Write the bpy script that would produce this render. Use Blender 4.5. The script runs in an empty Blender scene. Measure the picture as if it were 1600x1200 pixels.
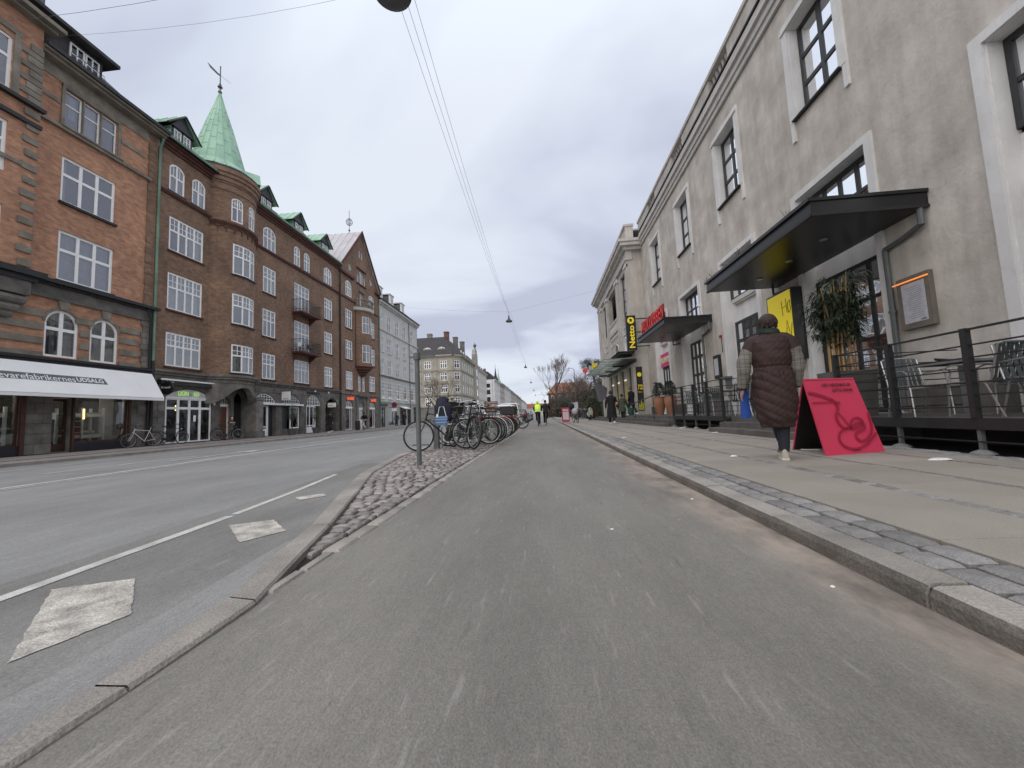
import bpy, math, random
from math import sin, cos, pi, radians, sqrt, atan2
from mathutils import Vector, Matrix, Euler
random.seed(7)
SC = bpy.context.scene
COL = SC.collection
# ------------------------------------------------------------------ camera, sky, sun, exposure
cd = bpy.data.cameras.new('camera'); cam = bpy.data.objects.new('camera', cd); COL.objects.link(cam); SC.camera = cam
cd.sensor_width = 36.0; cd.lens = 13.5; cd.clip_start = 0.05; cd.clip_end = 6000
def camera_axes(vx=850., vy=648., roll=2.5, f=600.):
    d = Vector(((vx-800)/f, (vy-600)/f, 1.)).normalized()
    h = Vector((cos(radians(roll)), -sin(radians(roll)), 0.))
    X = (h - d*h.dot(d)).normalized()
    return X, d, X.cross(d)
_X, _D, _U = camera_axes()
R = [_X, _D, _U]
cam.matrix_world = Matrix(((R[0][0], -R[0][1], -R[0][2], 0), (R[1][0], -R[1][1], -R[1][2], 0), (R[2][0], -R[2][1], -R[2][2], .76), (0, 0, 0, 1)))
W = bpy.data.worlds.new('World'); SC.world = W; W.use_nodes = True
nt = W.node_tree; nt.nodes.clear()
def N(t, **k):
    n = nt.nodes.new(t)
    for a, b in k.items(): setattr(n, a, b)
    return n
wo = N('ShaderNodeOutputWorld'); mixs = N('ShaderNodeMixShader')
sky = N('ShaderNodeTexSky', sky_type='NISHITA', sun_disc=False)
SUN_EL, SUN_ROT = radians(40), radians(-160)
sky.sun_elevation = SUN_EL; sky.sun_rotation = SUN_ROT
b1 = N('ShaderNodeBackground'); b1.inputs[1].default_value = .1; nt.links.new(sky.outputs[0], b1.inputs[0])
tc = N('ShaderNodeTexCoord'); sep = N('ShaderNodeSeparateXYZ'); nt.links.new(tc.outputs['Generated'], sep.inputs[0])
# clouds: project the view direction on a high flat layer so that banks flatten towards the horizon
ad = N('ShaderNodeMath', operation='ADD'); ad.inputs[1].default_value = .30; nt.links.new(sep.outputs[2], ad.inputs[0])
mx_ = N('ShaderNodeMath', operation='MAXIMUM'); mx_.inputs[1].default_value = .08; nt.links.new(ad.outputs[0], mx_.inputs[0])
dx = N('ShaderNodeMath', operation='DIVIDE'); dy = N('ShaderNodeMath', operation='DIVIDE')
nt.links.new(sep.outputs[0], dx.inputs[0]); nt.links.new(mx_.outputs[0], dx.inputs[1]); nt.links.new(sep.outputs[1], dy.inputs[0]); nt.links.new(mx_.outputs[0], dy.inputs[1])
cmb = N('ShaderNodeCombineXYZ'); nt.links.new(dx.outputs[0], cmb.inputs[0]); nt.links.new(dy.outputs[0], cmb.inputs[1])
mp = N('ShaderNodeMapping'); mp.inputs['Scale'].default_value = (.55, 1.0, 1); mp.inputs['Location'].default_value = (16.546, -14.501, 5.005); nt.links.new(cmb.outputs[0], mp.inputs[0])
n1 = N('ShaderNodeTexNoise'); n1.inputs['Scale'].default_value = 1.5; n1.inputs['Detail'].default_value = 5; n1.inputs['Roughness'].default_value = .48; n1.inputs['Distortion'].default_value = .35
n2 = N('ShaderNodeTexNoise'); n2.inputs['Scale'].default_value = .55; n2.inputs['Detail'].default_value = 3
nt.links.new(mp.outputs[0], n1.inputs[0]); nt.links.new(mp.outputs[0], n2.inputs[0])
r1 = N('ShaderNodeValToRGB'); e = r1.color_ramp.elements
e[0].position = .40; e[0].color = (.42, .435, .56, 1); e[1].position = .585; e[1].color = (.75, .79, .865, 1)
m_ = r1.color_ramp.elements.new(.47); m_.color = (.585, .625, .735, 1)
nt.links.new(n1.outputs[0], r1.inputs[0])
r2 = N('ShaderNodeValToRGB'); e = r2.color_ramp.elements
e[0].position = .35; e[0].color = (.555, .635, .735, 1); e[1].position = .62; e[1].color = (.69, .705, .80, 1)
nt.links.new(n2.outputs[0], r2.inputs[0])
mc = N('ShaderNodeMix', data_type='RGBA'); mc.inputs[0].default_value = .28
nt.links.new(r1.outputs[0], mc.inputs[6]); nt.links.new(r2.outputs[0], mc.inputs[7])
# an overcast sky is brighter towards the zenith
el = N('ShaderNodeFloatCurve'); cv_ = el.mapping.curves[0]
for i_, (a_, b_) in enumerate(((0, .435), (.35, .462), (.7, .50), (1., .75))):
    if i_ in (0,): cv_.points[0].location = (a_, b_)
    elif i_ == 3: cv_.points[-1].location = (a_, b_)
    else: cv_.points.new(a_, b_)
el.mapping.update(); nt.links.new(sep.outputs[2], el.inputs['Value'])
el2 = N('ShaderNodeMath', operation='MULTIPLY'); el2.inputs[1].default_value = 2.; nt.links.new(el.outputs[0], el2.inputs[0]); el = el2
b2 = N('ShaderNodeBackground'); nt.links.new(mc.outputs[2], b2.inputs[0]); nt.links.new(el.outputs[0], b2.inputs[1])
mixs.inputs[0].default_value = .93
nt.links.new(b1.outputs[0], mixs.inputs[1]); nt.links.new(b2.outputs[0], mixs.inputs[2]); nt.links.new(mixs.outputs[0], wo.inputs[0])
sl = bpy.data.lights.new('sun', 'SUN'); sl.energy = 1.5; sl.angle = radians(100); sl.color = (1, .93, .84)
so = bpy.data.objects.new('sun', sl); COL.objects.link(so)
so.rotation_euler = Vector((sin(SUN_ROT)*cos(SUN_EL), cos(SUN_ROT)*cos(SUN_EL), sin(SUN_EL))).to_track_quat('Z', 'Y').to_euler()
so.location = (0, 0, 60)
vs = SC.view_settings; vs.view_transform = 'Standard'; vs.look = 'None'; vs.exposure = .34; vs.gamma = 1; vs.use_curve_mapping = False
SC.cycles.max_bounces = 6; SC.cycles.transparent_max_bounces = 12

# ------------------------------------------------------------------ materials
MATS = {}
def mat(name, col, rough=.7, var=.12, scale=2., bump=0., bscale=40., metal=0., spec=.5, col2=None, stretch=(1, 1, 1), island=0., coat=0., detail=4, speck=0.):
    if name in MATS: return MATS[name]
    m = bpy.data.materials.new(name); m.use_nodes = True; t = m.node_tree
    b = t.nodes['Principled BSDF']; L = t.links.new
    b.inputs['Roughness'].default_value = rough; b.inputs['Metallic'].default_value = metal
    b.inputs['Specular IOR Level'].default_value = spec; b.inputs['Coat Weight'].default_value = coat
    tc = t.nodes.new('ShaderNodeTexCoord'); mp = t.nodes.new('ShaderNodeMapping'); mp.inputs['Scale'].default_value = stretch
    L(tc.outputs['Object'], mp.inputs[0])
    no = t.nodes.new('ShaderNodeTexNoise'); no.inputs['Scale'].default_value = scale; no.inputs['Detail'].default_value = detail; no.inputs['Roughness'].default_value = .6
    L(mp.outputs[0], no.inputs[0])
    rp = t.nodes.new('ShaderNodeValToRGB'); e = rp.color_ramp.elements
    c2 = col2 or tuple(c*(1+var) for c in col); c1 = tuple(c*(1-var) for c in col) if not col2 else col
    e[0].position = .33; e[0].color = (*c1, 1); e[1].position = .67; e[1].color = (*c2, 1)
    L(no.outputs[0], rp.inputs[0]); out = rp.outputs[0]
    if island:
        g = t.nodes.new('ShaderNodeNewGeometry'); oi = t.nodes.new('ShaderNodeObjectInfo')
        a = t.nodes.new('ShaderNodeMath'); a.operation = 'ADD'; L(g.outputs['Random Per Island'], a.inputs[0]); L(oi.outputs['Random'], a.inputs[1])
        f = t.nodes.new('ShaderNodeMath'); f.operation = 'FRACT'; L(a.outputs[0], f.inputs[0])
        mr = t.nodes.new('ShaderNodeMapRange'); mr.inputs[3].default_value = 1-island; mr.inputs[4].default_value = 1+island; L(f.outputs[0], mr.inputs[0])
        mm = t.nodes.new('ShaderNodeVectorMath'); mm.operation = 'SCALE'; L(out, mm.inputs[0]); L(mr.outputs[0], mm.inputs['Scale']); out = mm.outputs[0]
    if speck:
        vn = t.nodes.new('ShaderNodeTexNoise'); vn.inputs['Scale'].default_value = 130; vn.inputs['Detail'].default_value = 2; L(mp.outputs[0], vn.inputs[0])
        mr = t.nodes.new('ShaderNodeMapRange'); mr.inputs[1].default_value = .3; mr.inputs[2].default_value = .7; mr.inputs[3].default_value = 1-speck; mr.inputs[4].default_value = 1+speck; L(vn.outputs[0], mr.inputs[0])
        mm = t.nodes.new('ShaderNodeVectorMath'); mm.operation = 'SCALE'; L(out, mm.inputs[0]); L(mr.outputs[0], mm.inputs['Scale']); out = mm.outputs[0]
    L(out, b.inputs['Base Color'])
    if bump:
        bn = t.nodes.new('ShaderNodeTexNoise'); bn.inputs['Scale'].default_value = bscale; bn.inputs['Detail'].default_value = 5; L(mp.outputs[0], bn.inputs[0])
        bp = t.nodes.new('ShaderNodeBump'); bp.inputs['Strength'].default_value = bump; bp.inputs['Distance'].default_value = .02; L(bn.outputs[0], bp.inputs['Height']); L(bp.outputs[0], b.inputs['Normal'])
    MATS[name] = m; return m
def brick_mat(name, c1, c2, mortar, bw=.24, bh=.075, dirt=.25):
    m = bpy.data.materials.new(name); m.use_nodes = True; t = m.node_tree; b = t.nodes['Principled BSDF']; L = t.links.new
    b.inputs['Roughness'].default_value = .85
    tc = t.nodes.new('ShaderNodeTexCoord'); s = t.nodes.new('ShaderNodeSeparateXYZ'); c = t.nodes.new('ShaderNodeCombineXYZ'); L(tc.outputs['Object'], s.inputs[0])
    ax = t.nodes.new('ShaderNodeMath'); ax.operation = 'ADD'; L(s.outputs[1], ax.inputs[0]); L(s.outputs[0], ax.inputs[1])
    L(ax.outputs[0], c.inputs[0]); L(s.outputs[2], c.inputs[1])
    br = t.nodes.new('ShaderNodeTexBrick'); br.inputs['Scale'].default_value = 1; br.inputs['Brick Width'].default_value = bw; br.inputs['Row Height'].default_value = bh
    br.inputs['Mortar Size'].default_value = .008; br.inputs['Mortar Smooth'].default_value = .3; br.inputs['Bias'].default_value = -.1
    br.inputs['Color1'].default_value = (*c1, 1); br.inputs['Color2'].default_value = (*c2, 1); br.inputs['Mortar'].default_value = (*mortar, 1); L(c.outputs[0], br.inputs[0])
    no = t.nodes.new('ShaderNodeTexNoise'); no.inputs['Scale'].default_value = .45; no.inputs['Detail'].default_value = 8; no.inputs['Roughness'].default_value = .68; L(tc.outputs['Object'], no.inputs[0])
    n3 = t.nodes.new('ShaderNodeTexNoise'); n3.inputs['Scale'].default_value = 3.5; n3.inputs['Detail'].default_value = 6
    mp = t.nodes.new('ShaderNodeMapping'); mp.inputs['Scale'].default_value = (1, 1, 1.7); L(tc.outputs['Object'], mp.inputs[0]); L(mp.outputs[0], n3.inputs[0])
    mr = t.nodes.new('ShaderNodeMapRange'); mr.inputs[1].default_value = .3; mr.inputs[2].default_value = .7; mr.inputs[3].default_value = 1-dirt; mr.inputs[4].default_value = 1+dirt; L(no.outputs[0], mr.inputs[0])
    m3 = t.nodes.new('ShaderNodeMapRange'); m3.inputs[1].default_value = .3; m3.inputs[2].default_value = .7; m3.inputs[3].default_value = .78; m3.inputs[4].default_value = 1.22; L(n3.outputs[0], m3.inputs[0])
    v1 = t.nodes.new('ShaderNodeVectorMath'); v1.operation = 'SCALE'; L(br.outputs[0], v1.inputs[0]); L(mr.outputs[0], v1.inputs['Scale'])
    v2 = t.nodes.new('ShaderNodeVectorMath'); v2.operation = 'SCALE'; L(v1.outputs[0], v2.inputs[0]); L(m3.outputs[0], v2.inputs['Scale']); L(v2.outputs[0], b.inputs['Base Color'])
    bp = t.nodes.new('ShaderNodeBump'); bp.inputs['Strength'].default_value = .5; bp.inputs['Distance'].default_value = .01; bp.invert = True; L(br.outputs['Fac'], bp.inputs['Height']); L(bp.outputs[0], b.inputs['Normal'])
    return m
def glass_mat(name, refl=.25, tint=(.75, .8, .82), rough=.02, body=(.03, .035, .04), trans=.75):
    """a pane: part mirror, part see-through, part tinted body"""
    m = bpy.data.materials.new(name); m.use_nodes = True; t = m.node_tree; t.nodes.clear(); L = t.links.new
    o = t.nodes.new('ShaderNodeOutputMaterial'); g = t.nodes.new('ShaderNodeBsdfGlossy'); g.inputs['Roughness'].default_value = rough; g.inputs[0].default_value = (.95, .97, 1, 1)
    tr = t.nodes.new('ShaderNodeBsdfTransparent'); tr.inputs[0].default_value = (*tint, 1)
    df = t.nodes.new('ShaderNodeBsdfTranslucent' if name == 'canopy glass' else 'ShaderNodeBsdfDiffuse'); df.inputs[0].default_value = (*body, 1)
    m1 = t.nodes.new('ShaderNodeMixShader'); m1.inputs[0].default_value = trans; L(df.outputs[0], m1.inputs[1]); L(tr.outputs[0], m1.inputs[2])
    fr = t.nodes.new('ShaderNodeFresnel'); fr.inputs[0].default_value = 1.5
    a = t.nodes.new('ShaderNodeMath'); a.operation = 'ADD'; a.use_clamp = True; a.inputs[1].default_value = refl; L(fr.outputs[0], a.inputs[0])
    no = t.nodes.new('ShaderNodeTexNoise'); no.inputs['Scale'].default_value = 1.3; tc = t.nodes.new('ShaderNodeTexCoord'); L(tc.outputs['Object'], no.inputs[0])
    bp = t.nodes.new('ShaderNodeBump'); bp.inputs['Strength'].default_value = .06; bp.inputs['Distance'].default_value = .1; L(no.outputs[0], bp.inputs['Height']); L(bp.outputs[0], g.inputs['Normal'])
    m2 = t.nodes.new('ShaderNodeMixShader'); L(a.outputs[0], m2.inputs[0]); L(m1.outputs[0], m2.inputs[1]); L(g.outputs[0], m2.inputs[2]); L(m2.outputs[0], o.inputs[0])
    return m
def emit_mat(name, col, strength=1.):
    m = bpy.data.materials.new(name); m.use_nodes = True; b = m.node_tree.nodes['Principled BSDF']
    b.inputs['Base Color'].default_value = (*col, 1); b.inputs['Emission Color'].default_value = (*col, 1); b.inputs['Emission Strength'].default_value = strength
    return m

# ------------------------------------------------------------------ frames of reference (u along the wall, n outwards, z up)
class Fr:
    def __init__(s, o, U, Nn): s.o = Vector(o); s.U = Vector(U); s.N = Vector(Nn); s.step = 1e9
    def p(s, u, n, z): return s.o + s.U*u + s.N*n + Vector((0, 0, z))
class Pol:
    def __init__(s, c, r, step=radians(8)): s.c = Vector(c); s.r = r; s.step = step
    def p(s, u, n, z): return s.c + Vector(((s.r+n)*cos(u), (s.r+n)*sin(u), z))
LEFT = Fr((-20, 0, 0), (0, 1, 0), (1, 0, 0))
RIGHT = Fr((6.8, 0, 0), (0, 1, 0), (-1, 0, 0))
IDF = Fr((0, 0, 0), (1, 0, 0), (0, 1, 0))

class MB:
    def __init__(s): s.v = []; s.f = []
    def quad(s, *pts):
        i = len(s.v); s.v += [Vector(p) for p in pts]; s.f.append(tuple(range(i, i+len(pts))))
    def hexa(s, p):            # 8 corners: bottom ring 0-3, top ring 4-7
        i = len(s.v); s.v += [Vector(q) for q in p]
        for a in ((3, 2, 1, 0), (4, 5, 6, 7), (0, 1, 5, 4), (1, 2, 6, 5), (2, 3, 7, 6), (3, 0, 4, 7)): s.f.append(tuple(i+k for k in a))
    def box(s, fr, u0, u1, n0, n1, z0, z1):
        k = max(1, int(math.ceil(abs(u1-u0)/fr.step-1e-6))); du = (u1-u0)/k
        for j in range(k):
            a, b = u0+du*j, u0+du*(j+1); P = fr.p
            s.hexa([P(a, n0, z0), P(b, n0, z0), P(b, n1, z0), P(a, n1, z0), P(a, n0, z1), P(b, n0, z1), P(b, n1, z1), P(a, n1, z1)])
        return s
    def bevbox(s, cx, cy, z0, z1, hx, hy, bev, rot=0, jit=0, dome=0.):
        """box with a chamfered top, centred on cx, cy"""
        i = len(s.v); c, sn = cos(rot), sin(rot)
        def P(x, y, z): s.v.append(Vector((cx+x*c-y*sn, cy+x*sn+y*c, z)))
        J = [(random.uniform(-jit, jit), random.uniform(-jit, jit)) for _ in range(4)]
        sg = [(-1, -1), (1, -1), (1, 1), (-1, 1)]
        for (a, b), j in zip(sg, J): P(a*hx+j[0], b*hy+j[1], z0)
        for (a, b), j in zip(sg, J): P(a*hx+j[0], b*hy+j[1], z1-bev)
        for (a, b), j in zip(sg, J): P(a*(hx-bev)+j[0], b*(hy-bev)+j[1], z1)
        for q in range(4):
            r = (q+1) % 4
            s.f.append((i+q, i+r, i+4+r, i+4+q)); s.f.append((i+4+q, i+4+r, i+8+r, i+8+q))
        if dome:
            P(0, 0, z1+dome); 
            for q in range(4): s.f.append((i+8+q, i+8+(q+1) % 4, i+12))
        else: s.f.append((i+8, i+9, i+10, i+11))
        return s
    def poly(s, fr, pts, n0, n1, cap=True):     # pts (u,z) extruded along n
        i = len(s.v); k = len(pts)
        s.v += [fr.p(u, n0, z) for u, z in pts]+[fr.p(u, n1, z) for u, z in pts]
        if cap: s.f.append(tuple(i+j for j in range(k))); s.f.append(tuple(i+k+j for j in reversed(range(k))))
        for j in range(k): r = (j+1) % k; s.f.append((i+j, i+k+j, i+k+r, i+r))
        return s
    def strip(s, fr, pts, n):                   # flat polygon at n
        s.quad(*[fr.p(u, n, z) for u, z in pts])
    def tube(s, pts, r, seg=8, closed=False, cap=True, flat=1.):
        pts = [Vector(p) for p in pts]; n = len(pts); rs = r if isinstance(r, (list, tuple)) else [r]*n
        i = len(s.v); up = None
        for k, p in enumerate(pts):
            a = pts[k-1] if (k or closed) else p; b = pts[(k+1) % n] if (k < n-1 or closed) else p
            d = (b-a); d = d.normalized() if d.length > 1e-9 else Vector((0, 0, 1))
            if up is None: up = Vector((0, 0, 1)) if abs(d.z) < .9 else Vector((1, 0, 0))
            x = d.cross(up)
            if x.length < 1e-6: x = d.cross(Vector((0, 1, 0)))
            x.normalize(); y = x.cross(d).normalized(); up = y
            for q in range(seg):
                t = 2*pi*q/seg; s.v.append(p+x*cos(t)*rs[k]+y*sin(t)*rs[k]*flat)
        for k in range(n if closed else n-1):
            a = i+k*seg; b = i+((k+1) % n)*seg
            for q in range(seg): r2 = (q+1) % seg; s.f.append((a+q, a+r2, b+r2, b+q))
        if cap and not closed:
            s.f.append(tuple(i+q for q in reversed(range(seg)))); s.f.append(tuple(i+(n-1)*seg+q for q in range(seg)))
        return s
    def loft(s, rings, cap=True):               # rings: lists of equal length
        i = len(s.v); k = len(rings[0])
        for r in rings: s.v += [Vector(p) for p in r]
        for a in range(len(rings)-1):
            for q in range(k): r = (q+1) % k; s.f.append((i+a*k+q, i+a*k+r, i+(a+1)*k+r, i+(a+1)*k+q))
        if cap: s.f.append(tuple(i+q for q in reversed(range(k)))); s.f.append(tuple(i+(len(rings)-1)*k+q for q in range(k)))
        return s
    def lathe(s, prof, c=(0, 0, 0), seg=16, a0=0, a1=2*pi):
        c = Vector(c); i = len(s.v); full = abs(a1-a0-2*pi) < 1e-6; m = seg if full else seg+1
        for r, z in prof:
            for q in range(m): t = a0+(a1-a0)*q/seg; s.v.append(c+Vector((r*cos(t), r*sin(t), z)))
        for a in range(len(prof)-1):
            for q in range(seg):
                r2 = (q+1) % m; s.f.append((i+a*m+q, i+a*m+r2, i+(a+1)*m+r2, i+(a+1)*m+q))
        return s
    def ball(s, c, r, seg=10, sx=1, sy=1, sz=1):
        c = Vector(c); rings = []
        k = max(4, seg//2)
        for a in range(k+1):
            t = -pi/2+pi*a/k; rr = max(cos(t), .02)
            rings.append([c+Vector((r*sx*rr*cos(2*pi*q/seg), r*sy*rr*sin(2*pi*q/seg), r*sz*sin(t))) for q in range(seg)])
        return s.loft(rings)
    def torus(s, c, R_, r, axis='y', seg=32, sub=6):
        c = Vector(c); pts = []
        for q in range(seg):
            t = 2*pi*q/seg
            d = Vector((cos(t), 0, sin(t))) if axis == 'y' else (Vector((cos(t), sin(t), 0)) if axis == 'z' else Vector((0, cos(t), sin(t))))
            pts.append(c+d*R_)
        return s.tube(pts, r, sub, closed=True)
    def mesh(s, name, m, off=None, smooth=False):
        me = bpy.data.meshes.new(name); o = off or Vector()
        me.from_pydata([tuple(v-o) for v in s.v], [], s.f); me.materials.append(m)
        if smooth: me.polygons.foreach_set('use_smooth', [True]*len(me.polygons))
        me.update(); return me
    def build(s, name, m, parent=None, smooth=False, local=False, **tags):
        off = Vector()
        p = parent
        while p and not local: off += p.location; p = p.parent
        o = bpy.data.objects.new(name, s.mesh(name, m, off, smooth)); COL.objects.link(o); o.parent = parent
        for k, v in tags.items(): o[k] = v
        if smooth:
            try: o.data.set_sharp_from_angle(angle=radians(40))
            except Exception: pass
        return o
def thing(name, label, cat, loc=(0, 0, 0), rz=0, group=None):
    o = bpy.data.objects.new(name, None); COL.objects.link(o); o.location = loc; o.rotation_euler = (0, 0, rz); o.empty_display_size = .2
    o['label'] = label; o['category'] = cat
    if group: o['group'] = group
    return o
def tag(o, label, cat, group=None):
    o['label'] = label; o['category'] = cat
    if group: o['group'] = group
    return o
def inst(me, name, parent, loc=(0, 0, 0), rot=(0, 0, 0), sc=(1, 1, 1)):
    o = bpy.data.objects.new(name, me); COL.objects.link(o); o.parent = parent; o.location = loc; o.rotation_euler = rot; o.scale = sc; return o
def copy_tree(o, parent=None):
    c = o.copy(); COL.objects.link(c); c.parent = parent
    for ch in list(o.children): copy_tree(ch, c)
    return c
def text(s, name, m, parent, o, xd, yd, w, h, depth=.01, bold=0., local=False, **tags):
    cu = bpy.data.curves.new('t', 'FONT'); cu.body = s; cu.size = 1; cu.extrude = .5; cu.offset = bold; cu.resolution_u = 3
    to = bpy.data.objects.new('t', cu); me = bpy.data.meshes.new_from_object(to)
    xs = [v.co.x for v in me.vertices]; ys = [v.co.y for v in me.vertices]
    x0, x1, y0, y1 = min(xs), max(xs), min(ys), max(ys)
    xd = Vector(xd).normalized(); yd = Vector(yd).normalized(); zd = xd.cross(yd); o = Vector(o); off = Vector(); p = parent
    while p and not local: off += p.location; p = p.parent
    for v in me.vertices:
        c = v.co; v.co = o-off+xd*((c.x-x0)/(x1-x0)*w)+yd*((c.y-y0)/(y1-y0)*h)+zd*((c.z+.5)*depth)
    me.name = name; me.materials.clear(); me.materials.append(m)
    ob = bpy.data.objects.new(name, me); COL.objects.link(ob); ob.parent = parent
    bpy.data.objects.remove(to); bpy.data.curves.remove(cu)
    for k, v in tags.items(): ob[k] = v
    return ob

# ------------------------------------------------------------------ facade tools
def arc_top(ua, ub, zb, rise, k=10):
    """points of the arch from left spring to right spring"""
    if rise <= 0: return [(ua, zb), (ub, zb)]
    w = (ub-ua)/2; uc = (ua+ub)/2
    if rise >= w*.98: return [(uc-w*cos(pi*i/k), zb-rise+rise*sin(pi*i/k)) for i in range(k+1)]
    Rr = (w*w+rise*rise)/(2*rise); a = math.asin(w/Rr)
    return [(uc+Rr*sin(-a+2*a*i/k), zb-Rr+Rr*cos(-a+2*a*i/k)) for i in range(k+1)]
def arc_z(ua, ub, zb, rise, u):
    if rise <= 0: return zb
    w = (ub-ua)/2; uc = (ua+ub)/2; x = min(abs(u-uc), w)
    if rise >= w*.98: return zb-rise+rise*sqrt(max(0, 1-(x/w)**2))
    Rr = (w*w+rise*rise)/(2*rise); return zb-Rr+sqrt(max(0, Rr*Rr-x*x))
def facade(fr, u0, u1, z0, z1, ops, m, parent, name='wall', depth=.2, n=0., gable=None):
    mb = MB()
    us = sorted({u0, u1, *[o[0] for o in ops], *[o[1] for o in ops]}); zs = sorted({z0, z1, *[o[2] for o in ops], *[o[3] for o in ops]})
    us = [u for u in us if u0-1e-6 <= u <= u1+1e-6]
    if fr.step < 10:
        nu = [us[0]]
        for a, b in zip(us, us[1:]):
            k = max(1, int(math.ceil((b-a)/fr.step-1e-6))); nu += [a+(b-a)*j/k for j in range(1, k+1)]
        us = nu
    for a, b in zip(us, us[1:]):
        uc = (a+b)/2; run = None
        for c, d in zip(zs, zs[1:]):
            zc = (c+d)/2; hole = any(o[0] < uc < o[1] and o[2] < zc < o[3] for o in ops)
            if hole:
                if run: mb.quad(fr.p(a, n, run[0]), fr.p(b, n, run[0]), fr.p(b, n, run[1]), fr.p(a, n, run[1])); run = None
            else: run = (run[0], d) if run else (c, d)
        if run: mb.quad(fr.p(a, n, run[0]), fr.p(b, n, run[0]), fr.p(b, n, run[1]), fr.p(a, n, run[1]))
    for o in ops:
        a, b, c, d = o[:4]; rise = o[4] if len(o) > 4 else 0
        top = arc_top(a, b, d, rise)
        if fr.step < 10 and rise <= 0:
            k = max(1, int(math.ceil((b-a)/fr.step-1e-6))); top = [(a+(b-a)*j/k, d) for j in range(k+1)]
        m_ = n-depth; uc = (a+b)/2
        for (p, q) in zip(top, top[1:]):
            mb.quad(fr.p(p[0], n, p[1]), fr.p(q[0], n, q[1]), fr.p(q[0], m_, q[1]), fr.p(p[0], m_, p[1]))
            if rise > 0:
                if q[0] <= uc+1e-6: mb.quad(fr.p(a, n, d), fr.p(p[0], n, p[1]), fr.p(q[0], n, q[1]))
                else: mb.quad(fr.p(b, n, d), fr.p(p[0], n, p[1]), fr.p(q[0], n, q[1]))
        zl = top[0][1]; zr = top[-1][1]
        mb.quad(fr.p(a, n, c), fr.p(a, n, zl), fr.p(a, m_, zl), fr.p(a, m_, c))
        mb.quad(fr.p(b, n, c), fr.p(b, n, zr), fr.p(b, m_, zr), fr.p(b, m_, c))
        ks = [(a+(b-a)*j/4) for j in range(5)] if fr.step < 10 else [a, b]
        for p, q in zip(ks, ks[1:]): mb.quad(fr.p(p, n, c), fr.p(q, n, c), fr.p(q, m_, c), fr.p(p, m_, c))
    if gable:
        mb.strip(fr, gable, n)
    return mb.build(name, m, parent)
def window(fr, ua, ub, za, zb, cols, rows, parent, fm, gm, rise=0, n=-.14, fw=.07, mw=.055, sub=None, curt=None, name='window', dep=.07, split=True, pname='pane', open_l=False):
    """frame with mullions and transoms; each light is a pane of its own"""
    g = 0.0 if fr.step > 10 else 0
    s = 1. if fr.step > 10 else 1/fr.r      # polar frames measure u in radians
    fu, mu = fw*s, mw*s; mb = MB(); zt = lambda u: arc_z(ua, ub, zb, rise, u); n0, n1 = n-dep, n
    if rise <= 0:
        mb.box(fr, ua, ua+fu, n0, n1, za, zb); mb.box(fr, ub-fu, ub, n0, n1, za, zb); mb.box(fr, ua+fu, ub-fu, n0, n1, zb-fw, zb)
    else:
        zs_ = arc_top(ua, ub, zb, rise)[0][1]
        mb.box(fr, ua, ua+fu, n0, n1, za, zs_); mb.box(fr, ub-fu, ub, n0, n1, za, zs_)
        o_ = arc_top(ua, ub, zb, rise); i_ = arc_top(ua+fu, ub-fu, zb-fw, max(rise-fw*.2, .02)); i_[0] = (ua+fu, o_[0][1]-.02); i_[-1] = (ub-fu, o_[0][1]-.02)
        for k in range(len(o_)-1): mb.poly(fr, [i_[k], o_[k], o_[k+1], i_[k+1]], n0, n1)
    mb.box(fr, ua+fu, ub-fu, n0, n1, za, za+fw)
    ue = [ua+fu+(ub-ua-2*fu)*k/cols for k in range(cols+1)] if isinstance(cols, int) else [ua+fu+(ub-ua-2*fu)*c for c in cols]
    tot = sum(rows); ze = [za+fw]
    for r in rows: ze.append(ze[-1]+(zb-za-2*fw)*r/tot)
    for u in ue[1:-1]: mb.box(fr, u-mu/2, u+mu/2, n0+.004, n1-.004, za+fw, zt(u)-fw)
    for z in ze[1:-1]: mb.box(fr, ua+fu, ub-fu, n0+.008, n1-.008, z-mw/2, z+mw/2)
    if sub:                                   # thin glazing bars in the top lights: (nx, ny[, row index])
        zr0, zr1 = (ze[-2], ze[-1]) if len(sub) < 3 else (ze[sub[2]], ze[sub[2]+1])
        for a, b in zip(ue, ue[1:]):
            for k in range(1, sub[0]): u = a+(b-a)*k/sub[0]; mb.box(fr, u-.016*s, u+.016*s, n0+.02, n1-.02, zr0, min(zr1, zt(u)-fw))
        for k in range(1, sub[1]): z = zr0+(zr1-zr0)*k/sub[1]; mb.box(fr, ua+fu, ub-fu, n0+.02, n1-.02, z-.016, z+.016)
    w = mb.build(name, fm, parent)
    if split:
        for a, b in zip(ue, ue[1:]):
            for j, (c, d) in enumerate(zip(ze, ze[1:])):
                pm = MB(); last = j == len(ze)-2
                nn = n0+dep*.5
                if last and rise > 0:
                    us = [a+(b-a)*k/5 for k in range(6)]
                    pm.quad(fr.p(a, nn, c), fr.p(b, nn, c), *[fr.p(u, nn, zt(u)-.01) for u in reversed(us)])
                else: pm.quad(fr.p(a, nn, c), fr.p(b, nn, c), fr.p(b, nn, d), fr.p(a, nn, d))
                pm.build(pname, gm, w)
    else:
        pm = MB(); nn = n0+dep*.5
        if rise > 0: pm.quad(fr.p(ua+fu, nn, za+fw), fr.p(ub-fu, nn, za+fw), *[fr.p(u, nn, z-.01) for u, z in reversed(arc_top(ua+fu, ub-fu, zb-fw, rise*.9))])
        else:
            k = 1 if fr.step > 10 else 4
            for q in range(k): a, b = ua+(ub-ua)*q/k, ua+(ub-ua)*(q+1)/k; pm.quad(fr.p(a, nn, za+fw), fr.p(b, nn, za+fw), fr.p(b, nn, zb-fw), fr.p(a, nn, zb-fw))
        pm.build(pname, gm, w)
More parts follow.
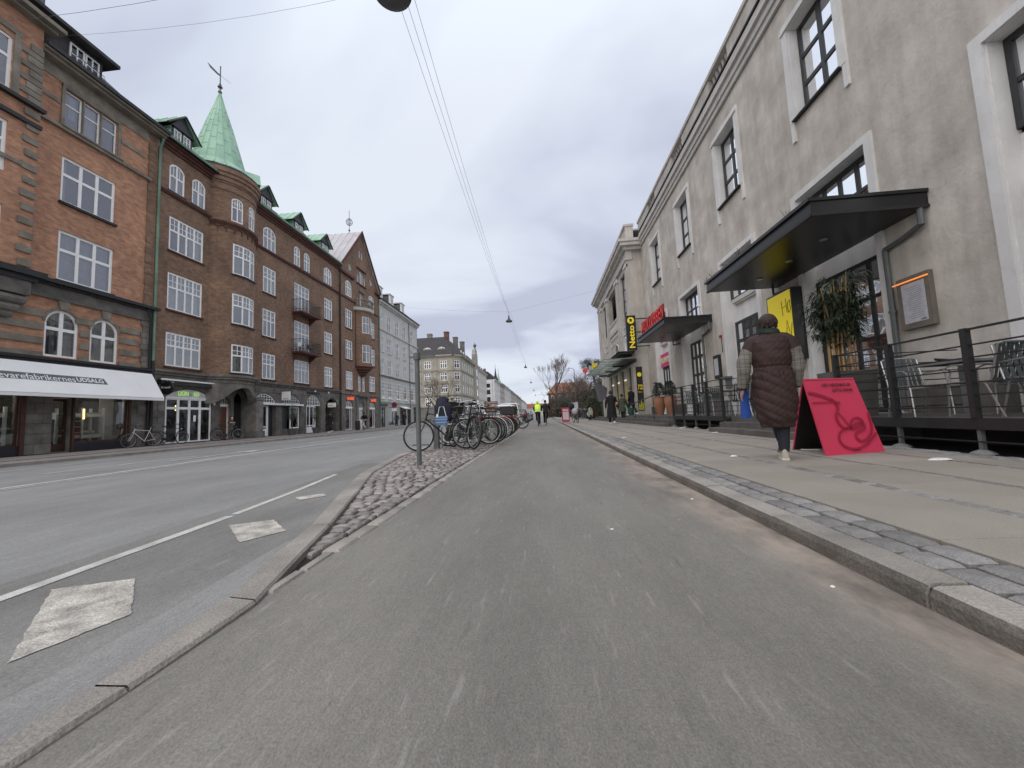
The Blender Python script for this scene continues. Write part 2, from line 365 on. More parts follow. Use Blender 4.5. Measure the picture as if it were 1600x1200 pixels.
    if curt:
        q_ = random.random()
        if q_ < .22: curt = [(.03, random.uniform(.2, .5))]
        elif q_ < .34: curt = [(.03, .97)]
        elif q_ < .44: curt = [(random.uniform(.5, .8), .97)]
        elif q_ < .52: curt = [(.03, .06)]
        else: curt = [(max(.02, a_+random.uniform(-.03, .03)), min(.98, b_+random.uniform(-.05, .05))) for a_, b_ in curt]
        lowz = za+.05 if random.random() < .75 else za+(zb-za)*random.uniform(.3, .6)
        cm = MB(); wdt = ub-ua; nb = n0-.12
        for (a, b) in curt:
            k = 6; pts = [(ua+wdt*(a+(b-a)*q/k), nb+(.03 if q % 2 else 0)) for q in range(k+1)]
            zt_ = min(zt(ua+wdt*a+.001), zt(ua+wdt*b-.001))-.03
            for p, q in zip(pts, pts[1:]): cm.quad(fr.p(p[0], p[1], lowz), fr.p(q[0], q[1], lowz), fr.p(q[0], q[1], zt_), fr.p(p[0], p[1], zt_))
        cm.build('curtain', CURTAIN, w)
    return w
# ------------------------------------------------------------------ the materials of the place
def asphalt(name, a, b, patch, dirt=None, xdirt=None):
    m = bpy.data.materials.new(name); m.use_nodes = True; t = m.node_tree; bs = t.nodes['Principled BSDF']; L = t.links.new
    bs.inputs['Roughness'].default_value = .82; bs.inputs['Specular IOR Level'].default_value = .35
    tc = t.nodes.new('ShaderNodeTexCoord')
    def noise(sc, st=(1, 1, 1), det=5, ro=.6):
        mp = t.nodes.new('ShaderNodeMapping'); mp.inputs['Scale'].default_value = st; L(tc.outputs['Object'], mp.inputs[0])
        n = t.nodes.new('ShaderNodeTexNoise'); n.inputs['Scale'].default_value = sc; n.inputs['Detail'].default_value = det; n.inputs['Roughness'].default_value = ro; L(mp.outputs[0], n.inputs[0]); return n.outputs[0]
    def ramp(i, p0, c0, p1, c1):
        r = t.nodes.new('ShaderNodeValToRGB'); e = r.color_ramp.elements; e[0].position = p0; e[0].color = (*c0, 1); e[1].position = p1; e[1].color = (*c1, 1); L(i, r.inputs[0]); return r.outputs[0]
    def rng(i, a0, a1, b0, b1):
        r = t.nodes.new('ShaderNodeMapRange'); r.inputs[1].default_value = a0; r.inputs[2].default_value = a1; r.inputs[3].default_value = b0; r.inputs[4].default_value = b1; L(i, r.inputs[0]); return r.outputs[0]
    def mul(c, f):
        v = t.nodes.new('ShaderNodeVectorMath'); v.operation = 'SCALE'; L(c, v.inputs[0]); L(f, v.inputs['Scale']); return v.outputs[0]
    col = ramp(noise(.7, (1.5, .5, 1), 8, .66), .34, a, .66, b)
    col = mul(col, rng(noise(6, (1.3, .25, 1), 5, .7), .32, .68, .93, 1.07))                   # wheel-worn streaks
    col = mul(col, rng(noise(190, (1, .6, 1), 2), .25, .75, .72, 1.28))                      # stone grain
    col = mul(col, rng(noise(70, (1, .35, 1), 2), .3, .7, .9, 1.1))
    # drag marks, dark drips and hair cracks
    f1 = rng(noise(30, (1, .13, 1), 3, .5), .62, .74, 0, .34); mx = t.nodes.new('ShaderNodeMix'); mx.data_type = 'RGBA'; L(f1, mx.inputs[0]); L(col, mx.inputs[6]); mx.inputs[7].default_value = (*[c*.85 for c in patch], 1); col = mx.outputs[2]
    col = mul(col, rng(noise(22, (1.2, .14, 1), 3, .5), .66, .76, 1, .80)); col = mul(col, rng(noise(.33, (1.4, .6, 1), 4, .55), .35, .65, .93, 1.12)); col = mul(col, rng(noise(2.1, (1, .6, 1), 6, .7), .62, .72, 1, .86))
    # pale chips and stuck spots
    v = t.nodes.new('ShaderNodeTexVoronoi'); v.inputs['Scale'].default_value = 9; mp = t.nodes.new('ShaderNodeMapping'); mp.inputs['Scale'].default_value = (1, .7, 1); L(tc.outputs['Object'], mp.inputs[0]); L(mp.outputs[0], v.inputs[0])
    sp = rng(v.outputs['Distance'], .03, .10, 1, 0)
    sc_ = t.nodes.new('ShaderNodeSeparateColor'); L(v.outputs['Color'], sc_.inputs[0])
    th = rng(sc_.outputs[0], .86, .88, 0, .5)
    mu = t.nodes.new('ShaderNodeMath'); mu.operation = 'MULTIPLY'; L(sp, mu.inputs[0]); L(th, mu.inputs[1])
    mx = t.nodes.new('ShaderNodeMix'); mx.data_type = 'RGBA'; L(mu.outputs[0], mx.inputs[0]); L(col, mx.inputs[6]); mx.inputs[7].default_value = (*patch, 1); col = mx.outputs[2]
    if xdirt:                                     # sand swept against the kerb, with a ragged edge
        s = t.nodes.new('ShaderNodeSeparateXYZ'); L(tc.outputs['Object'], s.inputs[0])
        n = noise(1.4, (1, .5, 1), 6, .65)
        ad = t.nodes.new('ShaderNodeMath'); ad.operation = 'MULTIPLY_ADD'; ad.inputs[1].default_value = .9; L(n, ad.inputs[0]); L(s.outputs[0], ad.inputs[2])
        f = rng(ad.outputs[0], xdirt, xdirt+.40, 0, .95)
        dc = ramp(noise(3, (1, .5, 1), 6, .7), .35, tuple(c*.42 for c in dirt), .6, tuple(c*1.15 for c in dirt))
        mx = t.nodes.new('ShaderNodeMix'); mx.data_type = 'RGBA'; L(f, mx.inputs[0]); L(col, mx.inputs[6]); L(dc, mx.inputs[7]); col = mx.outputs[2]
    L(col, bs.inputs['Base Color'])
    bp = t.nodes.new('ShaderNodeBump'); bp.inputs['Strength'].default_value = .5; bp.inputs['Distance'].default_value = .006
    L(noise(150, (1, .7, 1), 3), bp.inputs['Height']); L(bp.outputs[0], bs.inputs['Normal'])
    return m
TRACK = asphalt('track asphalt', (.178, .169, .148), (.238, .226, .20), (.50, .48, .44), (.33, .275, .23), 1.36)
ROAD = asphalt('road asphalt', (.21, .209, .20), (.265, .263, .25), (.37, .37, .35))
ROADOLD = asphalt('older asphalt beside the island', (.16, .155, .143), (.245, .238, .222), (.36, .35, .33))
GRANITE = mat('granite kerb', (.23, .21, .185), .85, .2, 2.2, .5, 90, col2=(.37, .34, .30), island=.13, speck=.18)
SETT = mat('granite setts', (.185, .163, .15), .8, .2, 6, .6, 70, col2=(.34, .308, .287), island=.34, speck=.2)
SETTGREY = mat('grey setts', (.17, .164, .157), .8, .2, 6, .25, 70, col2=(.29, .28, .268), island=.22, speck=.2)
JOINT = mat('joint sand', (.022, .02, .018), .95, .3, 12, .6, 80)
SLAB = mat('pavement slab', (.275, .245, .21), .88, .1, 1.1, .35, 120, col2=(.335, .302, .255), island=.07, speck=.13, detail=8)
PAVE = mat('far pavement', (.20, .172, .158), .9, .2, 1.5, .3, 60, col2=(.29, .255, .235), detail=8)
GROUND = mat('ground', (.15, .15, .14), .95, .15, .5)
PAINT = mat('road paint', (.40, .39, .36), .75, .2, 5, .4, 60, col2=(.66, .65, .61), detail=9, speck=.25)
PAINTOLD = mat('worn road paint', (.28, .262, .232), .85, .3, 9, .6, 60, col2=(.66, .62, .55), stretch=(1, 1, 1), detail=12, speck=.35)
def wall_stains(m, amt=.14):
    t = m.node_tree; b = t.nodes['Principled BSDF']; src = b.inputs['Base Color'].links[0].from_socket; tc = t.nodes.new('ShaderNodeTexCoord'); L = t.links.new
    for st, sc, lo, hi, a0, a1 in (((1, 1, .12), 2.6, .35, .68, 1.05, 1-amt), ((1, 1, .5), .5, .35, .65, 1-amt*.6, 1+amt*.5), ((1, 1, .8), 9, .55, .75, 1, 1-amt*.6)):
        mp = t.nodes.new('ShaderNodeMapping'); mp.inputs['Scale'].default_value = st; n = t.nodes.new('ShaderNodeTexNoise'); n.inputs['Scale'].default_value = sc; n.inputs['Detail'].default_value = 8; n.inputs['Roughness'].default_value = .65; L(tc.outputs['Object'], mp.inputs[0]); L(mp.outputs[0], n.inputs[0])
        r = t.nodes.new('ShaderNodeMapRange'); r.inputs[1].default_value = lo; r.inputs[2].default_value = hi; r.inputs[3].default_value = a0; r.inputs[4].default_value = a1; L(n.outputs[0], r.inputs[0]); v = t.nodes.new('ShaderNodeVectorMath'); v.operation = 'SCALE'; L(src, v.inputs[0]); L(r.outputs[0], v.inputs['Scale']); src = v.outputs[0]
    vc = t.nodes.new('ShaderNodeTexVoronoi'); vc.feature = 'DISTANCE_TO_EDGE'; vc.inputs['Scale'].default_value = .38; wn = t.nodes.new('ShaderNodeTexNoise'); wn.inputs['Scale'].default_value = 1.8; wn.inputs['Detail'].default_value = 6; L(tc.outputs['Object'], wn.inputs[0]); va = t.nodes.new('ShaderNodeVectorMath'); va.operation = 'MULTIPLY_ADD'; va.inputs[1].default_value = (1, 1, 1); L(wn.outputs['Color'], va.inputs[0]); L(tc.outputs['Object'], va.inputs[2]); L(va.outputs[0], vc.inputs['Vector'])
    r = t.nodes.new('ShaderNodeMapRange'); r.inputs[1].default_value = .001; r.inputs[2].default_value = .006; r.inputs[3].default_value = .93; r.inputs[4].default_value = 1; L(vc.outputs['Distance'], r.inputs[0]); v = t.nodes.new('ShaderNodeVectorMath'); v.operation = 'SCALE'; L(src, v.inputs[0]); L(r.outputs[0], v.inputs['Scale']); L(v.outputs[0], b.inputs['Base Color'])
PLASTER = mat('grey plaster', (.46, .42, .37), .92, .2, 1.1, .45, 12, col2=(.68, .635, .57), detail=12, speck=.08)
PLASTER2 = mat('paler plaster', (.46, .425, .385), .92, .2, 1.2, .25, 25, col2=(.60, .565, .51), detail=8)
TRIM = mat('white painted plaster', (.68, .67, .65), .8, .2, 1.5, .2, 40, col2=(.78, .77, .75), detail=7)
TRIMGREY = mat('grey painted moulding', (.50, .48, .45), .85, .2, 1.5, .2, 40, col2=(.62, .60, .565), detail=7)
wall_stains(PLASTER, .17); wall_stains(PLASTER2, .12); wall_stains(TRIM, .10)
WHITE = mat('white window paint', (.92, .92, .89), .5, .05, 3)
WHITE2 = mat('white enamel', (.85, .85, .83), .4, .04, 3)
BLACK = mat('black metal', (.012, .012, .013), .35, .2, 3, spec=.5)
BLACKM = mat('matt black metal', (.02, .02, .021), .55, .2, 5)
DGREY = mat('dark grey joinery', (.035, .036, .038), .5, .15, 4)
STEEL = mat('galvanised steel', (.42, .43, .43), .4, .15, 9, metal=.8, island=.05)
CHROME = mat('chrome', (.75, .75, .75), .18, .05, 3, metal=1.)
GREYP = mat('grey painted steel', (.11, .12, .12), .5, .15, 8, .1, 60)
BRICK_O = brick_mat('orange brick', (.52, .25, .138), (.37, .178, .102), (.35, .275, .21))
BRICK_B = brick_mat('brown brick', (.27, .152, .092), (.17, .102, .066), (.21, .165, .128), dirt=.32)
SANDST = mat('weathered sandstone', (.16, .14, .112), .9, .25, 1.8, .5, 30, col2=(.30, .265, .215), detail=8, island=.1)
STONE = mat('dark grey stone', (.11, .102, .09), .85, .25, 2.2, .5, 40, col2=(.22, .205, .18), detail=8, island=.22)
COPPER = mat('green copper', (.27, .47, .34), .6, .2, 1.2, .2, 12, col2=(.43, .64, .48), stretch=(1, 1, .35), island=.06, detail=7)
COPPERD = mat('dull copper pipe', (.10, .17, .12), .6, .25, 1.5, .1, 12, col2=(.20, .33, .24), stretch=(1, 1, .5))
SLATE = mat('dark roof slate', (.028, .026, .027), .75, .3, 3, .6, 30, col2=(.06, .054, .054), detail=7)
TILE = mat('black glazed tile', (.03, .028, .03), .6, .3, 4, .7, 18, col2=(.062, .058, .06), island=.2)
LEAD = mat('pale zinc roof', (.42, .40, .41), .55, .15, 1.2, .15, 10, col2=(.55, .53, .54), stretch=(1, 1, .5))
GREYST = mat('light grey render', (.50, .50, .47), .9, .12, 1.1, .2, 30, col2=(.64, .635, .60), detail=7)
GREYGR = mat('grey green shopfront', (.36, .385, .335), .8, .1, 2)
BEIGE = mat('beige stone facade', (.30, .275, .222), .9, .2, .7, .25, 20, col2=(.46, .425, .355), detail=8)
CREAM = mat('cream facade', (.54, .51, .455), .9, .12, .8, .15, 20, col2=(.56, .54, .50), detail=7)
TAN = mat('tan facade', (.34, .30, .24), .9, .2, .8, .2, 20, col2=(.36, .325, .28), detail=7)
PALEW = mat('off white facade', (.56, .56, .545), .9, .1, .8, .1, 20, col2=(.66, .66, .64), detail=7)
REDROOF = mat('red roof tile', (.24, .085, .05), .85, .25, 2, .4, 12, col2=(.34, .13, .075), detail=7)
REDBRICK = mat('far red brick', (.13, .06, .042), .9, .2, 1.5, .2, 20, col2=(.19, .09, .06))
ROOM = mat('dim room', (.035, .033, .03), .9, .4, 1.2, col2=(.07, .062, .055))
CURTAIN = mat('net curtain', (.50, .50, .48), .9, .08, 4, col2=(.64, .64, .61))
G_FLAT = glass_mat('flat window glass', .17, body=(.19, .195, .2), trans=.75)
G_SHOP = glass_mat('shop window glass', .10, body=(.02, .02, .022), trans=.9)
G_SKY = glass_mat('upper window glass', .42, body=(.05, .06, .07), trans=.6)
G_DARK = glass_mat('door glass', .04, body=(.02, .02, .022), trans=.85)
G_CAN = glass_mat('canopy glass', -.25, tint=(.82, .87, .82), body=(.75, .80, .74), trans=.5, rough=.15)
RED = mat('red acrylic', (.62, .02, .015), .35, .05, 3)
PINK = mat('raspberry board', (.60, .045, .10), .45, .06, 1.5, col2=(.66, .055, .115))
PINKD = mat('dark print on raspberry', (.34, .018, .045), .5, .05, 3)
PRINTD = mat('black print', (.06, .012, .018), .6, .05, 3)
YELLOW = mat('yellow sign face', (.78, .62, .02), .45, .05, 2)
TERRA = mat('terracotta', (.27, .115, .06), .7, .2, 3, .2, 30, col2=(.37, .175, .10))
RUBBER = mat('tyre rubber', (.022, .022, .023), .8, .2, 8)
LEATHER = mat('black saddle', (.02, .019, .018), .5, .2, 8)
RIM = mat('alloy rim', (.5, .5, .5), .35, .05, 3, metal=.9)
BARK = mat('bark', (.055, .045, .036), .95, .25, 6, .5, 30, col2=(.105, .09, .075))
BARKF = mat('far bark', (.075, .06, .05), .95, .2, 3)
TWIG = mat('bare twigs', (.13, .105, .085), .95, .2, 3, island=.35)
LEAF = mat('dark evergreen leaf', (.026, .042, .02), .7, .3, 3, island=.5)
LEAF2 = mat('olive green leaf', (.05, .065, .03), .7, .3, 3, island=.5)
BAMBOO = mat('bamboo cane', (.30, .17, .055), .5, .2, 5, col2=(.42, .27, .10))
SKIN = mat('skin', (.42, .25, .18), .6, .06, 3)
DARKCLOTH = mat('black cloth', (.012, .012, .014), .9, .2, 5, island=.1)
NAVY = mat('navy cloth', (.018, .022, .04), .9, .2, 5)
OLIVE = mat('olive cloth', (.06, .065, .045), .9, .2, 5)
HAIRB = mat('dark brown hair', (.032, .018, .014), .6, .3, 20, .4, 60, stretch=(1, 1, .3))
def structure(o): o['kind'] = 'structure'; return o
def stuff(o): o['kind'] = 'stuff'; return o

# ------------------------------------------------------------------ ground, road, cycle track
ZR, ZP, ZI, ZS = -.03, .05, .06, .12       # road, far pavement, island, near pavement
mb = MB(); mb.quad((-900, -300, -.16), (900, -300, -.16), (900, 2500, -.16), (-900, 2500, -.16)); structure(mb.build('ground', GROUND))
mb = MB(); mb.box(IDF, -14.8, -1.32, -40, 420, -.12, ZR); mb.box(IDF, -70, -14.8, 60.5, 90.0, -.12, ZR); mb.box(IDF, -60, -14.8, 137, 158, -.12, ZR); structure(mb.build('road', ROAD))
mb = MB(); mb.box(IDF, -1.32, 1.37, -40, 420, -.12, 0); structure(mb.build('cycle_track', TRACK))
# patch of older, darker asphalt that fills the parking bay in front of the island
mb = MB(); z = ZR+.002
mb.quad((-3.02, -6, z), (-1.38, -6, z), (-1.38, 1.1, z), (-1.41, 1.6, z), (-1.6, 2.15, z), (-2.15, 3.95, z), (-2.6, 5.25, z), (-3.05, 7.4, z), (-3.55, 7.3, z), (-3.3, 4.9, z), (-2.98, 2.2, z))
structure(mb.build('asphalt_patch', ROADOLD))
# the lighter, smoother strip beside the kerb
LIGHTP = asphalt('smooth patch', (.21, .208, .20), (.27, .267, .255), (.36, .36, .35))
mb = MB(); z = ZR+.004
mb.quad((-1.80, -6, z), (-1.385, -6, z), (-1.385, 1.1, z), (-1.42, 1.6, z), (-1.62, 2.15, z), (-1.80, 2.66, z), (-1.76, 2.2, z), (-1.70, 1.7, z), (-1.66, 1.2, z), (-1.72, .3, z))
structure(mb.build('asphalt_patch', LIGHTP))
# painted lines: every stripe is a thin sheet on the road
def stripe(pts, w, m=PAINT, z=ZR+.0056):
    mb = MB()
    for (a, b) in zip(pts, pts[1:]):
        a, b = Vector((*a, 0)), Vector((*b, 0)); d = (b-a).normalized(); nrm = Vector((-d.y, d.x, 0))*w/2
        mb.quad(*[Vector((p.x, p.y, z)) for p in (a-nrm, b-nrm, b+nrm, a+nrm)])
    return structure(mb.build('road_marking', m))
def patch(pts, m=PAINTOLD, z=ZR+.0058, jag=.004):
    v = []
    for a, b in zip(pts, pts[1:]+pts[:1]):
        for k in range(22):
            t = k/22; v.append((a[0]+(b[0]-a[0])*t+random.uniform(-jag, jag), a[1]+(b[1]-a[1])*t+random.uniform(-jag, jag), z))
    mb = MB(); mb.quad(*v); return structure(mb.build('road_marking', m))
K = 1.04
stripe([(-2.45*K, -5), (-2.52*K, .8), (-2.60*K, 1.7), (-2.75*K, 3.32)], .085)
stripe([(-2.76*K, 3.38), (-2.93*K, 4.6), (-3.16*K, 5.85)], .075)
patch([(-2.47*K, 1.78*K), (-2.16*K, 1.90*K), (-1.76*K, 1.54*K), (-1.84*K, 1.22*K)])
patch([(-2.5*K, 2.89*K), (-2.23*K, 3.03*K), (-1.9*K, 2.71*K), (-2.05*K, 2.46*K)])
patch([(-2.67*K, 3.93*K), (-2.45*K, 4.1*K), (-2.33*K, 3.98*K), (-2.52*K, 3.8*K)])
patch([(-2.0*K, .62), (-1.72*K, .72), (-1.62*K, .35), (-1.9*K, .2)])
stripe([(-8.55, -20), (-8.55, 6), (-8.95, 12), (-8.95, 20), (-8.9, 60), (-8.9, 200)], .13)
stripe([(-8.30, -20), (-8.30, 6), (-8.70, 12), (-8.70, 20), (-8.65, 200)], .07)
for k in range(24):
    y = -12+k*9.2; stripe([(-10.6, y+1), (-10.6, y+4.6)], .12)
stripe([(-12.9, -10), (-12.9, 120)], .08)
for k, y in enumerate((9.4, 24.)):       # straight-ahead arrows
    mb = MB(); z = ZR+.013; x = -9.75
    mb.quad((x-.07, y, z), (x+.07, y, z), (x+.07, y+2.4, z), (x-.07, y+2.4, z)); mb.quad((x-.3, y+2.4, z), (x+.3, y+2.4, z), (x, y+3.4, z)); structure(mb.build('road_marking', PAINT))
# ------------------------------------------------------------------ kerb of the island (left) with single stones
O_ = [(-1.38, -8), (-1.38, 1.1), (-1.41, 1.6), (-1.57, 2.1), (-1.72, 2.72), (-2.15, 3.95), (-2.6, 5.25), (-3.05, 7.6), (-3.16, 9), (-3.18, 12), (-3.18, 22.), (-2.9, 22.6)]
I_ = [(-1.255, -8), (-1.255, 1.1), (-1.25, 1.56), (-1.42, 2.15), (-1.58, 2.74), (-1.99, 4.02), (-2.45, 5.33), (-2.9, 7.66), (-3.01, 9), (-3.03, 12), (-3.03, 21.9), (-2.82, 22.45)]
def at_poly(P, Q, t):
    i = min(int(t), len(P)-2); f = t-i
    return (Vector((P[i][0]+(P[i+1][0]-P[i][0])*f, P[i][1]+(P[i+1][1]-P[i][1])*f)), Vector((Q[i][0]+(Q[i+1][0]-Q[i][0])*f, Q[i][1]+(Q[i+1][1]-Q[i][1])*f)))
cuts = [0.]; t = 0.
L_ = [sqrt((O_[i+1][0]-O_[i][0])**2+(O_[i+1][1]-O_[i][1])**2) for i in range(len(O_)-1)]
cum = [0]
for l in L_: cum.append(cum[-1]+l)
def t_of(s):
    for i in range(len(L_)):
        if s <= cum[i+1]: return i+(s-cum[i])/L_[i]
    return len(L_)-1e-6
kerb = MB(); kerb.quad((-1.38, -8, -.02), (-1.25, -8, -.02), (-1.25, 1.5, -.02), (-1.38, 1.5, -.02)); kl = structure(kerb.build('island_kerb', JOINT))
s = 0.; lens = [1.0, .86, 1.12, .92, 1.05]
k = 0
joints = [0, 1.2, 2.3, 3.4, 4.5, 5.6, 6.7, 7.8, 8.55, 9.1, 9.65]
while joints[-1] < cum[-1]-1: joints.append(joints[-1]+random.uniform(.85, 1.15))
joints.append(cum[-1])
for a, b in zip(joints, joints[1:]):
    mb = MB(); ss = [a+.004]+[cum[i] for i in range(1, len(cum)-1) if a+.05 < cum[i] < b-.05]+[b-.004]
    for p, q in zip(ss, ss[1:]):
        (o0, i0), (o1, i1) = at_poly(O_, I_, t_of(p)), at_poly(O_, I_, t_of(q))
        z0 = .018+.045*min(1, max(0, (p-9.3)/2.5)); z1 = .018+.045*min(1, max(0, (q-9.3)/2.5)); be = .012
        d0 = (i0-o0).normalized()*be; d1 = (i1-o1).normalized()*be
        mb.hexa([(*o0, -.1), (*o1, -.1), (*i1, -.1), (*i0, -.1), (*o0, z0-be), (*o1, z1-be), (*i1, z1-be), (*i0, z0-be)])
        mb.quad((*o0, z0-be), (*o1, z1-be), (*(o1+d1), z1), (*(o0+d0), z0)); mb.quad((*i0, z0-be), (*(i0-d0), z0), (*(i1-d1), z1), (*i1, z1-be))
        mb.quad((*(o0+d0), z0), (*(o1+d1), z1), (*(i1-d1), z1), (*(i0-d0), z0))
    mb.build('kerb_stone', GRANITE, kl)
# the paved island: edge stones along the track and rows of rough setts
def zi(y, x=-1.3): return .012+.045*min(1, max(0, (y-1.5)/2.2))*min(1, max(0, (-1.30-x)/.7))
isl = MB()
def ix(y):
    for (x0, y0), (x1, y1) in zip(I_, I_[1:]):
        if y0 <= y <= y1: return x0+(x1-x0)*(y-y0)/(y1-y0)
    return -3.0
ys = [1.58+.5*k for k in range(41)]
for a, b in zip(ys, ys[1:]): isl.quad((ix(a), a, zi(a, ix(a))-.03), (-1.24, a, zi(a)-.026), (-1.24, b, zi(b)-.026), (ix(b), b, zi(b, ix(b))-.03))
island = structure(isl.build('traffic_island', JOINT))
def sett_mesh(name, m, hx, hy, var=.1):
    mb = MB(); mb.bevbox(0, 0, -.06, 0, hx, hy, min(hx, hy)*.24, 0, min(hx, hy)*var, .002); return mb.mesh(name, m)
edge = [sett_mesh('edge_stone', GRANITE, .057, .15, .08) for _ in range(3)]
y = 1.72
while y < 22:
    l = random.uniform(.24, .36); w = .5 if y < 2 else 1
    inst(random.choice(edge), 'edge_stone', island, (-1.30-(.0 if y > 2 else .0), y+l/2, zi(y)+random.uniform(-.002, .003)), (0, 0, random.uniform(-.03, .03)), (w, (l-.012)/.30, 1)); y += l
sm = [sett_mesh('sett', SETT, .058, .05, .2) for _ in range(7)]
cells = []
y = 1.9; row = 0
while y < 15.5:
    x0, x1 = ix(y)+.02, -1.37; h = .112
    # a row along the kerb first, then the field
    x = x0; 
    while x < x1-.04:
        w = random.uniform(.085, .155); w = min(w, x1-x); 
        if x1-(x+w) < .05: w = x1-x
        cells.append((x+w/2, y+random.uniform(-.012, .012)+.12*(x-x0)*0, w, h)); x += w
    y += h; row += 1
far = MB()
for i, (cx, cy, w, h) in enumerate(cells):
    if i < 290:
        inst(random.choice(sm), 'sett', island, (cx, cy, zi(cy, cx)+random.uniform(-.005, .004)), (random.uniform(-.03, .03), random.uniform(-.03, .03), random.uniform(-.12, .12)), ((w-.013)/.116, (h-.012)/.1, 1))
    else: far.bevbox(cx, cy, -.02, zi(cy, cx)+random.uniform(-.005, .006), (w-.013)/2, (h-.012)/2, .014, random.uniform(-.1, .1), .008)
stuff(far.build('setts', SETT, island))
mb = MB(); mb.quad((-3.02, 15.5, .058), (-1.37, 15.5, .014), (-1.37, 22, .014), (-3.02, 22, .058)); mb.build('paving', SETT, island)
# kerb between the track and the parked cars further on
mb = MB(); y = 22.6
kk = structure(MB().box(IDF, -1.44, -1.33, 22.6, 300, -.1, .03).build('parking_kerb', GRANITE))
# ------------------------------------------------------------------ near pavement on the right
sw = MB(); sw.box(IDF, 1.82, 30, -12, 105, -.1, .078); sw.box(IDF, 1.50, 1.82, -12, 105, -.1, .058); side = structure(sw.build('pavement', JOINT))
kr = structure(MB().box(IDF, 1.37, 1.495, -12, 150, -.1, .07).build('pavement_kerb', JOINT))
def kerbstone(l):
    mb = MB(); h = l/2-.006; x0, x1 = 0, .15; pr = [(x0, -.1), (x0+.004, .085), (x0+.016, .112), (x0+.035, .12), (x1, .121), (x1, -.1)]
    mb.loft([[(p[0], -h, p[1]) for p in pr], [(p[0], -h*.33, p[1]+.001) for p in pr], [(p[0], h*.4, p[1]-.001) for p in pr], [(p[0], h, p[1]) for p in pr]]); return mb.mesh('kerb_stone', GRANITE)
ks = kerbstone(1.0); KERBFACE = mat('dark kerb face', (.085, .075, .062), .9, .3, 3, .6, 60, col2=(.19, .17, .145), detail=9, speck=.2); ks.materials.append(KERBFACE)
for p_ in ks.polygons:  # front faces get a darker colour than the tops
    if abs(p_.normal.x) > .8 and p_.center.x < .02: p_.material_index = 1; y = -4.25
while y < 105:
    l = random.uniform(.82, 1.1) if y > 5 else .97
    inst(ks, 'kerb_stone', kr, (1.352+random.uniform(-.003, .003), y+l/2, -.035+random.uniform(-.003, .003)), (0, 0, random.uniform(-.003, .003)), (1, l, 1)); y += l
sg = [sett_mesh('sett', SETTGREY, .060, .089, .06) for _ in range(5)]
rest = MB(); cnt = 0
for c, x in enumerate((1.583, 1.73)):
    y = -1.2-.1*c
    while y < 60:
        l = random.uniform(.17, .235)
        if y < 24 and cnt < 230: inst(random.choice(sg), 'sett', side, (x, y+l/2, (.094 if c == 0 else .099)+random.uniform(-.003, .002)), (random.uniform(-.008, .008), random.uniform(-.01, .01), random.uniform(-.02, .02)), (1, (l-.006)/.2, 1)); cnt += 1
        elif y < 60: rest.bevbox(x, y+l/2, .02, (.094 if c == 0 else .099)+random.uniform(-.004, .002), .061, (l-.02)/2, .012, 0, .004)
        y += l
for x in (2.51, 3.255, 4.07):
    y = -3
    while y < 40:
        l = random.uniform(.08, .12); rest.bevbox(x, y+l/2, .05, ZS+random.uniform(-.007, -.001), .038, (l-.012)/2, .01, random.uniform(-.1, .1), .005); y += l
y = -3
while y < 36:
    x = 4.66 if (y < 6.9 or 10.7 < y < 14.9) else 4.2
    x = 4.66
    for xx in (4.52, 4.63, 4.74):
        if not (6.7 < y < 10.8 or y > 14.8) : rest.bevbox(xx, y+.06, .05, ZS+random.uniform(-.007, .0), .047, .052, .01, random.uniform(-.1, .1), .006)
    y += .118
stuff(rest.build('setts', SETTGREY, side))
def slabmesh(w): mb = MB(); mb.bevbox(0, 0, -.05, 0, w/2-.003, .5-.003, .003); return mb.mesh('paving_slab', SLAB)
for x0, x1 in ((1.805, 2.465), (2.555, 3.21), (3.30, 4.025), (4.115, 4.46)):
    me = slabmesh(x1-x0); y = -4+random.uniform(0, .5)
    while y < 44:
        inst(me, 'paving_slab', side, ((x0+x1)/2, y+.5, (.107 if x0 < 2 else .1175 if x0 < 3 else ZS)+random.uniform(-.0015, .0015)), (random.uniform(-.002, .002), (-.02 if x0 < 2 else -.006 if x0 < 3 else 0)+random.uniform(-.002, .002), 0)); y += 1.
mb = MB(); mb.quad((1.8, 44, ZS-.002), (4.46, 44, ZS-.002), (12, 44, ZS-.002), (12, 105, ZS-.002), (1.8, 105, ZS-.002)); mb.quad((4.46, 32, ZS-.002), (25, 32, ZS-.002), (25, 44, ZS-.002), (4.46, 44, ZS-.002)); mb.build('paving', SLAB, side)
# far pavements
for a, b in ((-40, 60), (93, 137.5), (158, 420)):
    mb = MB(); mb.box(IDF, -21, -14.8, a, b, -.12, ZP); fp = structure(mb.build('pavement', PAVE))
    mb = MB(); mb.box(IDF, -14.8, -14.62, a, b, -.12, ZP+.012); structure(mb.build('pavement_kerb', GRANITE))
    mb = MB(); mb.box(IDF, -16.6, -16.45, a, b, ZP, ZP+.006); structure(mb.build('paving_strip', JOINT))
    mb = MB(); mb.box(IDF, -14.62, -14.35, a, b, -.12, ZR+.004); structure(mb.build('gutter_strip', SETTGREY))
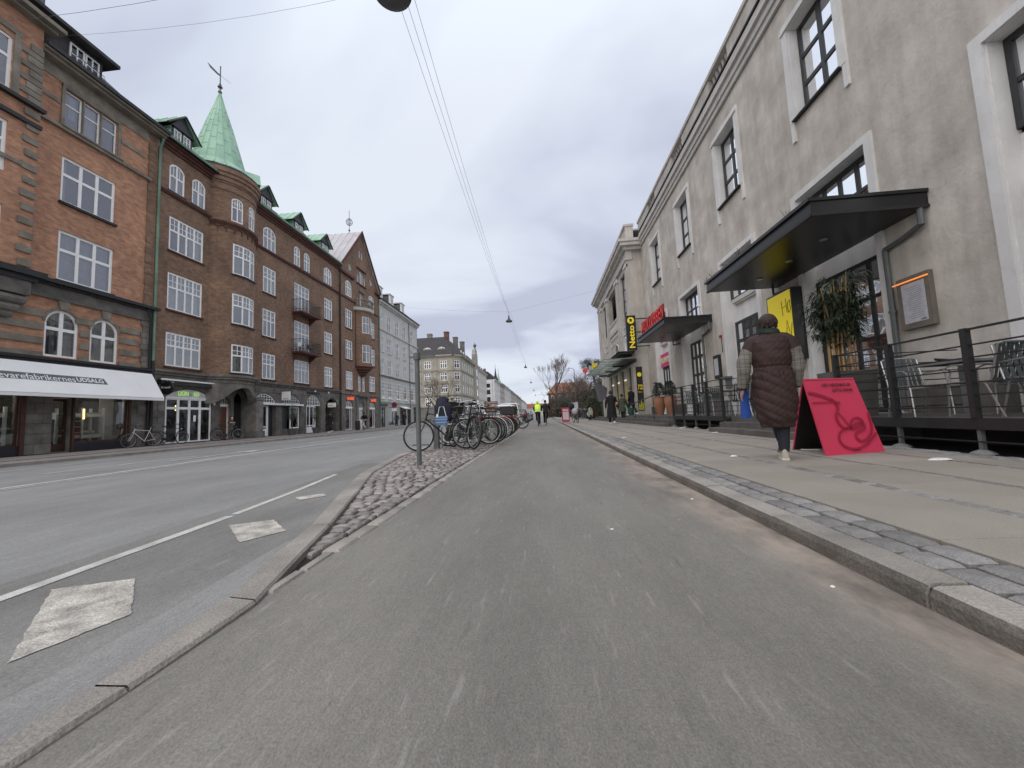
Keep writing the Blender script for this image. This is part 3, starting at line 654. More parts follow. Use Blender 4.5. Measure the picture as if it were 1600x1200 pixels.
# ------------------------------------------------------------------ left row: the orange brick building
F = LEFT
B1 = thing('brick_house', 'orange brick house with stone bands and a wide white shop awning, leftmost in the row', 'house', (-20, 14, 0))
U0, U1 = 3., 18.0
ops1 = [(13.95, 16.03, 14.12, 15.78), (13.98, 16.05, 10.7, 12.74), (14.0, 16.08, 7.28, 9.45), (13.72, 14.86, 4.02, 6.0, .55), (15.3, 16.42, 4.0, 5.98, .53), (9.6, 13.12, .42, 2.9), (14.12, 14.76, .1, 2.9), (14.84, 16.97, .42, 2.9)]
facade(F, U0, U1, 3.6, 16.6, [o for o in ops1 if o[2] > 3], BRICK_O, B1, depth=.22)
facade(F, U0, U1, .0, 3.6, [o for o in ops1 if o[2] < 3], STONE, B1, name='shopfront_wall', depth=.3)
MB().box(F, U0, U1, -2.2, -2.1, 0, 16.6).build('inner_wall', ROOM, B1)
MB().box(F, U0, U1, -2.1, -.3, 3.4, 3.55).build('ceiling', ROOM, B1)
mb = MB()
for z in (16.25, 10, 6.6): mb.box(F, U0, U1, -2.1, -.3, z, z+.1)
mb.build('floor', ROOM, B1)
# upper windows
for o in ops1[1:3]: window(F, *o[:4], 3, [.63, .37], B1, WHITE, G_FLAT, n=-.05, fw=.10, mw=.12, curt=[(.04, .14), (.40, .46)])
for k in range(3):
    a = 13.95+.70*k; window(F, a, a+.66, 14.14, 15.76, 1, [.63, .37], B1, WHITE, G_FLAT, n=-.07, fw=.055, mw=.05, curt=[(.6, .9)] if k else [(.5, .9)])
for o in ops1[3:5]: window(F, *o[:4], 2, [.60, .40], B1, WHITE, G_FLAT, rise=o[4], n=-.04, fw=.085, mw=.13, curt=[(.7, .95), (.3, .42)] if o[0] < 15 else [(.05, .3), (.62, .9)])
# stone dressings
def part(name, m, parent, *boxes, fr=None, **k):
    mb = MB()
    for b in boxes: mb.box(fr or F, *b)
    return mb.build(name, m, parent, **k)
part('window_surround', SANDST, B1, (13.83, 13.945, 0, .06, 14.0, 15.9), (16.035, 16.15, 0, .06, 14.0, 15.9), (13.83, 16.15, 0, .07, 15.79, 15.95), (14.61, 14.66, -.18, .03, 14.12, 15.79), (15.31, 15.36, -.18, .03, 14.12, 15.79))
part('string_course', SANDST, B1, (12.9, 17.6, 0, .14, 13.84, 13.98), (13.8, 16.2, 0, .2, 13.98, 14.05))
part('frieze', SANDST, B1, (12.9, 17.6, 0, .035, 15.955, 16.5))
part('cornice', SANDST, B1, (12.9, 18.05, 0, .42, 16.5, 16.62), (12.9, 18.05, 0, .55, 16.62, 16.76))
part('gutter', BLACKM, B1, (12.9, 18.1, .5, .64, 16.72, 16.88))
part('frieze', STONE, B1, (3, 17.95, 0, .06, 6.5, 6.93), (3, 17.95, 0, .1, 6.40, 6.5))
part('ledge', BLACKM, B1, (12.92, 18.1, 0, .16, 6.935, 7.03), (12.92, 18.15, 0, .30, 7.03, 7.17))
part('ledge', BLACKM, B1, (3, 17.9, 0, .12, 3.72, 3.84), (3, 18.0, 0, .2, 3.84, 3.95))
for z, h in ((3.96, .2), (4.48, .27), (5.04, .27), (5.58, .28)):
    for a, b in ((10.4, 13.68), (14.9, 15.26), (16.46, 17.35)): part('stone_band', SANDST, B1, (a, b, 0, .05, z, z+h))
for a, b in ((14.72, 14.9), (15.26, 15.42)): part('stone_band', SANDST, B1, (a, b, 0, .05, 5.58, 5.86))
for uc in (14.29, 15.86): MB().poly(F, [(uc-.13, 6.03), (uc+.13, 6.03), (uc+.2, 6.39), (uc-.2, 6.39)], 0, .08).build('keystone', SANDST, B1)
for o in ops1[3:5]:
    mb = MB(); A = arc_top(o[0]-.1, o[1]+.1, o[3]+.1, o[4]+.05); Bq = arc_top(o[0], o[1], o[3], o[4])
    for i in range(len(A)-1): mb.poly(F, [Bq[i], A[i], A[i+1], Bq[i+1]], 0, .03)
    mb.build('arch_ring', SANDST, B1)
for o in ops1[1:3]: part('sill', BLACKM, B1, (o[0]-.06, o[1]+.06, -.05, .12, o[2]-.1, o[2]))
part('stone_band', SANDST, B1, (16.2, 17.3, 0, .04, 14.95, 15.12)); part('stone_band', SANDST, B1, (12.92, 13.8, 0, .04, 14.95, 15.12))
for k in range(34):                    # end pilaster with quoins
    z = 7.2+k*.28; w = .0 if k % 2 else .06
    part('quoin', BRICK_B, B1, (17.52-w*.5, 17.86, 0, .05 if k % 2 else .065, z, z+.275))
for k in range(8): part('quoin', STONE, B1, (17.5-(k % 2)*.08, 17.86, 0, .07, 4.0+k*.3, 4.285+k*.3))
# projecting bay at the left edge
Fb = Fr((-19.6, 0, 0), (0, 1, 0), (1, 0, 0))
facade(Fb, 4, 12.9, 7.2, 17.3, [(9.0, 12.05, 13.95, 16.1), (9.0, 12.05, 10.7, 12.7), (9.0, 12.05, 7.3, 9.4)], BRICK_O, B1, name='bay_wall', depth=.2)
part('bay_cheek', BRICK_O, B1, (12.8, 12.897, 0, .398, 7.2, 17.3))
for z0, z1 in ((13.95, 16.1), (10.7, 12.7), (7.3, 9.4)): window(Fb, 9., 12.05, z0, z1, 4, [.63, .37], B1, WHITE, G_FLAT, n=-.06, fw=.1, mw=.12)
part('bay_ledge', BLACKM, B1, (4, 13.1, -.38, .12, 6.75, 6.95), (4, 13.3, -.38, .25, 6.95, 7.18), fr=Fb)
part('bay_ledge', STONE, B1, (4, 12.95, -.38, .05, 6.2, 6.75), fr=Fb)
for k, (r, z) in enumerate(((.34, 6.0), (.26, 5.68), (.18, 5.42))): MB().tube([F.p(4, r*.7, z), F.p(12.85-k*.12, r*.7, z)], .2-.03*k, 10).build('corbel', STONE, B1)
part('bay_string', BLACKM, B1, (4, 13.0, 0, .2, 13.72, 13.86), (4, 12.95, 0, .12, 12.98, 13.14), fr=Fb)
part('stone_band', SANDST, B1, (4, 12.9, 0, .05, 11.2, 11.36), fr=Fb)
part('window_surround', SANDST, B1, (12.06, 12.25, 0, .05, 13.9, 16.3), (4, 12.25, 0, .06, 16.3, 16.5), fr=Fb)
for k in range(17):
    z = 7.3+k*.55+(.3 if z > 99 else 0)
    if z < 16.8: part('quoin', SANDST, B1, (12.52-(k % 2)*.07, 12.91, 0, .06, z, z+.26), fr=Fb)
for k in range(4): part('stone_band', SANDST, B1, (12.25, 12.91, 0, .055, 14.2+k*.55, 14.42+k*.55), fr=Fb)
part('bay_cornice', SANDST, B1, (4, 13.15, -.38, .3, 17.3, 17.45), (4, 13.3, -.38, .5, 17.45, 17.62), fr=Fb)
# roof and dormer
mb = MB(); P = F.p
mb.quad(P(3, .3, 16.78), P(18, .3, 16.78), P(16.3, -3, 20.3), P(3, -3, 20.3)); mb.quad(P(18, .3, 16.78), P(18, -3, 17.4), P(16.3, -3, 20.3)); mb.quad(P(3, -3, 20.3), P(16.3, -3, 20.3), P(16.3, -9, 20.6), P(3, -9, 20.6)); mb.quad(P(18, -3, 17.4), P(18, -9, 17.4), P(16.3, -9, 20.6), P(16.3, -3, 20.3))
rf = mb.build('roof', SLATE, B1)
dm = part('dormer', SLATE, B1, (9.5, 15.35, -2.5, -.32, 16.9, 18.3), (9.5, 14.05, -.32, -.10, 16.9, 18.3), (15.22, 15.35, -.32, -.1, 16.9, 18.3), (14.05, 15.22, -.32, -.1, 18.15, 18.3), (9.2, 15.75, -3.5, .35, 18.34, 18.5))
for a in (14.08, 14.66): window(F, a, a+.55, 16.95, 18.14, 2, [.62, .38], dm, WHITE, G_DARK, n=-.06, fw=.06, mw=.05)
mb = MB()
for z in (17.15, 17.35, 17.55): mb.tube([P(14.0, .12, z), P(15.3, .12, z)], .014, 5)
for k in range(9): mb.tube([P(14.0+k*.1625, .12, 16.9), P(14.0+k*.1625, .12, 17.55)], .008, 4)
mb.build('dormer_rail', BLACK, dm)
part('chimney', STONE, B1, (14.2, 15.1, -4.0, -3.0, 19.5, 23.4), (14.1, 15.2, -4.1, -2.9, 23.4, 23.6))
mb = MB(); mb.tube([P(17.99, .32, 16.6), P(17.99, .25, 16.3), P(17.99, .13, 16.0), P(17.99, .13, 10), P(17.99, .13, 4.4)], .065, 10)
for z in (15, 13, 11, 9, 7, 5): mb.tube([P(17.99, .13, z), P(17.99, .13, z+.07)], .085, 10)
mb.build('drainpipe', COPPERD, B1, smooth=True)
MB().tube([P(17.99, .13, 4.4), P(17.99, .13, .1)], .07, 10).build('drainpipe', BLACKM, B1, smooth=True)
MB().tube([P(17.6, .2, 7.0), P(17.75, .2, 6.5), P(17.82, .12, 6.0), P(17.82, .12, .1)], .05, 8).build('drainpipe', BLACKM, B1, smooth=True)
# shopfront
BROWNW = mat('dark red brown wood', (.055, .022, .015), .5, .2, 6)
NAVYB = mat('dark blue plinth', (.013, .014, .022), .45, .2, 3)
window(F, 9.6, 13.12, .42, 2.9, 2, [1], B1, BROWNW, G_SHOP, n=-.02, fw=.06, name='shop_window')
window(F, 14.84, 16.97, .42, 2.9, 1, [1], B1, BROWNW, G_SHOP, n=-.02, fw=.07, name='shop_window')
part('plinth', NAVYB, B1, (9.5, 13.15, 0, .05, .06, .42)); part('plinth', NAVYB, B1, (14.84, 17.0, 0, .05, .06, .42))
part('column', BROWNW, B1, (13.13, 13.26, 0, .1, .06, 3.1)); part('column', BROWNW, B1, (14.755, 14.835, 0, .1, .06, 3.1)); part('column', BROWNW, B1, (16.98, 17.06, 0, .1, .06, 3.1))
dr = part('door', BROWNW, B1, (14.14, 14.22, -.26, -.2, .1, 2.3), (14.66, 14.74, -.26, -.2, .1, 2.3), (14.22, 14.66, -.26, -.2, .1, .4), (14.22, 14.66, -.26, -.2, 2.2, 2.3))
m2 = MB(); m2.quad(F.p(14.22, -.23, .4), F.p(14.66, -.23, .4), F.p(14.66, -.23, 2.2), F.p(14.22, -.23, 2.2)); m2.build('pane', G_DARK, dr)
part('notice', WHITE, dr, (14.26, 14.42, -.225, -.22, 1.45, 1.72)); MB().tube([P(14.64, -.19, .95), P(14.64, -.15, .98), P(14.58, -.15, .98)], .015, 6).build('handle', STEEL, dr)
part('door_sign', mat('dull red sign', (.16, .02, .02), .5), B1, (14.16, 14.72, -.15, -.1, 2.4, 2.62))
for a, b in ((13.28, 14.1), (17.08, 17.95)):                 # rough stone blocks of the piers
    z = .08; k = 0
    while z < 3.1:
        h = .40; us_ = [a, (a+b)/2+(.12 if k % 2 else -.12), b]
        for p, q in zip(us_, us_[1:]): part('stone_block', STONE, B1, (p+.006, q-.006, 0, random.uniform(.035, .06), z+.006, z+h-.006))
        z += h; k += 1
# awning with its lettering
aw = MB(); A0, A1 = 4.0, 17.92
aw.hexa([P(A0, .14, 3.66), P(A1, .14, 3.66), P(A1, .88, 2.40), P(A0, .88, 2.40), P(A0, .16, 3.70), P(A1, .16, 3.70), P(A1, .90, 2.44), P(A0, .90, 2.44)])
aw.quad(P(A0, .89, 2.43), P(A1, .89, 2.43), P(A1, .895, 2.30), P(A0, .895, 2.30))
CANVAS = mat('white awning canvas', (.84, .84, .82), .85, .05, 1.2, .1, 8, col2=(.90, .90, .885))
awn = aw.build('awning', CANVAS, B1)
sd = (P(0, .90, 2.44)-P(0, .16, 3.70)).normalized(); up = -sd; nrm = Vector((0, 1, 0)).cross(up).normalized()
SL = (P(0, .90, 2.44)-P(0, .16, 3.70)).length
def awp(u, t, lift=0): return P(u, .16, 3.70)+sd*SL*t+nrm*lift
mb = MB(); mb.quad(awp(11.5, .60, .004), awp(15.62, .60, .004), awp(15.55, .38, .004), awp(11.5, .38, .004)); mb.build('lettering_band', GREYP, awn)
text('Trævarefabrikernes', 'lettering', WHITE2, awn, awp(11.72, .585, .007), (0, 1, 0), up, 2.72, SL*.175, .004, bold=.0)
text('UDSALG', 'lettering', WHITE2, awn, awp(14.5, .56, .007), (0, 1, 0), up, .98, SL*.145, .004, bold=.022)
for u in (5, 9.5, 14, 17.85): MB().tube([P(u, .1, 2.9), P(u, .88, 2.40)], .02, 6).build('awning_arm', BLACK, awn)
# bunk beds shown in the windows
def bunk(u0, u1, label):
    t = thing('bunk_bed', label, 'bed', F.p((u0+u1)/2, -.6, .42)); WB = mat('white bed paint', (.72, .74, .70), .5)
    for a in (u0, u1-.08):
        for n in (-1.0, -.35): part('post', WB, t, (a, a+.08, n, n+.07, .42, 1.95))
    for z in (.62, 1.55):
        for n in (-.99, -.34): part('rail', WB, t, (u0+.08, u1-.08, n, n+.04, z, z+.13))
    for z in (.75, 1.68): part('mattress', mat('grey bedding', (.3, .31, .31), .9), t, (u0+.09, u1-.09, -.94, -.36, z-.03, z+.06))
    part('ladder_post', WB, t, (u0+.42, u0+.48, -.30, -.25, .6, 1.95))
    for z in (.85, 1.1, 1.35, 1.6): part('rung', WB, t, (u0+.08, u0+.42, -.30, -.26, z, z+.03))
    mb = MB(); mb.ball(F.p(u1-.35, -.65, .87), .2, 10, .8, 1.2, .45); mb.build('pillow', mat('grey bedding', (.3, .31, .31)), t, smooth=True)
bunk(14.92, 16.25, 'white bunk bed with a ladder, in the shop window right of the brown door')
bunk(11.6, 12.98, 'white bunk bed at the left edge, in the shop window left of the stone pier')
part('display_screen', mat('pale screen', (.42, .40, .36), .9), B1, (16.32, 16.9, -.7, -.66, .45, 2.8)); part('display_screen', mat('pale screen', (.42, .40, .36), .9), B1, (12.3, 12.9, -1.15, -1.1, .45, 2.8))
tag(MB().tube([P(15.45, -.32, 1.62), P(15.45, -.30, 1.62)], .13, 14).build('sticker', YELLOW), 'round yellow price sticker hanging on the white bunk bed', 'sticker')
LAMPW = emit_mat('warm lamp', (1., .72, .3), 3.)
part('window_lamp', LAMPW, B1, (15.37, 15.41, -.24, -.21, 1.45, 1.9))
SHOPL = emit_mat('shop strip light', (1., .9, .75), 22.)
for a, b in ((10.0, 13.0), (14.95, 16.9)): part('display_light', SHOPL, B1, (a, b, -.62, -.5, 3.3, 3.36))

# ------------------------------------------------------------------ the brown brick house with the turret
B2 = thing('turret_house', 'brown brick corner house with round turret and green copper spire', 'house', (-20, 27, 0))
V0, V1 = 18.05, 36.35
c1 = [(18.73, 20.85, z0, z1) for z0, z1 in ((4.25, 6.1), (7.36, 9.42), (10.67, 12.6))]
c1a = [(18.65, 19.56, 14.05, 15.72, .28), (20.03, 20.92, 14.05, 15.72, .28)]
c3 = [(25.83, 27.17, z0, z1) for z0, z1 in ((4.22, 6.1), (7.36, 9.4), (10.64, 12.6))]; c3a = [(25.8, 27.15, 13.95, 15.75, .38)]
c4a = [(29.33, 30.13, 14.05, 15.75, .3), (30.66, 31.48, 14.05, 15.75, .3)]; c4 = [(29.4, 31.4, 10.05, 12.6), (29.4, 31.4, 6.75, 9.4)]; c4b = [(29.42, 31.4, 4.25, 6.13)]
c5 = [(33.74, 35.05, z0, z1) for z0, z1 in ((4.2, 6.1), (7.36, 9.4), (10.62, 12.62))]; c5a = [(33.67, 34.99, 14.05, 15.7, .36)]
tow = (21.3, 24.8)
allw = c1+c1a+c3+c3a+c4a+c4+c4b+c5+c5a
facade(F, V0, V1, 3.75, 16.6, allw+[(tow[0], tow[1], 3.76, 16.59)], BRICK_B, B2, depth=.16)
grd = [(18.8, 21.72, .06, 3.12, .55), (22.3, 23.15, .06, 2.75, .42), (23.35, 24.35, .06, 3.1, .5), (25.05, 27.3, .06, 3.18, .62), (28.0, 30.28, .06, 3.22, .62), (31.0, 33.1, .06, 3.35, .85), (33.85, 36.2, .06, 3.2, 1.1)]
facade(F, V0, V1, 0, 3.75, grd, STONE, B2, name='base_wall', depth=.35)
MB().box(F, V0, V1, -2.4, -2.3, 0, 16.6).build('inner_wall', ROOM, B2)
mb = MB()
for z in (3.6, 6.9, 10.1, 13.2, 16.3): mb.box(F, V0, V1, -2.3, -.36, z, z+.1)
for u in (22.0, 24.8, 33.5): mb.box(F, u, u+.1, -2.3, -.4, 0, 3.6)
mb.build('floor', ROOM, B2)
S = [(.04, .2), (.3, .42), (.52, .66), (.84, .96)]
for o in c1: window(F, *o[:4], 4, [.62, .38], B2, WHITE, G_FLAT, n=-.02, fw=.09, mw=.09, sub=(2, 2), curt=S)
for o in c1a: window(F, *o[:4], 2, [.55, .45], B2, WHITE, G_FLAT, rise=o[4], n=-.02, fw=.09, mw=.09, sub=(2, 1), curt=[(.05, .3), (.62, .95)])
for o in c3+c5: window(F, *o[:4], 3, [.6, .4], B2, WHITE, G_FLAT, n=-.02, fw=.09, mw=.085, sub=(1, 2), curt=[(.05, .3), (.7, .95)])
for o in c3a+c5a: window(F, *o[:4], 3, [.55, .45], B2, WHITE, G_FLAT, rise=o[4], n=-.02, fw=.09, mw=.085, sub=(1, 2), curt=[(.05, .3), (.6, .95)])
for o in c4a: window(F, *o[:4], 2, [.55, .45], B2, WHITE, G_FLAT, rise=o[4], n=-.02, fw=.09, mw=.085, sub=(1, 2), curt=[(.1, .4)])
for o in c4: window(F, *o[:4], 4, [.64, .36], B2, WHITE, G_FLAT, n=-.03, fw=.08, mw=.07, sub=(1, 2), curt=[(.05, .25), (.4, .6)], name='balcony_door')
for o in c4b: window(F, *o[:4], 4, [.6, .4], B2, WHITE, G_FLAT, n=-.03, fw=.08, mw=.06, sub=(1, 2), curt=[(.05, .3), (.7, .95)])
REDSILL = mat('red brown ledge', (.10, .042, .03), .8, .25, 4)
for o in allw: part('sill', REDSILL if o[2] < 14 else BLACKM, B2, (o[0]-.07, o[1]+.07, -.03, .09, o[2]-.09, o[2]))
for a, b in ((V0, 21.25), (24.85, V1)):
    part('string_course', REDSILL, B2, (a, b, 0, .09, 13.74, 13.82), (a, b, 0, .14, 13.82, 13.93)); part('cornice', REDSILL, B2, (a, b, 0, .1, 16.3, 16.45), (a, b, 0, .2, 16.45, 16.6), (a, b, 0, .32, 16.6, 16.75))
    part('gutter', COPPERD, B2, (a, b, .3, .48, 16.76, 16.9)); part('ledge', STONE, B2, (a, b, 0, .1, 3.76, 3.9), (a, b, 0, .2, 3.9, 4.02))
part('gutter', BLACKM, B2, (V0, 22.1, .32, .5, 16.70, 16.755))
# roof with copper edge
mb = MB(); mb.quad(P(V0, .3, 16.85), P(V1, .3, 16.85), P(V1, -3.4, 20.2), P(V0, -3.4, 20.2)); mb.quad(P(V0, -3.4, 20.2), P(V1, -3.4, 20.2), P(V1, -10, 20.5), P(V0, -10, 20.5)); mb.build('roof', SLATE, B2)
mb = MB(); mb.quad(P(V0, .34, 16.9), P(V1, .34, 16.9), P(V1, -.25, 17.42), P(V0, -.25, 17.42)); mb.build('roof_edge', COPPER, B2)
def gable_dormer(B, u, z=17.15, w=.62, n=-.45, roofm=COPPER, hw=1.05, ph=.85):
    d = part('dormer', BLACKM, B, (u-w, u+w, n-2.4, n-.02, z-.2, z+1.15)); front = MB(); front.poly(F, [(u-w-.08, z+1.1), (u+w+.08, z+1.1), (u, z+1.1+ph+.1)], n-.02, n+.12); front.build('dormer_gable', DGREY, d)
    part('dormer_front', DGREY, d, (u-w, u-w+.1, n-.02, n+.06, z-.1, z+1.1), (u+w-.1, u+w, n-.02, n+.06, z-.1, z+1.1), (u-.06, u+.06, n-.02, n+.06, z-.1, z+1.1), (u-w, u+w, n-.02, n+.06, z+1.0, z+1.12))
    for a, b in ((u-w+.1, u-.06), (u+.06, u+w-.1)): window(F, a, b, z, z+.99, 2, [.34, .33, .33], d, WHITE, G_FLAT, n=n+.05, fw=.05, mw=.03, split=False)
    MB().poly(F, [(u-w-.02, z-.2), (u-w+.02, z-.2), (u-w+.02, z+1.1), (u-w-.02, z+1.1)], n-2.4, n).build('dormer_cheek', COPPER, d)
    mb = MB(); t = .07
    for s in (-1, 1):
        a0, a1 = F.p(u, n+.22, z+1.1+ph+.12), F.p(u+s*hw, n+.22, z+.98)
        b0, b1 = F.p(u, n-3.2, z+1.1+ph+.12), F.p(u+s*hw, n-3.2, z+.98); up_ = Vector((0, 0, t))
        mb.hexa([a1, b1, b0, a0, a1+up_, b1+up_, b0+up_, a0+up_])
        for k in range(1, 6):
            q0 = a0.lerp(b0, k/6)+up_*1.3; q1 = a1.lerp(b1, k/6)+up_*1.3; mb.tube([q0, q1], .018, 4)
    mb.build('dormer_roof', roofm, d)
    mb = MB()
    for s in (-1, 1):
        a0, a1 = F.p(u, n+.26, z+1.1+ph+.1), F.p(u+s*(hw+.02), n+.26, z+.94); mb.tube([a0, a1], .06, 4)
    mb.build('barge_board', BLACKM, d)
for u in (19.72, 26.6, 30.55, 34.55): gable_dormer(B2, u)
# turret
T = Pol((-20.9, 23.05, 0), 1.98); A0, A1 = -1.13, 1.13
tw = [(-.50, .40, 4.2, 6.0), (-.50, .40, 7.3, 9.25), (-.50, .40, 10.5, 12.5)]; tw1 = [(-.56, -.20, 13.95, 15.55, .25), (.02, .38, 13.95, 15.55, .25)]
facade(T, A0, A1, 3.76, 16.4, tw+tw1, BRICK_B, B2, name='turret_wall', depth=.14)
for o in tw: window(T, *o[:4], [0, .36, .72, 1], [.62, .38], B2, WHITE, G_FLAT, n=-.02, fw=.09, mw=.09, sub=(2, 2), curt=[(.05, .2), (.55, .7)] if o[2] < 10 else None)
for o in tw1: window(T, *o[:4], 2, [.6, .4], B2, WHITE, G_FLAT, rise=o[4], n=-.03, fw=.07, mw=.05, sub=(2, 2))
for o in tw: part('sill', BLACKM, B2, (o[0]-.03, o[1]+.03, -.03, .09, o[2]-.09, o[2]), fr=T)
def pring(mbq, n1, z0, z1): mbq.box(T, A0, A1, -.02, n1, z0, z1)
mb = MB(); pring(mb, .08, 13.55, 13.66); pring(mb, .14, 13.66, 13.78); mb.build('string_course', REDSILL, B2)
mb = MB()
for k in range(10):                  # the blind arcade under the string course
    c = A0+.11+k*.22; A = arc_top(c-.1, c+.1, 13.5, .09, 6); Bq = arc_top(c-.075, c+.075, 13.44, .065, 6)
    for i in range(6): mb.poly(T, [Bq[i], A[i], A[i+1], Bq[i+1]], 0, .06)
    mb.box(T, c-.115, c-.095, 0, .06, 13.1, 13.42)
mb.build('blind_arcade', REDSILL, B2)
mb = MB(); pring(mb, .05, 15.85, 15.92); mb.build('turret_band', BRICK_B, B2)
mb = MB(); [pring(mb, a, z0, z1) for a, z0, z1 in ((.05, 16.3, 16.42), (.12, 16.42, 16.7), (.2, 16.7, 16.95), (.27, 16.95, 17.12), (.2, 17.12, 17.3))]; mb.build('turret_cornice', BRICK_B, B2)
MB().lathe([(2.2, 17.3), (2.2, 17.36), (1.2, 18.2)], (-20.9, 23.05, 0), 32).build('turret_eave', BLACKM, B2)
ca = (-21.0, 22.9, 0); seg = 16
def conical(prof, m, name, seg, ribs=True):
    mb = MB()
    for q in range(seg):
        t0, t1 = 2*pi*q/seg, 2*pi*(q+1)/seg
        for (r0, z0), (r1, z1) in zip(prof, prof[1:]):
            cc = Vector(ca); g = lambda r, z, t: cc+Vector((r*cos(t), r*sin(t), z))
            mb.quad(g(r0, z0, t0), g(r0, z0, t1), g(r1, z1, t1), g(r1, z1, t0))
        if ribs:
            mb.tube([Vector(ca)+Vector((r*cos(t0)*1.0, r*sin(t0), z+.01)) for r, z in prof], [.03, .03, .028, .022, .016, .012][:len(prof)], 4)
            zz = prof[1][1]+.6+.45*(q % 2)
            while zz < prof[-2][1]-.4:
                def rr(z):
                    for (r0, z0), (r1, z1) in zip(prof, prof[1:]):
                        if z0 <= z <= z1: return r0+(r1-r0)*(z-z0)/(z1-z0)
                cc = Vector(ca); r = rr(zz)+.008; mb.tube([cc+Vector((r*cos(t0), r*sin(t0), zz)), cc+Vector((r*cos(t1), r*sin(t1), zz))], .012, 3)
                zz += 1.0
    return mb.build(name, m, B2)
conical([(2.02, 17.5), (1.55, 18.1), (1.24, 19.3), (.74, 21.2), (.30, 22.7), (.07, 23.6)], COPPER, 'spire', 20)
mb = MB(); cx_, cy_ = ca[0], ca[1]
mb.tube([(cx_, cy_, 23.4), (cx_, cy_, 25.6)], .035, 6); mb.ball((cx_, cy_, 23.72), .13, 8); mb.ball((cx_, cy_, 24.3), .07, 8); mb.lathe([(.02, 24.0), (.16, 24.1), (.02, 24.2)], (cx_, cy_, 0), 8)
for t in range(4): a = t*pi/2; mb.tube([(cx_, cy_, 23.95), (cx_+.14*cos(a), cy_+.14*sin(a), 24.05), (cx_+.1*cos(a), cy_+.1*sin(a), 24.25)], .015, 4)
mb.poly(Fr((cx_, cy_, 0), Vector((.45, .89, 0)).normalized(), (0.89, -.45, 0)), [(-.75, 25.35), (-.15, 25.05), (0, 25.02), (0, 24.9), (-.2, 24.92), (-.6, 25.1)], -.01, .01)
mb.tube([Vector((cx_, cy_, 24.97)), Vector((cx_, cy_, 24.97))+Vector((.45, .89, 0))*.62+Vector((0, 0, -.12))], .012, 4); mb.ball((cx_, cy_, 25.6), .05, 6)
mb.build('weather_vane', GREYP, B2)
# little hood on the spire
mb = MB(); hc = Vector((-20.25, 24.35, 0)); 
for s in (-1, 1): mb.quad(hc+Vector((.75, .42, 18.75)), hc+Vector((-.4, -.5, 18.9)), hc+Vector((-.4+s*-.35, -.5+s*.35, 18.0)), hc+Vector((.75+s*-.42, .42+s*.42, 17.75)))
mb.build('spire_hood', COPPER, B2)
mb = MB(); mb.quad(hc+Vector((.72, .40, 18.68)), hc+Vector((.30, .84, 17.72)), hc+Vector((1.14, 0, 17.72))); mb.build('hood_front', BLACKM, B2)
# corbelled porch below the turret
mb = MB()
for a, z0, z1 in ((.04, 3.55, 3.76), (.16, 3.76, 3.9), (.24, 3.9, 4.05)): mb.box(T, A0, A1, -.3, a, z0, z1)
mb.build('turret_ledge', STONE, B2)
mb = MB(); k = 14
for i in range(k):
    a0, a1 = A0+(A1-A0)*i/k, A0+(A1-A0)*(i+1)/k
    f = lambda a: 2.55+.75*max(0, 1-((a+.05)/.62)**2) if abs(a+.05) < .62 else 2.55-.25*min(1, (abs(a+.05)-.62)/.3)
    g = lambda a, n, z: T.p(a, n, z)
    mb.hexa([g(a0, -.35, f(a0)), g(a1, -.35, f(a1)), g(a1, 0, f(a1)), g(a0, 0, f(a0)), g(a0, -.35, 3.55), g(a1, -.35, 3.55), g(a1, .0, 3.55), g(a0, .0, 3.55)])
mb.build('porch_arch', STONE, B2)
part('porch_pier', STONE, B2, (24.35, 24.98, 0, .78, .06, 2.6), (24.3, 25.03, 0, .84, 2.6, 2.75), (24.28, 25.05, 0, .86, .06, .5))
DOORB = mat('brown varnished door', (.13, .045, .018), .45, .25, 5, stretch=(1, 1, .3))
d = part('door', DOORB, B2, (22.36, 23.09, -.33, -.27, .1, 2.15)); part('door_frame', WHITE, B2, (22.3, 22.36, -.3, -.2, .1, 2.2), (23.09, 23.15, -.3, -.2, .1, 2.2), (22.3, 23.15, -.3, -.2, 2.15, 2.3))
window(F, 22.36, 23.09, 2.3, 2.7, 4, [1], B2, TRIMGREY, G_DARK, rise=.35, n=-.22, fw=.04, mw=.03, split=False, name='fanlight')
part('door', BLACKM, B2, (23.4, 24.3, -.34, -.3, .06, 2.4)); part('door_bell', emit_mat('bell light', (.6, .25, .2), .6), B2, (23.2, 23.26, 0, .02, 1.35, 1.5))
# stone blocks of the base, one by one, between the openings
cnt = 0; z = .06; row = 0
while z < 3.6:
    h = .355; u = V0+.05+(row % 2)*.3
    while u < V1-.1:
        l = random.uniform(.5, .8); ub = min(u+l, V1-.02); c = (u+ub)/2
        ok = True
        for o in grd:
            t0 = arc_z(o[0], o[1], o[3], o[4], min(max(c, o[0]+.01), o[1]-.01))
            if u < o[1]+.02 and ub > o[0]-.02 and z < t0+.05:
                if c < (o[0]+o[1])/2: ub = min(ub, o[0]-.02)
                else: u = max(u, o[1]+.02)
                if ub-u < .15: ok = False; break
        if ok and ub-u > .15 and not (21.25 < c < 24.9 and z > 2.2) and not (24.25 < c < 25.05) and cnt < 240:
            part('stone_block', STONE, B2, (u+.007, ub-.007, 0, random.uniform(.02, .045), z+.007, z+h-.007)); cnt += 1
        u = max(u+l, ub if ok else u+l)
    z += h; row += 1
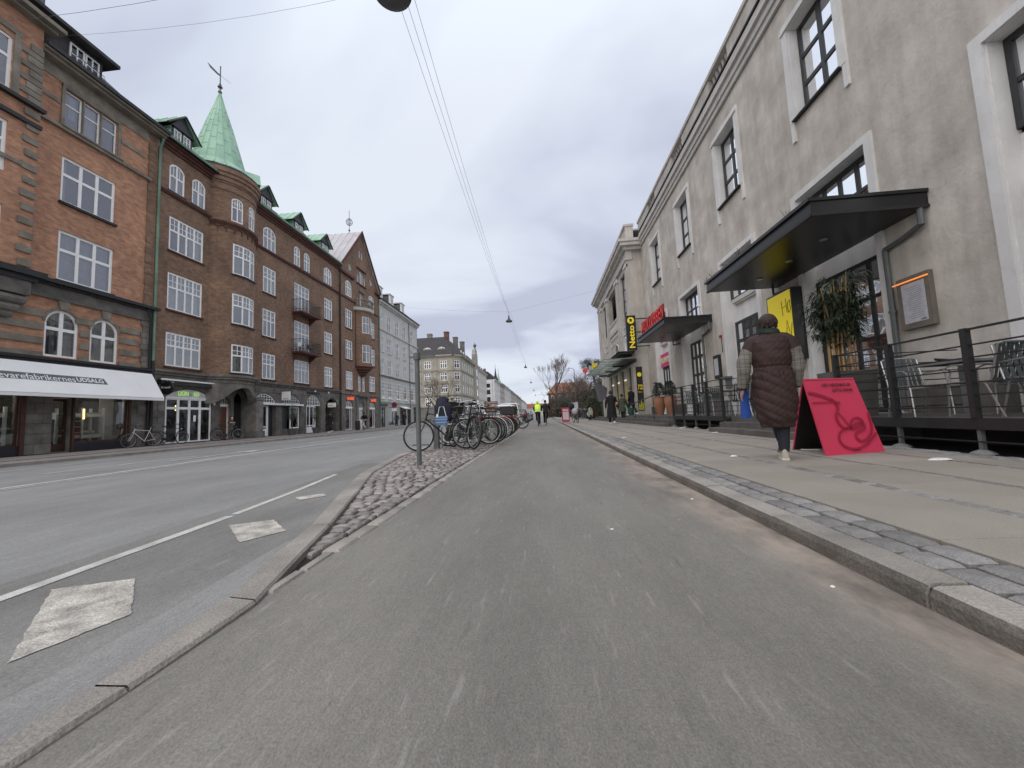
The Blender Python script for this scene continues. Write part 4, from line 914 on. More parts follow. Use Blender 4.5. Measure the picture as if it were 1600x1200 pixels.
# the pub front
pub = window(F, 18.86, 21.66, .1, 2.52, [0, .2475, .5, .7525, 1], [.80, .20], B2, WHITE, G_DARK, n=-.03, fw=.07, mw=.13, name='pub_doors')
part('fascia_arch', WHITE, B2, (18.84, 21.68, -.1, 0, 2.52, 2.6))
mb = MB(); mb.poly(F, [(18.85, 2.6)]+arc_top(18.9, 21.6, 3.06, .42)+[(21.65, 2.6)], -.08, -.04); mb.build('lunette_board', mat('pale lit board', (.62, .60, .60), .5), B2)
GREENL = emit_mat('green neon', (.36, .62, .18), .5)
text('LION', 'neon_lettering', GREENL, B2, F.p(19.55, -.02, 2.68), (0, 1, 0), (0, 0, 1), .62, .26, .02, bold=.01); text('KO', 'neon_lettering', GREENL, B2, F.p(20.5, -.02, 2.68), (0, 1, 0), (0, 0, 1), .34, .24, .02, bold=.01)
MB().lathe([(.01, 0), (.1, .03), (.1, .1), (.01, .14)], F.p(20.32, 0, 2.75), 10).build('emblem', TRIMGREY, B2)
ab = part('awning_box', BLACK, B2, (18.35, 21.95, 0, .26, 3.22, 3.46)); part('awning_bar', WHITE2, ab, (18.3, 22.0, .26, .34, 3.44, 3.52)); 
text('Royal', 'lettering', WHITE2, ab, F.p(18.6, .263, 3.3), (0, 1, 0), (0, 0, 1), .42, .13, .004); text('Royal', 'lettering', WHITE2, ab, F.p(21.4, .263, 3.28), (0, 1, 0), (0, 0, 1), .38, .1, .004); text('EXPORT', 'lettering', GREYP, ab, F.p(19.9, .263, 3.27), (0, 1, 0), (0, 0, 1), .6, .07, .004)
mb = MB(); mb.tube([F.p(18.35, .55, 3.0), F.p(18.41, .55, 3.0)], .36, 18); ps = mb.build('round_sign', BLACK, B2); text('Royal', 'lettering', WHITE2, ps, (-19.75, 18.345, 2.95), (1, 0, 0), (0, 0, 1), .5, .13, .004)
part('sign_bracket', BLACK, ps, (18.36, 18.4, 0, .2, 2.97, 3.02)); part('notice', WHITE, pub, (20.5, 20.66, -.02, -.015, 1.25, 1.6))
part('wall_lamp', WHITE2, B2, (21.76, 21.84, 0, .1, 2.2, 2.55)); part('floor_mat', RUBBER, B2, (19.6, 20.9, .05, .4, .05, .062))
for u, z in ((20.0, 2.15), (20.0, 1.92)): MB().ball(F.p(u, -.6, z), .045, 8).build('pendant_lamp', LAMPW, B2)
# the small shops
def lunette(a, b, z0, z1, rise, m=WHITE): return window(F, a, b, z0, z1, 8, [.36, .34, .30], B2, m, G_DARK, rise=rise, n=-.06, fw=.05, mw=.025, split=False, name='lunette')
lunette(25.08, 27.27, 2.5, 3.15, .55); lunette(28.03, 30.25, 2.52, 3.18, .55, TRIMGREY); lunette(31.03, 33.07, 2.42, 3.32, .8)
for a, b in ((24.95, 27.95), (28.02, 30.35)): part('awning_roll', WHITE2, B2, (a, b, .0, .22, 2.34, 2.48)); part('awning_arm', DGREY, B2, (a+.1, b-.1, .02, .12, 2.28, 2.335))
w = window(F, 25.06, 26.45, .12, 2.3, [0, .58, 1], [.28, .72], B2, WHITE, G_SHOP, n=-.06, fw=.07, mw=.08, name='shop_window'); part('panel', WHITE, w, (25.1, 26.4, -.12, -.055, .12, .62)); part('door_frame', WHITE, B2, (26.45, 26.55, -.3, -.05, .06, 2.3))
part('door', DGREY, B2, (26.6, 27.25, -.34, -.28, .06, 2.3))
window(F, 29.0, 30.1, .55, 2.3, 1, [1], B2, WHITE, G_SHOP, n=-.06, fw=.09, name='shop_window'); part('panel', STONE, B2, (28.0, 30.2, -.3, -.08, .06, .55)); part('door', DGREY, B2, (28.05, 28.95, -.34, -.3, .06, 2.3))
w = window(F, 31.1, 32.4, .1, 2.38, [0, .35, .8, 1], [.26, .74], B2, WHITE, G_SHOP, n=-.06, fw=.06, mw=.07, name='shop_window'); part('panel', WHITE, w, (31.15, 32.35, -.12, -.04, .1, .6)); part('door', DGREY, B2, (32.4, 33.0, -.34, -.3, .06, 2.38))
bs = part('blade_sign', WHITE2, B2, (27.58, 27.66, .25, .9, 2.72, 3.36)); part('sign_bracket', BLACK, bs, (27.6, 27.64, 0, .25, 3.2, 3.24)); text('alaksen', 'lettering', BLACK, bs, (-19.65, 27.575, 2.78), (1, 0, 0), (0, 0, 1), .45, .09, .004)
text('SKIN KLINIK A', 'lettering', BLACK, B2, F.p(31.0, .05, 3.42), (0, 1, 0), (0, 0, 1), 1.9, .2, .03, bold=.02)
hs = part('blade_sign', WHITE2, B2, (33.9, 33.98, .2, .95, 2.3, 2.7)); text('studio', 'lettering', GREYP, hs, (-19.7, 33.895, 2.42), (1, 0, 0), (0, 0, 1), .4, .1, .004)
for u in (31.9, 34.0): MB().lathe([(.01, .12), (.09, 0), (.01, 0)], F.p(u, .25, 3.62), 8).build('spot_lamp', WHITE2, B2)
part('door', DOORB, B2, (34.3, 35.2, -1.4, -1.34, .06, 2.2)); part('passage_wall', STONE, B2, (33.85, 33.95, -2.2, -.36, .06, 3.0), (36.1, 36.2, -2.2, -.36, .06, 3.0))
# balconies
def balcony(z, clutter):
    b = part('balcony', REDSILL, B2, (29.05, 31.75, 0, .92, z-.14, z)); mb = MB()
    for u in (29.3, 31.4): mb.poly(Fr((-20, u, 0), (1, 0, 0), (0, 1, 0)), [(0, z-.14), (.7, z-.14), (0, z-.75)], -.06, .06)
    mb.build('bracket', REDSILL, b); mb = MB()
    for zz in (z+.98, z+.15): mb.tube([P(29.08, 0, zz), P(29.08, .88, zz), P(31.72, .88, zz), P(31.72, 0, zz)], .022, 5)
    mb.build('top_rail', BLACK, b); mb = MB()
    for k in range(24): u = 29.08+2.64*k/23; mb.tube([P(u, .88, z), P(u, .88, z+.98)], .011, 4)
    for s in (29.08, 31.72):
        for k in range(8): mb.tube([P(s, .11*k, z), P(s, .11*k, z+.98)], .011, 4)
    for k in range(5):
        c = P(29.35+.52*k, .88, z+.55); mb.tube([c+Vector((0, .18*cos(t), .25*sin(t))) for t in [2*pi*q/12 for q in range(12)]], .012, 4, closed=True)
    mb.build('baluster', BLACK, b)
    return b
balcony(10.05, 0); balcony(6.75, 1)
for k, (u, c) in enumerate(((29.7, WHITE), (30.9, DGREY))):
    t = thing('balcony_chair', ['white folding chair on the lower iron balcony', 'dark folding chair on the lower iron balcony'][k], 'chair', P(u, .45, 6.75))
    part('seat', c, t, (u-.2, u+.2, .25, .62, 7.17, 7.2)); part('backrest', c, t, (u-.2, u+.2, .22, .25, 7.2, 7.6))
    for a in (-.18, .16):
        for n in (.27, .58): part('leg', c, t, (u+a, u+a+.02, n, n+.02, 6.76, 7.17))
tag(MB().tube([P(36.4, .12, 16.8), P(36.4, .12, .1)], .06, 8).build('drainpipe', BLACKM, None), 'tall dark drainpipe between the turret house and the gabled house', 'drainpipe')

# ------------------------------------------------------------------ gabled brown brick house
B3 = thing('gabled_house', 'brown brick house with steep gable, round oriel and pale zinc roof', 'house', (-20, 41, 0))
X0, X1 = 36.45, 45.65; ap = (41.05, 22.4)
w3 = [(37.6, 38.95, z0, z1) for z0, z1 in ((4.25, 6.13), (7.4, 9.4), (10.7, 12.7))]+[(42.95, 44.4, z0, z1) for z0, z1 in ((4.3, 6.12), (7.4, 9.4), (10.7, 12.6))]
w3a = [(37.62, 38.9, 14.17, 15.85, .35), (42.97, 44.35, 14.15, 15.85, .35)]
gw = [(40.2, 40.75, 4.2, 5.9, .27), (41.2, 41.75, 4.2, 5.9, .27)]
gab = [(40.7, 41.5, 16.4, 17.8, .15), (40.15, 40.5, 16.5, 17.4, .1), (41.7, 42.05, 16.5, 17.4, .1), (40.62, 40.92, 19.4, 20.2, .15), (41.18, 41.48, 19.4, 20.2, .15), (38.35, 38.85, 17.15, 17.75, .25), (43.3, 43.8, 17.15, 17.75, .25)]
door = [(40.75, 41.45, 13.5, 15.3)]
facade(F, X0, X1, 3.75, 16.3, w3+w3a+gw+door, BRICK_B, B3, depth=.16)
# gable triangle in stepped strips
mb = MB(); n_ = 24
def gh(u): return 16.9+(ap[1]-16.9)*(1-abs(u-ap[0])/4.6)
us = sorted({X0+(X1-X0)*k/n_ for k in range(n_+1)} | {o[0] for o in gab} | {o[1] for o in gab} | {ap[0]})
for a, b in zip(us, us[1:]):
    c = (a+b)/2; hs_ = sorted([o for o in gab if o[0] < c < o[1]], key=lambda o: o[2]); z = 16.3
    for o in hs_: mb.quad(P(a, 0, z), P(b, 0, z), P(b, 0, o[2]), P(a, 0, o[2])); z = o[3]
    mb.quad(P(a, 0, z), P(b, 0, z), P(b, 0, gh(b)), P(a, 0, gh(a)))
mb.build('gable', BRICK_B, B3)
MB().box(F, X0, X1, -2.3, -2.2, 0, 16.5).poly(F, [(X0, 16.5), (X1, 16.5), ap], -.5, -.45).build('inner_wall', ROOM, B3)
for o in gab: window(F, *o[:4], 2 if o[1]-o[0] > .5 else 1, [1], B3, WHITE, G_FLAT, rise=o[4], n=-.02, fw=.04, mw=.03, split=False)
for o in w3: window(F, *o[:4], 3, [.6, .4], B3, WHITE, G_FLAT, n=-.02, fw=.09, mw=.085, sub=(1, 2), curt=[(.05, .3), (.7, .95)], split=False)
for o in w3a: window(F, *o[:4], 3, [.55, .45], B3, WHITE, G_FLAT, rise=o[4], n=-.02, fw=.09, mw=.085, sub=(1, 2), split=False)
for o in gw: window(F, *o[:4], 1, [.6, .4], B3, WHITE, G_FLAT, rise=o[4], n=-.03, fw=.06, split=False)
window(F, *door[0], 2, [.7, .3], B3, WHITE, G_FLAT, n=-.05, fw=.06, split=False, name='balcony_door')
for o in w3: part('sill', REDSILL, B3, (o[0]-.07, o[1]+.07, -.03, .09, o[2]-.09, o[2]))
part('string_course', REDSILL, B3, (X0, 39.7, 0, .1, 13.78, 13.92), (42.5, X1, 0, .1, 13.78, 13.92)); part('cornice', REDSILL, B3, (X0, 39.2, 0, .25, 16.25, 16.5)); part('cornice', REDSILL, B3, (44.6, X1, 0, .3, 16.45, 16.7))
part('pediment', SANDST, B3, (40.5, 41.7, 0, .2, 15.4, 15.52)); MB().poly(F, [(40.45, 15.52), (41.75, 15.52), (41.1, 15.95)], 0, .18).build('pediment', SANDST, B3); part('gable_ledge', REDSILL, B3, (40.0, 42.2, 0, .15, 18.0, 18.12), (40.0, 42.2, 0, .12, 16.25, 16.36))
OR = Pol((-20.45, 41.05, 0), 1.5); o0, o1 = -1.2, 1.2; ow = [(-.78, -.12, 7.3, 9.25), (.0, .72, 7.3, 9.25), (-.78, -.12, 10.55, 12.4), (.0, .72, 10.55, 12.4)]
facade(OR, o0, o1, 6.9, 13.0, ow, BRICK_B, B3, name='oriel_wall', depth=.1)
for o in ow: window(OR, *o, 2, [.6, .4], B3, WHITE, G_FLAT, n=-.02, fw=.06, mw=.05, split=False)
mb = MB()
for r, z0, z1 in ((.1, 6.75, 6.9), (-.1, 6.5, 6.75), (-.35, 6.25, 6.5), (-.6, 6.0, 6.25), (-.85, 5.8, 6.0)): mb.lathe([(1.5+r-.15, z0), (1.5+r, z0+.08), (1.5+r, z1)], (-20.45, 41.05, 0), 20, -1.5, 1.5)
mb.build('oriel_corbel', REDSILL, B3)
mb = MB(); mb.lathe([(1.5, 13.0), (1.75, 13.05), (1.8, 13.35), (1.5, 13.4)], (-20.45, 41.05, 0), 20, -1.5, 1.5); mb.build('oriel_cornice', TRIMGREY, B3)
mb = MB(); mb.lathe([(1.62, 13.4), (1.7, 13.4), (1.7, 13.5), (1.62, 13.5)], (-20.45, 41.05, 0), 20, -1.5, 1.5); mb.lathe([(1.6, 14.2), (1.74, 14.2), (1.74, 14.32), (1.6, 14.32)], (-20.45, 41.05, 0), 20, -1.5, 1.5)
for k in range(17): a = -1.1+2.2*k/16; mb.lathe([(.04, 13.5), (.07, 13.7), (.03, 13.95), (.05, 14.2)], (-20.45+1.67*cos(a), 41.05+1.67*sin(a), 0), 6)
mb.build('balustrade', SANDST, B3)
mb = MB()
for s in (-1, 1):
    b_ = P(ap[0]+s*4.75, .22, 16.75); t_ = P(ap[0], .22, ap[1]+.1); b2_, t2_ = b_+Vector((-11, 0, 0)), t_+Vector((-11, 0, 0)); up_ = Vector((0, 0, .12))
    mb.hexa([b_, b2_, t2_, t_, b_+up_, b2_+up_, t2_+up_, t_+up_])
    for k in range(1, 14): mb.tube([b_.lerp(b2_, k/14)+up_*1.15, t_.lerp(t2_, k/14)+up_*1.15], .03, 4)
mb.build('roof', LEAD, B3)
mb = MB()
for s in (-1, 1): mb.hexa([P(ap[0]+s*4.8, .2, 16.65), P(ap[0]+s*4.8, .3, 16.65), P(ap[0], .3, ap[1]-.05), P(ap[0], .2, ap[1]-.05), P(ap[0]+s*4.8, .2, 16.95), P(ap[0]+s*4.8, .3, 16.95), P(ap[0], .3, ap[1]+.3), P(ap[0], .2, ap[1]+.3)])
mb.build('barge_board', REDSILL, B3)
mb = MB(); c = Vector((-21.3, 41.05, 0)); mb.tube([c+Vector((0, 0, 22.4)), c+Vector((0, 0, 25.3))], .03, 5); mb.ball(c+Vector((0, 0, 22.9)), .12, 8)
for t in range(4): a = pi*t/4; mb.tube([c+Vector((.36*cos(q)*cos(a), .36*cos(q)*sin(a), 23.9+.4*sin(q))) for q in [2*pi*j/16 for j in range(16)]], .02, 4, closed=True)
mb.tube([c+Vector((.36*cos(q), .36*sin(q), 23.9)) for q in [2*pi*j/16 for j in range(16)]], .02, 4, closed=True); mb.build('roof_finial', GREYP, B3)
g3 = [(37.5, 38.95, .06, 3.1, .5), (40.3, 41.65, .06, 3.1, .6), (42.85, 44.35, .06, 3.1, .5)]
facade(F, X0, X1, 0, 3.75, g3, STONE, B3, name='base_wall', depth=.3); part('ledge', STONE, B3, (X0, X1, 0, .1, 3.76, 3.92)); part('ledge', STONE, B3, (39.8, 42.2, .1, .35, 3.6, 3.8))
ORANGE = mat('orange shop paint', (.75, .115, .03), .5)
for k, o in enumerate((g3[0], g3[2])):
    w = window(F, o[0]+.05, o[1]-.05, .1, 2.3, [0, .72, 1], [1], B3, WHITE, G_SHOP, n=-.06, fw=.06, mw=.06, name='shop_window'); part('banner', ORANGE, w, (o[0]+(.95 if k == 0 else .9), o[1]-.12, -.2, -.17, .15, 2.25)); part('banner', ORANGE, w, (o[0]+.1, o[0]+(.5 if k == 0 else .25), -.22, -.19, .5 if k == 0 else 1.8, 2.2))
    window(F, o[0]+.05, o[1]-.05, 2.42, 3.05, 4, [1], B3, WHITE, G_DARK, rise=.45, n=-.06, fw=.05, split=False, name='fanlight'); part('transom', WHITE, B3, (o[0]+.03, o[1]-.03, -.1, .0, 2.3, 2.42))
    text('mobil', 'shop_lettering', emit_mat('orange letters', (.9, .13, .03), .35), B3, F.p(o[0]+.1, .1, 3.15), (0, 1, 0), (0, 0, 1), 1.3, .36, .06, bold=.05)
part('door', GREYST, B3, (40.35, 41.6, -.3, -.25, .06, 2.2)); part('transom', WHITE, B3, (40.33, 41.62, -.28, -.2, 2.2, 2.42)); window(F, 40.35, 41.6, 2.42, 3.05, 4, [1], B3, TRIMGREY, G_DARK, rise=.5, n=-.15, fw=.05, split=False, name='fanlight')
for u in (39.75, 42.25): part('pilaster', STONE, B3, (u-.15, u+.15, 0, .12, .06, 3.5))
# ------------------------------------------------------------------ pale grey house
B4 = thing('grey_house', 'light grey rendered house with three white dormers beside the gabled brick house', 'house', (-20, 53, 0))
Y0, Y1 = 45.75, 60.3; cols = [46.35, 48.3, 51.1, 53.9, 56.9]; w4 = []
for z0, z1, r in ((3.75, 5.55, 0), (6.75, 8.65, .0), (9.65, 11.55, .12), (12.65, 14.55, .18)):
    for c in cols: w4.append((c, c+1.25 if c > 47 else c+.7, z0, z1, r))
facade(F, Y0, Y1, 3.3, 16.0, w4, GREYST, B4, depth=.16); MB().box(F, Y0, Y1, -2.2, -2.1, 0, 16).build('inner_wall', ROOM, B4)
for o in w4: window(F, *o[:4], 2, [.62, .38], B4, WHITE, G_FLAT, rise=o[4], n=-.06, fw=.08, mw=.07, split=False, curt=[(.05, .25), (.75, .95)])
for o in w4:
    if o[2] < 4: part('sill', WHITE, B4, (o[0]-.1, o[1]+.1, 0, .14, o[2]-.12, o[2]))
    else: part('sill', GREYST, B4, (o[0]-.07, o[1]+.07, 0, .09, o[2]-.1, o[2]))
part('string_course', TRIMGREY, B4, (Y0, Y1, 0, .14, 12.35, 12.5)); part('string_course', STONE, B4, (Y0, Y1, 0, .16, 6.45, 6.62)); part('cornice', TRIMGREY, B4, (Y0, Y1, 0, .2, 15.6, 15.8), (Y0, Y1, 0, .42, 15.8, 16.1)); part('gutter', BLACKM, B4, (Y0, Y1, .4, .55, 16.1, 16.24))
mb = MB()
for z in (4.2, 4.65, 5.1, 5.55, 6.0): mb.box(F, Y0, Y1, -.005, .004, z, z+.03)
mb.build('rustication', STONE, B4)
mb = MB(); mb.quad(P(Y0, .4, 16.2), P(Y1, .4, 16.2), P(Y1-2, -3, 19.3), P(Y0, -3, 19.3)); mb.quad(P(Y1, .4, 16.2), P(Y1, -10, 16.2), P(Y1-2, -10, 19.3), P(Y1-2, -3, 19.3)); mb.quad(P(Y0, -3, 19.3), P(Y1-2, -3, 19.3), P(Y1-2, -10, 19.3), P(Y0, -10, 19.3)); mb.build('roof', SLATE, B4)
part('end_wall', GREYST, B4, (Y1-.1, Y1, -12, -.0, 0, 16)); 
for u in (47.0, 50.7, 54.9):
    d = part('dormer', GREYP, B4, (u-.6, u+.6, -2.6, -.42, 16.6, 18.0)); part('dormer_front', WHITE, d, (u-.68, u+.68, -.42, -.3, 16.5, 18.1)); part('dormer_roof', TRIMGREY, d, (u-.75, u+.75, -2.8, -.2, 18.1, 18.25)); window(F, u-.45, u+.45, 16.75, 17.95, 2, [.62, .38], d, WHITE, G_FLAT, n=-.26, fw=.07, split=False)
g4 = [(46.1, 47.3, .1, 2.6), (48.4, 51.2, .3, 2.6), (52.3, 54.6, .15, 2.6), (55.2, 56.5, .06, 2.5), (58.0, 60.0, .3, 2.6)]
facade(F, Y0, Y1, 0, 3.3, g4, GREYGR, B4, name='shopfront_wall', depth=.25); part('ledge', GREYGR, B4, (Y0, Y1, 0, .1, 3.18, 3.3))
for o in g4:
    if o[1]-o[0] != 1.3: window(F, *o, 2, [1], B4, DGREY, G_SHOP, n=-.05, fw=.06, name='shop_window')
part('door', DOORB, B4, (55.25, 56.45, -.25, -.2, .06, 2.45)); part('sign_board', BLACK, B4, (46.0, 47.9, 0, .08, 2.7, 3.0)); 
mb = MB(); mb.hexa([P(52.2, .02, 2.75), P(54.8, .02, 2.75), P(54.8, .7, 2.45), P(52.2, .7, 2.45), P(52.2, .02, 2.8), P(54.8, .02, 2.8), P(54.8, .7, 2.5), P(52.2, .7, 2.5)]); mb.build('awning', CANVAS, B4); part('sign_board', BLACK, B4, (57.9, 60.1, 0, .5, 2.6, 2.75))
tag(MB().tube([P(45.7, .1, 16), P(45.7, .1, .1)], .05, 6).build('drainpipe', COPPERD), 'thin drainpipe between the gabled brick house and the grey house', 'drainpipe'); MB().tube([P(56.3, .1, 16), P(56.3, .1, .1)], .05, 6).build('drainpipe', GREYP, B4)
# ------------------------------------------------------------------ the houses further along the street
def dormer_small(B, fr, u, z, n=-.7, w=.55, m=WHITE, rise=.3):
    d = part('dormer', SLATE, B, (u-w, u+w, n-2.5, n, z-.3, z+1.3), fr=fr)
    mb = MB(); pts = [(u-w-.1, z-.2)]+arc_top(u-w-.1, u+w+.1, z+1.6, rise, 6)+[(u+w+.1, z-.2)]; mb.poly(fr, pts, n, n+.1); mb.build('dormer_front', m, d)
    window(fr, u-w+.1, u+w-.1, z, z+1.3, 2, [.62, .38], d, WHITE, G_DARK, n=n+.17, fw=.06, split=False); return d
def block(name, label, u0, u1, H, m, cols, rows, ww=1.1, roofh=3.4, trims=True, grd=None, fr=LEFT, roofm=SLATE, end=True, detail=2, dorm=(), chim=()):
    B = thing(name, label, 'house', fr.p((u0+u1)/2, 0, 0)); ops = []
    n = cols; st = (u1-u0)/n
    for z0, z1 in rows:
        for k in range(n): c = u0+st*(k+.5); ops.append((c-ww/2, c+ww/2, z0, z1))
    facade(fr, u0, u1, 3.6, H, ops, m, B, depth=.16)
    part('base_wall', TRIMGREY if grd is None else grd, B, (u0, u1, -.2, .05, 0, 3.6), fr=fr)
    part('inner_wall', ROOM, B, (u0, u1, -.9, -.8, 3.6, H), fr=fr)
    if end: part('end_wall', m, B, (u0, u0+.15, -13, -.0, 0, H), (u1-.15, u1, -13, 0, 0, H), fr=fr)
    if detail == 2:
        for o in ops: window(fr, *o, 2, [.62, .38], B, WHITE, G_FLAT, n=-.05, fw=.09, mw=.09, split=False)
    else:
        fm, gm = MB(), MB()
        for o in ops:
            fm.box(fr, o[0], o[1], -.1, -.05, o[2], o[2]+.1); fm.box(fr, o[0], o[1], -.1, -.05, o[3]-.1, o[3]); fm.box(fr, o[0], o[0]+.1, -.1, -.05, o[2], o[3]); fm.box(fr, o[1]-.1, o[1], -.1, -.05, o[2], o[3]); fm.box(fr, (o[0]+o[1])/2-.05, (o[0]+o[1])/2+.05, -.1, -.05, o[2], o[3]); fm.box(fr, o[0], o[1], -.1, -.05, o[2]+1.1, o[2]+1.2)
            gm.quad(fr.p(o[0], -.08, o[2]), fr.p(o[1], -.08, o[2]), fr.p(o[1], -.08, o[3]), fr.p(o[0], -.08, o[3]))
        stuff(fm.build('window_frames', WHITE, B)); stuff(gm.build('window_panes', G_FLAT, B))
    if trims:
        part('cornice', m, B, (u0, u1, 0, .25, H-.5, H-.25), (u0, u1, 0, .5, H-.25, H), fr=fr); part('string_course', m, B, (u0, u1, 0, .14, 6.35, 6.5), (u0, u1, 0, .18, 3.5, 3.72), fr=fr)
    mb = MB(); p = fr.p; r = roofh
    mb.quad(p(u0, .45, H), p(u1, .45, H), p(u1, -2.6, H+r), p(u0, -2.6, H+r)); mb.quad(p(u0, -2.6, H+r), p(u1, -2.6, H+r), p(u1, -13, H+r*1.1), p(u0, -13, H+r*1.1)); mb.quad(p(u0, .45, H), p(u0, -13, H), p(u0, -13, H+r*1.1), p(u0, -2.6, H+r)); mb.quad(p(u1, .45, H), p(u1, -13, H), p(u1, -13, H+r*1.1), p(u1, -2.6, H+r)); mb.build('roof', roofm, B)
    for u in dorm: dormer_small(B, fr, u, H+.5)
    for u, h in chim: part('chimney', REDBRICK if h > 2 else STONE, B, (u-.5, u+.5, -5.5, -4.5, H+r-.3, H+r+h), fr=fr)
    return B
RW = [(4.2, 5.9), (7.2, 9.1), (10.2, 12.1), (13.2, 15.1)]
# beige corner house: front that faces the side street, cut corner, and the long side
B5 = thing('corner_house', 'beige stone corner house with dark hipped roof, behind the spreading bare tree', 'house', (-24, 92, 0))
FF = Fr((0, 92, 0), (1, 0, 0), (0, -1, 0)); H5 = 16.5
ops = []
for z0, z1 in RW[1:]+[(4.2, 6.0)]:
    for c in (-44, -40, -36, -32, -28, -24): ops.append((c-.85, c+.85, z0, z1))
facade(FF, -50, -21.7, 3.6, H5, ops, BEIGE, B5, depth=.18); part('inner_wall', ROOM, B5, (-50, -22, -1.1, -1, 0, H5), fr=FF)
for o in ops: window(FF, *o, 3, [.66, .34], B5, WHITE, G_DARK, n=-.04, fw=.13, mw=.16, split=False)
for o in ops:
    if 7 < o[2] < 13: part('window_hood', BEIGE, B5, (o[0]-.25, o[1]+.25, 0, .22, o[3]+.15, o[3]+.35), fr=FF)
cv = Vector((1.7, 1.7, 0)).normalized(); CH = Fr((-21.7, 92, 0), cv, Vector((cv.y, -cv.x, 0))); L5 = 1.7*sqrt(2)
opc = [(L5/2-.75, L5/2+.75, z0, z1) for z0, z1 in RW[1:]+[(4.2, 6.)]]
facade(CH, 0, L5, 3.6, H5, opc, BEIGE, B5, depth=.15, name='corner_wall'); part('inner_wall', ROOM, B5, (0, L5, -1.1, -1, 0, H5), fr=CH)
for o in opc: window(CH, *o, 2, [.66, .34], B5, WHITE, G_DARK, n=-.04, fw=.12, mw=.14, split=False)
ops = [(95.4+k*2.6, 96.5+k*2.6, z0, z1) for z0, z1 in RW[1:]+[(4.2, 6.)] for k in range(8)]
facade(LEFT, 93.7, 116.5, 3.6, H5, ops, BEIGE, B5, depth=.15, name='side_wall'); part('inner_wall', ROOM, B5, (95, 116.5, -1.1, -1, 0, H5))
for o in ops: window(LEFT, *o, 2, [.66, .34], B5, WHITE, G_FLAT, n=-.03, fw=.12, mw=.12, split=False)
part('base_wall', STONE, B5, (-50, -21.7, -.2, .06, 0, 3.6), fr=FF); part('base_wall', STONE, B5, (0, L5, -.2, .06, 0, 3.6), fr=CH); part('base_wall', STONE, B5, (93.7, 116.5, -.2, .06, 0, 3.6))
for fr, a, b in ((FF, -50, -21.7), (CH, 0, L5), (LEFT, 93.7, 116.5)):
    part('cornice', BEIGE, B5, (a, b, 0, .3, H5-.55, H5-.3), (a, b, 0, .6, H5-.3, H5), fr=fr); part('string_course', SANDST, B5, (a, b, 0, .15, 6.35, 6.6), (a, b, 0, .12, 12.5, 12.65), (a, b, 0, .2, 3.6, 3.9), fr=fr)
for x in (-26, -30, -34, -38, -42): part('pilaster', BEIGE, B5, (x-.35, x+.35, 0, .12, 6.6, H5-.55), fr=FF)
for x in (-24, -28, -32, -36): part('shop_window', G_DARK, B5, (x-1.4, x+1.4, .06, .1, .6, 3.0), fr=FF)
mb = MB(); r = 5.6
A = [(-50, 91.4), (-21.4, 91.4), (-19.4, 93.4), (-19.4, 116.5)]; Bt = [(-50, 97), (-24.8, 97), (-24.8, 97), (-24.8, 116.5)]
for k in range(3): mb.quad((*A[k], H5), (*A[k+1], H5), (*Bt[k+1], H5+r), (*Bt[k], H5+r))
mb.quad((-50, 97, H5+r), (-24.8, 97, H5+r), (-24.8, 116.5, H5+r), (-50, 116.5, H5+r)); mb.build('roof', SLATE, B5)
for x in (-28.3, -24.7): dormer_small(B5, FF, x, H5+.7, n=-1.2, w=.95, m=TRIMGREY, rise=.7)
for u in (98.5, 101.5, 104.5): dormer_small(B5, LEFT, u, H5+.5, n=-.9)
for x, y, h in ((-29, 98, 2.2), (-24.4, 97.6, 2.6), (-23.3, 103, 1.9), (-22.7, 109, 1.6)): 
    o = MB().box(IDF, x-.6, x+.6, y-.5, y+.5, H5+2.5, H5+r+h*.55).box(IDF, x-.7, x+.7, y-.6, y+.6, H5+r+h*.55-.3, H5+r+h*.55-.1).build('chimney', REDBRICK if h > 2.3 else STONE, B5)
t5 = part('gable_tower', BEIGE, B5, (111, 116, -2, .5, 3.6, 18.0)); MB().poly(LEFT, [(111, 18), (116, 18), (116, 19.6), (115.2, 20.0), (114.9, 21.0), (114.2, 21.4), (112.8, 21.4), (112.1, 21.0), (111.8, 20.0), (111, 19.6)], -.4, .5).build('gable', BEIGE, t5)
MB().lathe([(.3, 21.4), (.2, 21.9), (.55, 22.4), (.42, 22.7), (.1, 23.0), (.03, 23.5)], (-19.8, 113.5, 0), 10).build('urn', STONE, t5)
for z0, z1 in RW: part('window', G_DARK, t5, (112.7, 114.3, .5, .54, z0, z1))
block('cream_house', 'cream terraced house right after the beige corner house, with dark roof', 116.6, 136.5, 16.0, CREAM, 9, RW, dorm=(120, 124, 128, 132), chim=((126, 1.5),))
B7 = block('white_house', 'off white house whose windowed end wall faces the camera', 158.5, 179, 16.4, PALEW, 8, RW, end=False, chim=((166, 2.2),))
E7 = Fr((0, 158.5, 0), (1, 0, 0), (0, -1, 0)); ops = [(c-.8, c+.8, z0, z1) for z0, z1 in RW[:3]+[(13.0, 14.7)] for c in (-22.6,)]
facade(E7, -34, -20, 0, 16.4, ops, PALEW, B7, name='end_wall', depth=.2); part('inner_wall', ROOM, B7, (-34, -20.5, -.9, -.8, 0, 16.3), fr=E7)
for o in ops: window(E7, *o, 2, [.6, .4], B7, DGREY, G_DARK, n=-.05, fw=.12, mw=.12, split=False)
block('tan_house', 'tan house with bay columns, between the white house and the long row', 179.2, 199, 16.0, TAN, 8, RW, detail=1, dorm=(183, 188, 193), chim=((186, 2),))
block('long_grey_house', 'long pale house further down the row', 199.2, 238, 16.2, GREYST, 14, RW, detail=1, chim=((210, 2), (225, 2.2)))
block('ochre_house', 'dull ochre house far down the row with balconies', 238.2, 290, 16.0, BEIGE, 18, RW, detail=1, chim=((250, 2), (275, 2.2)))
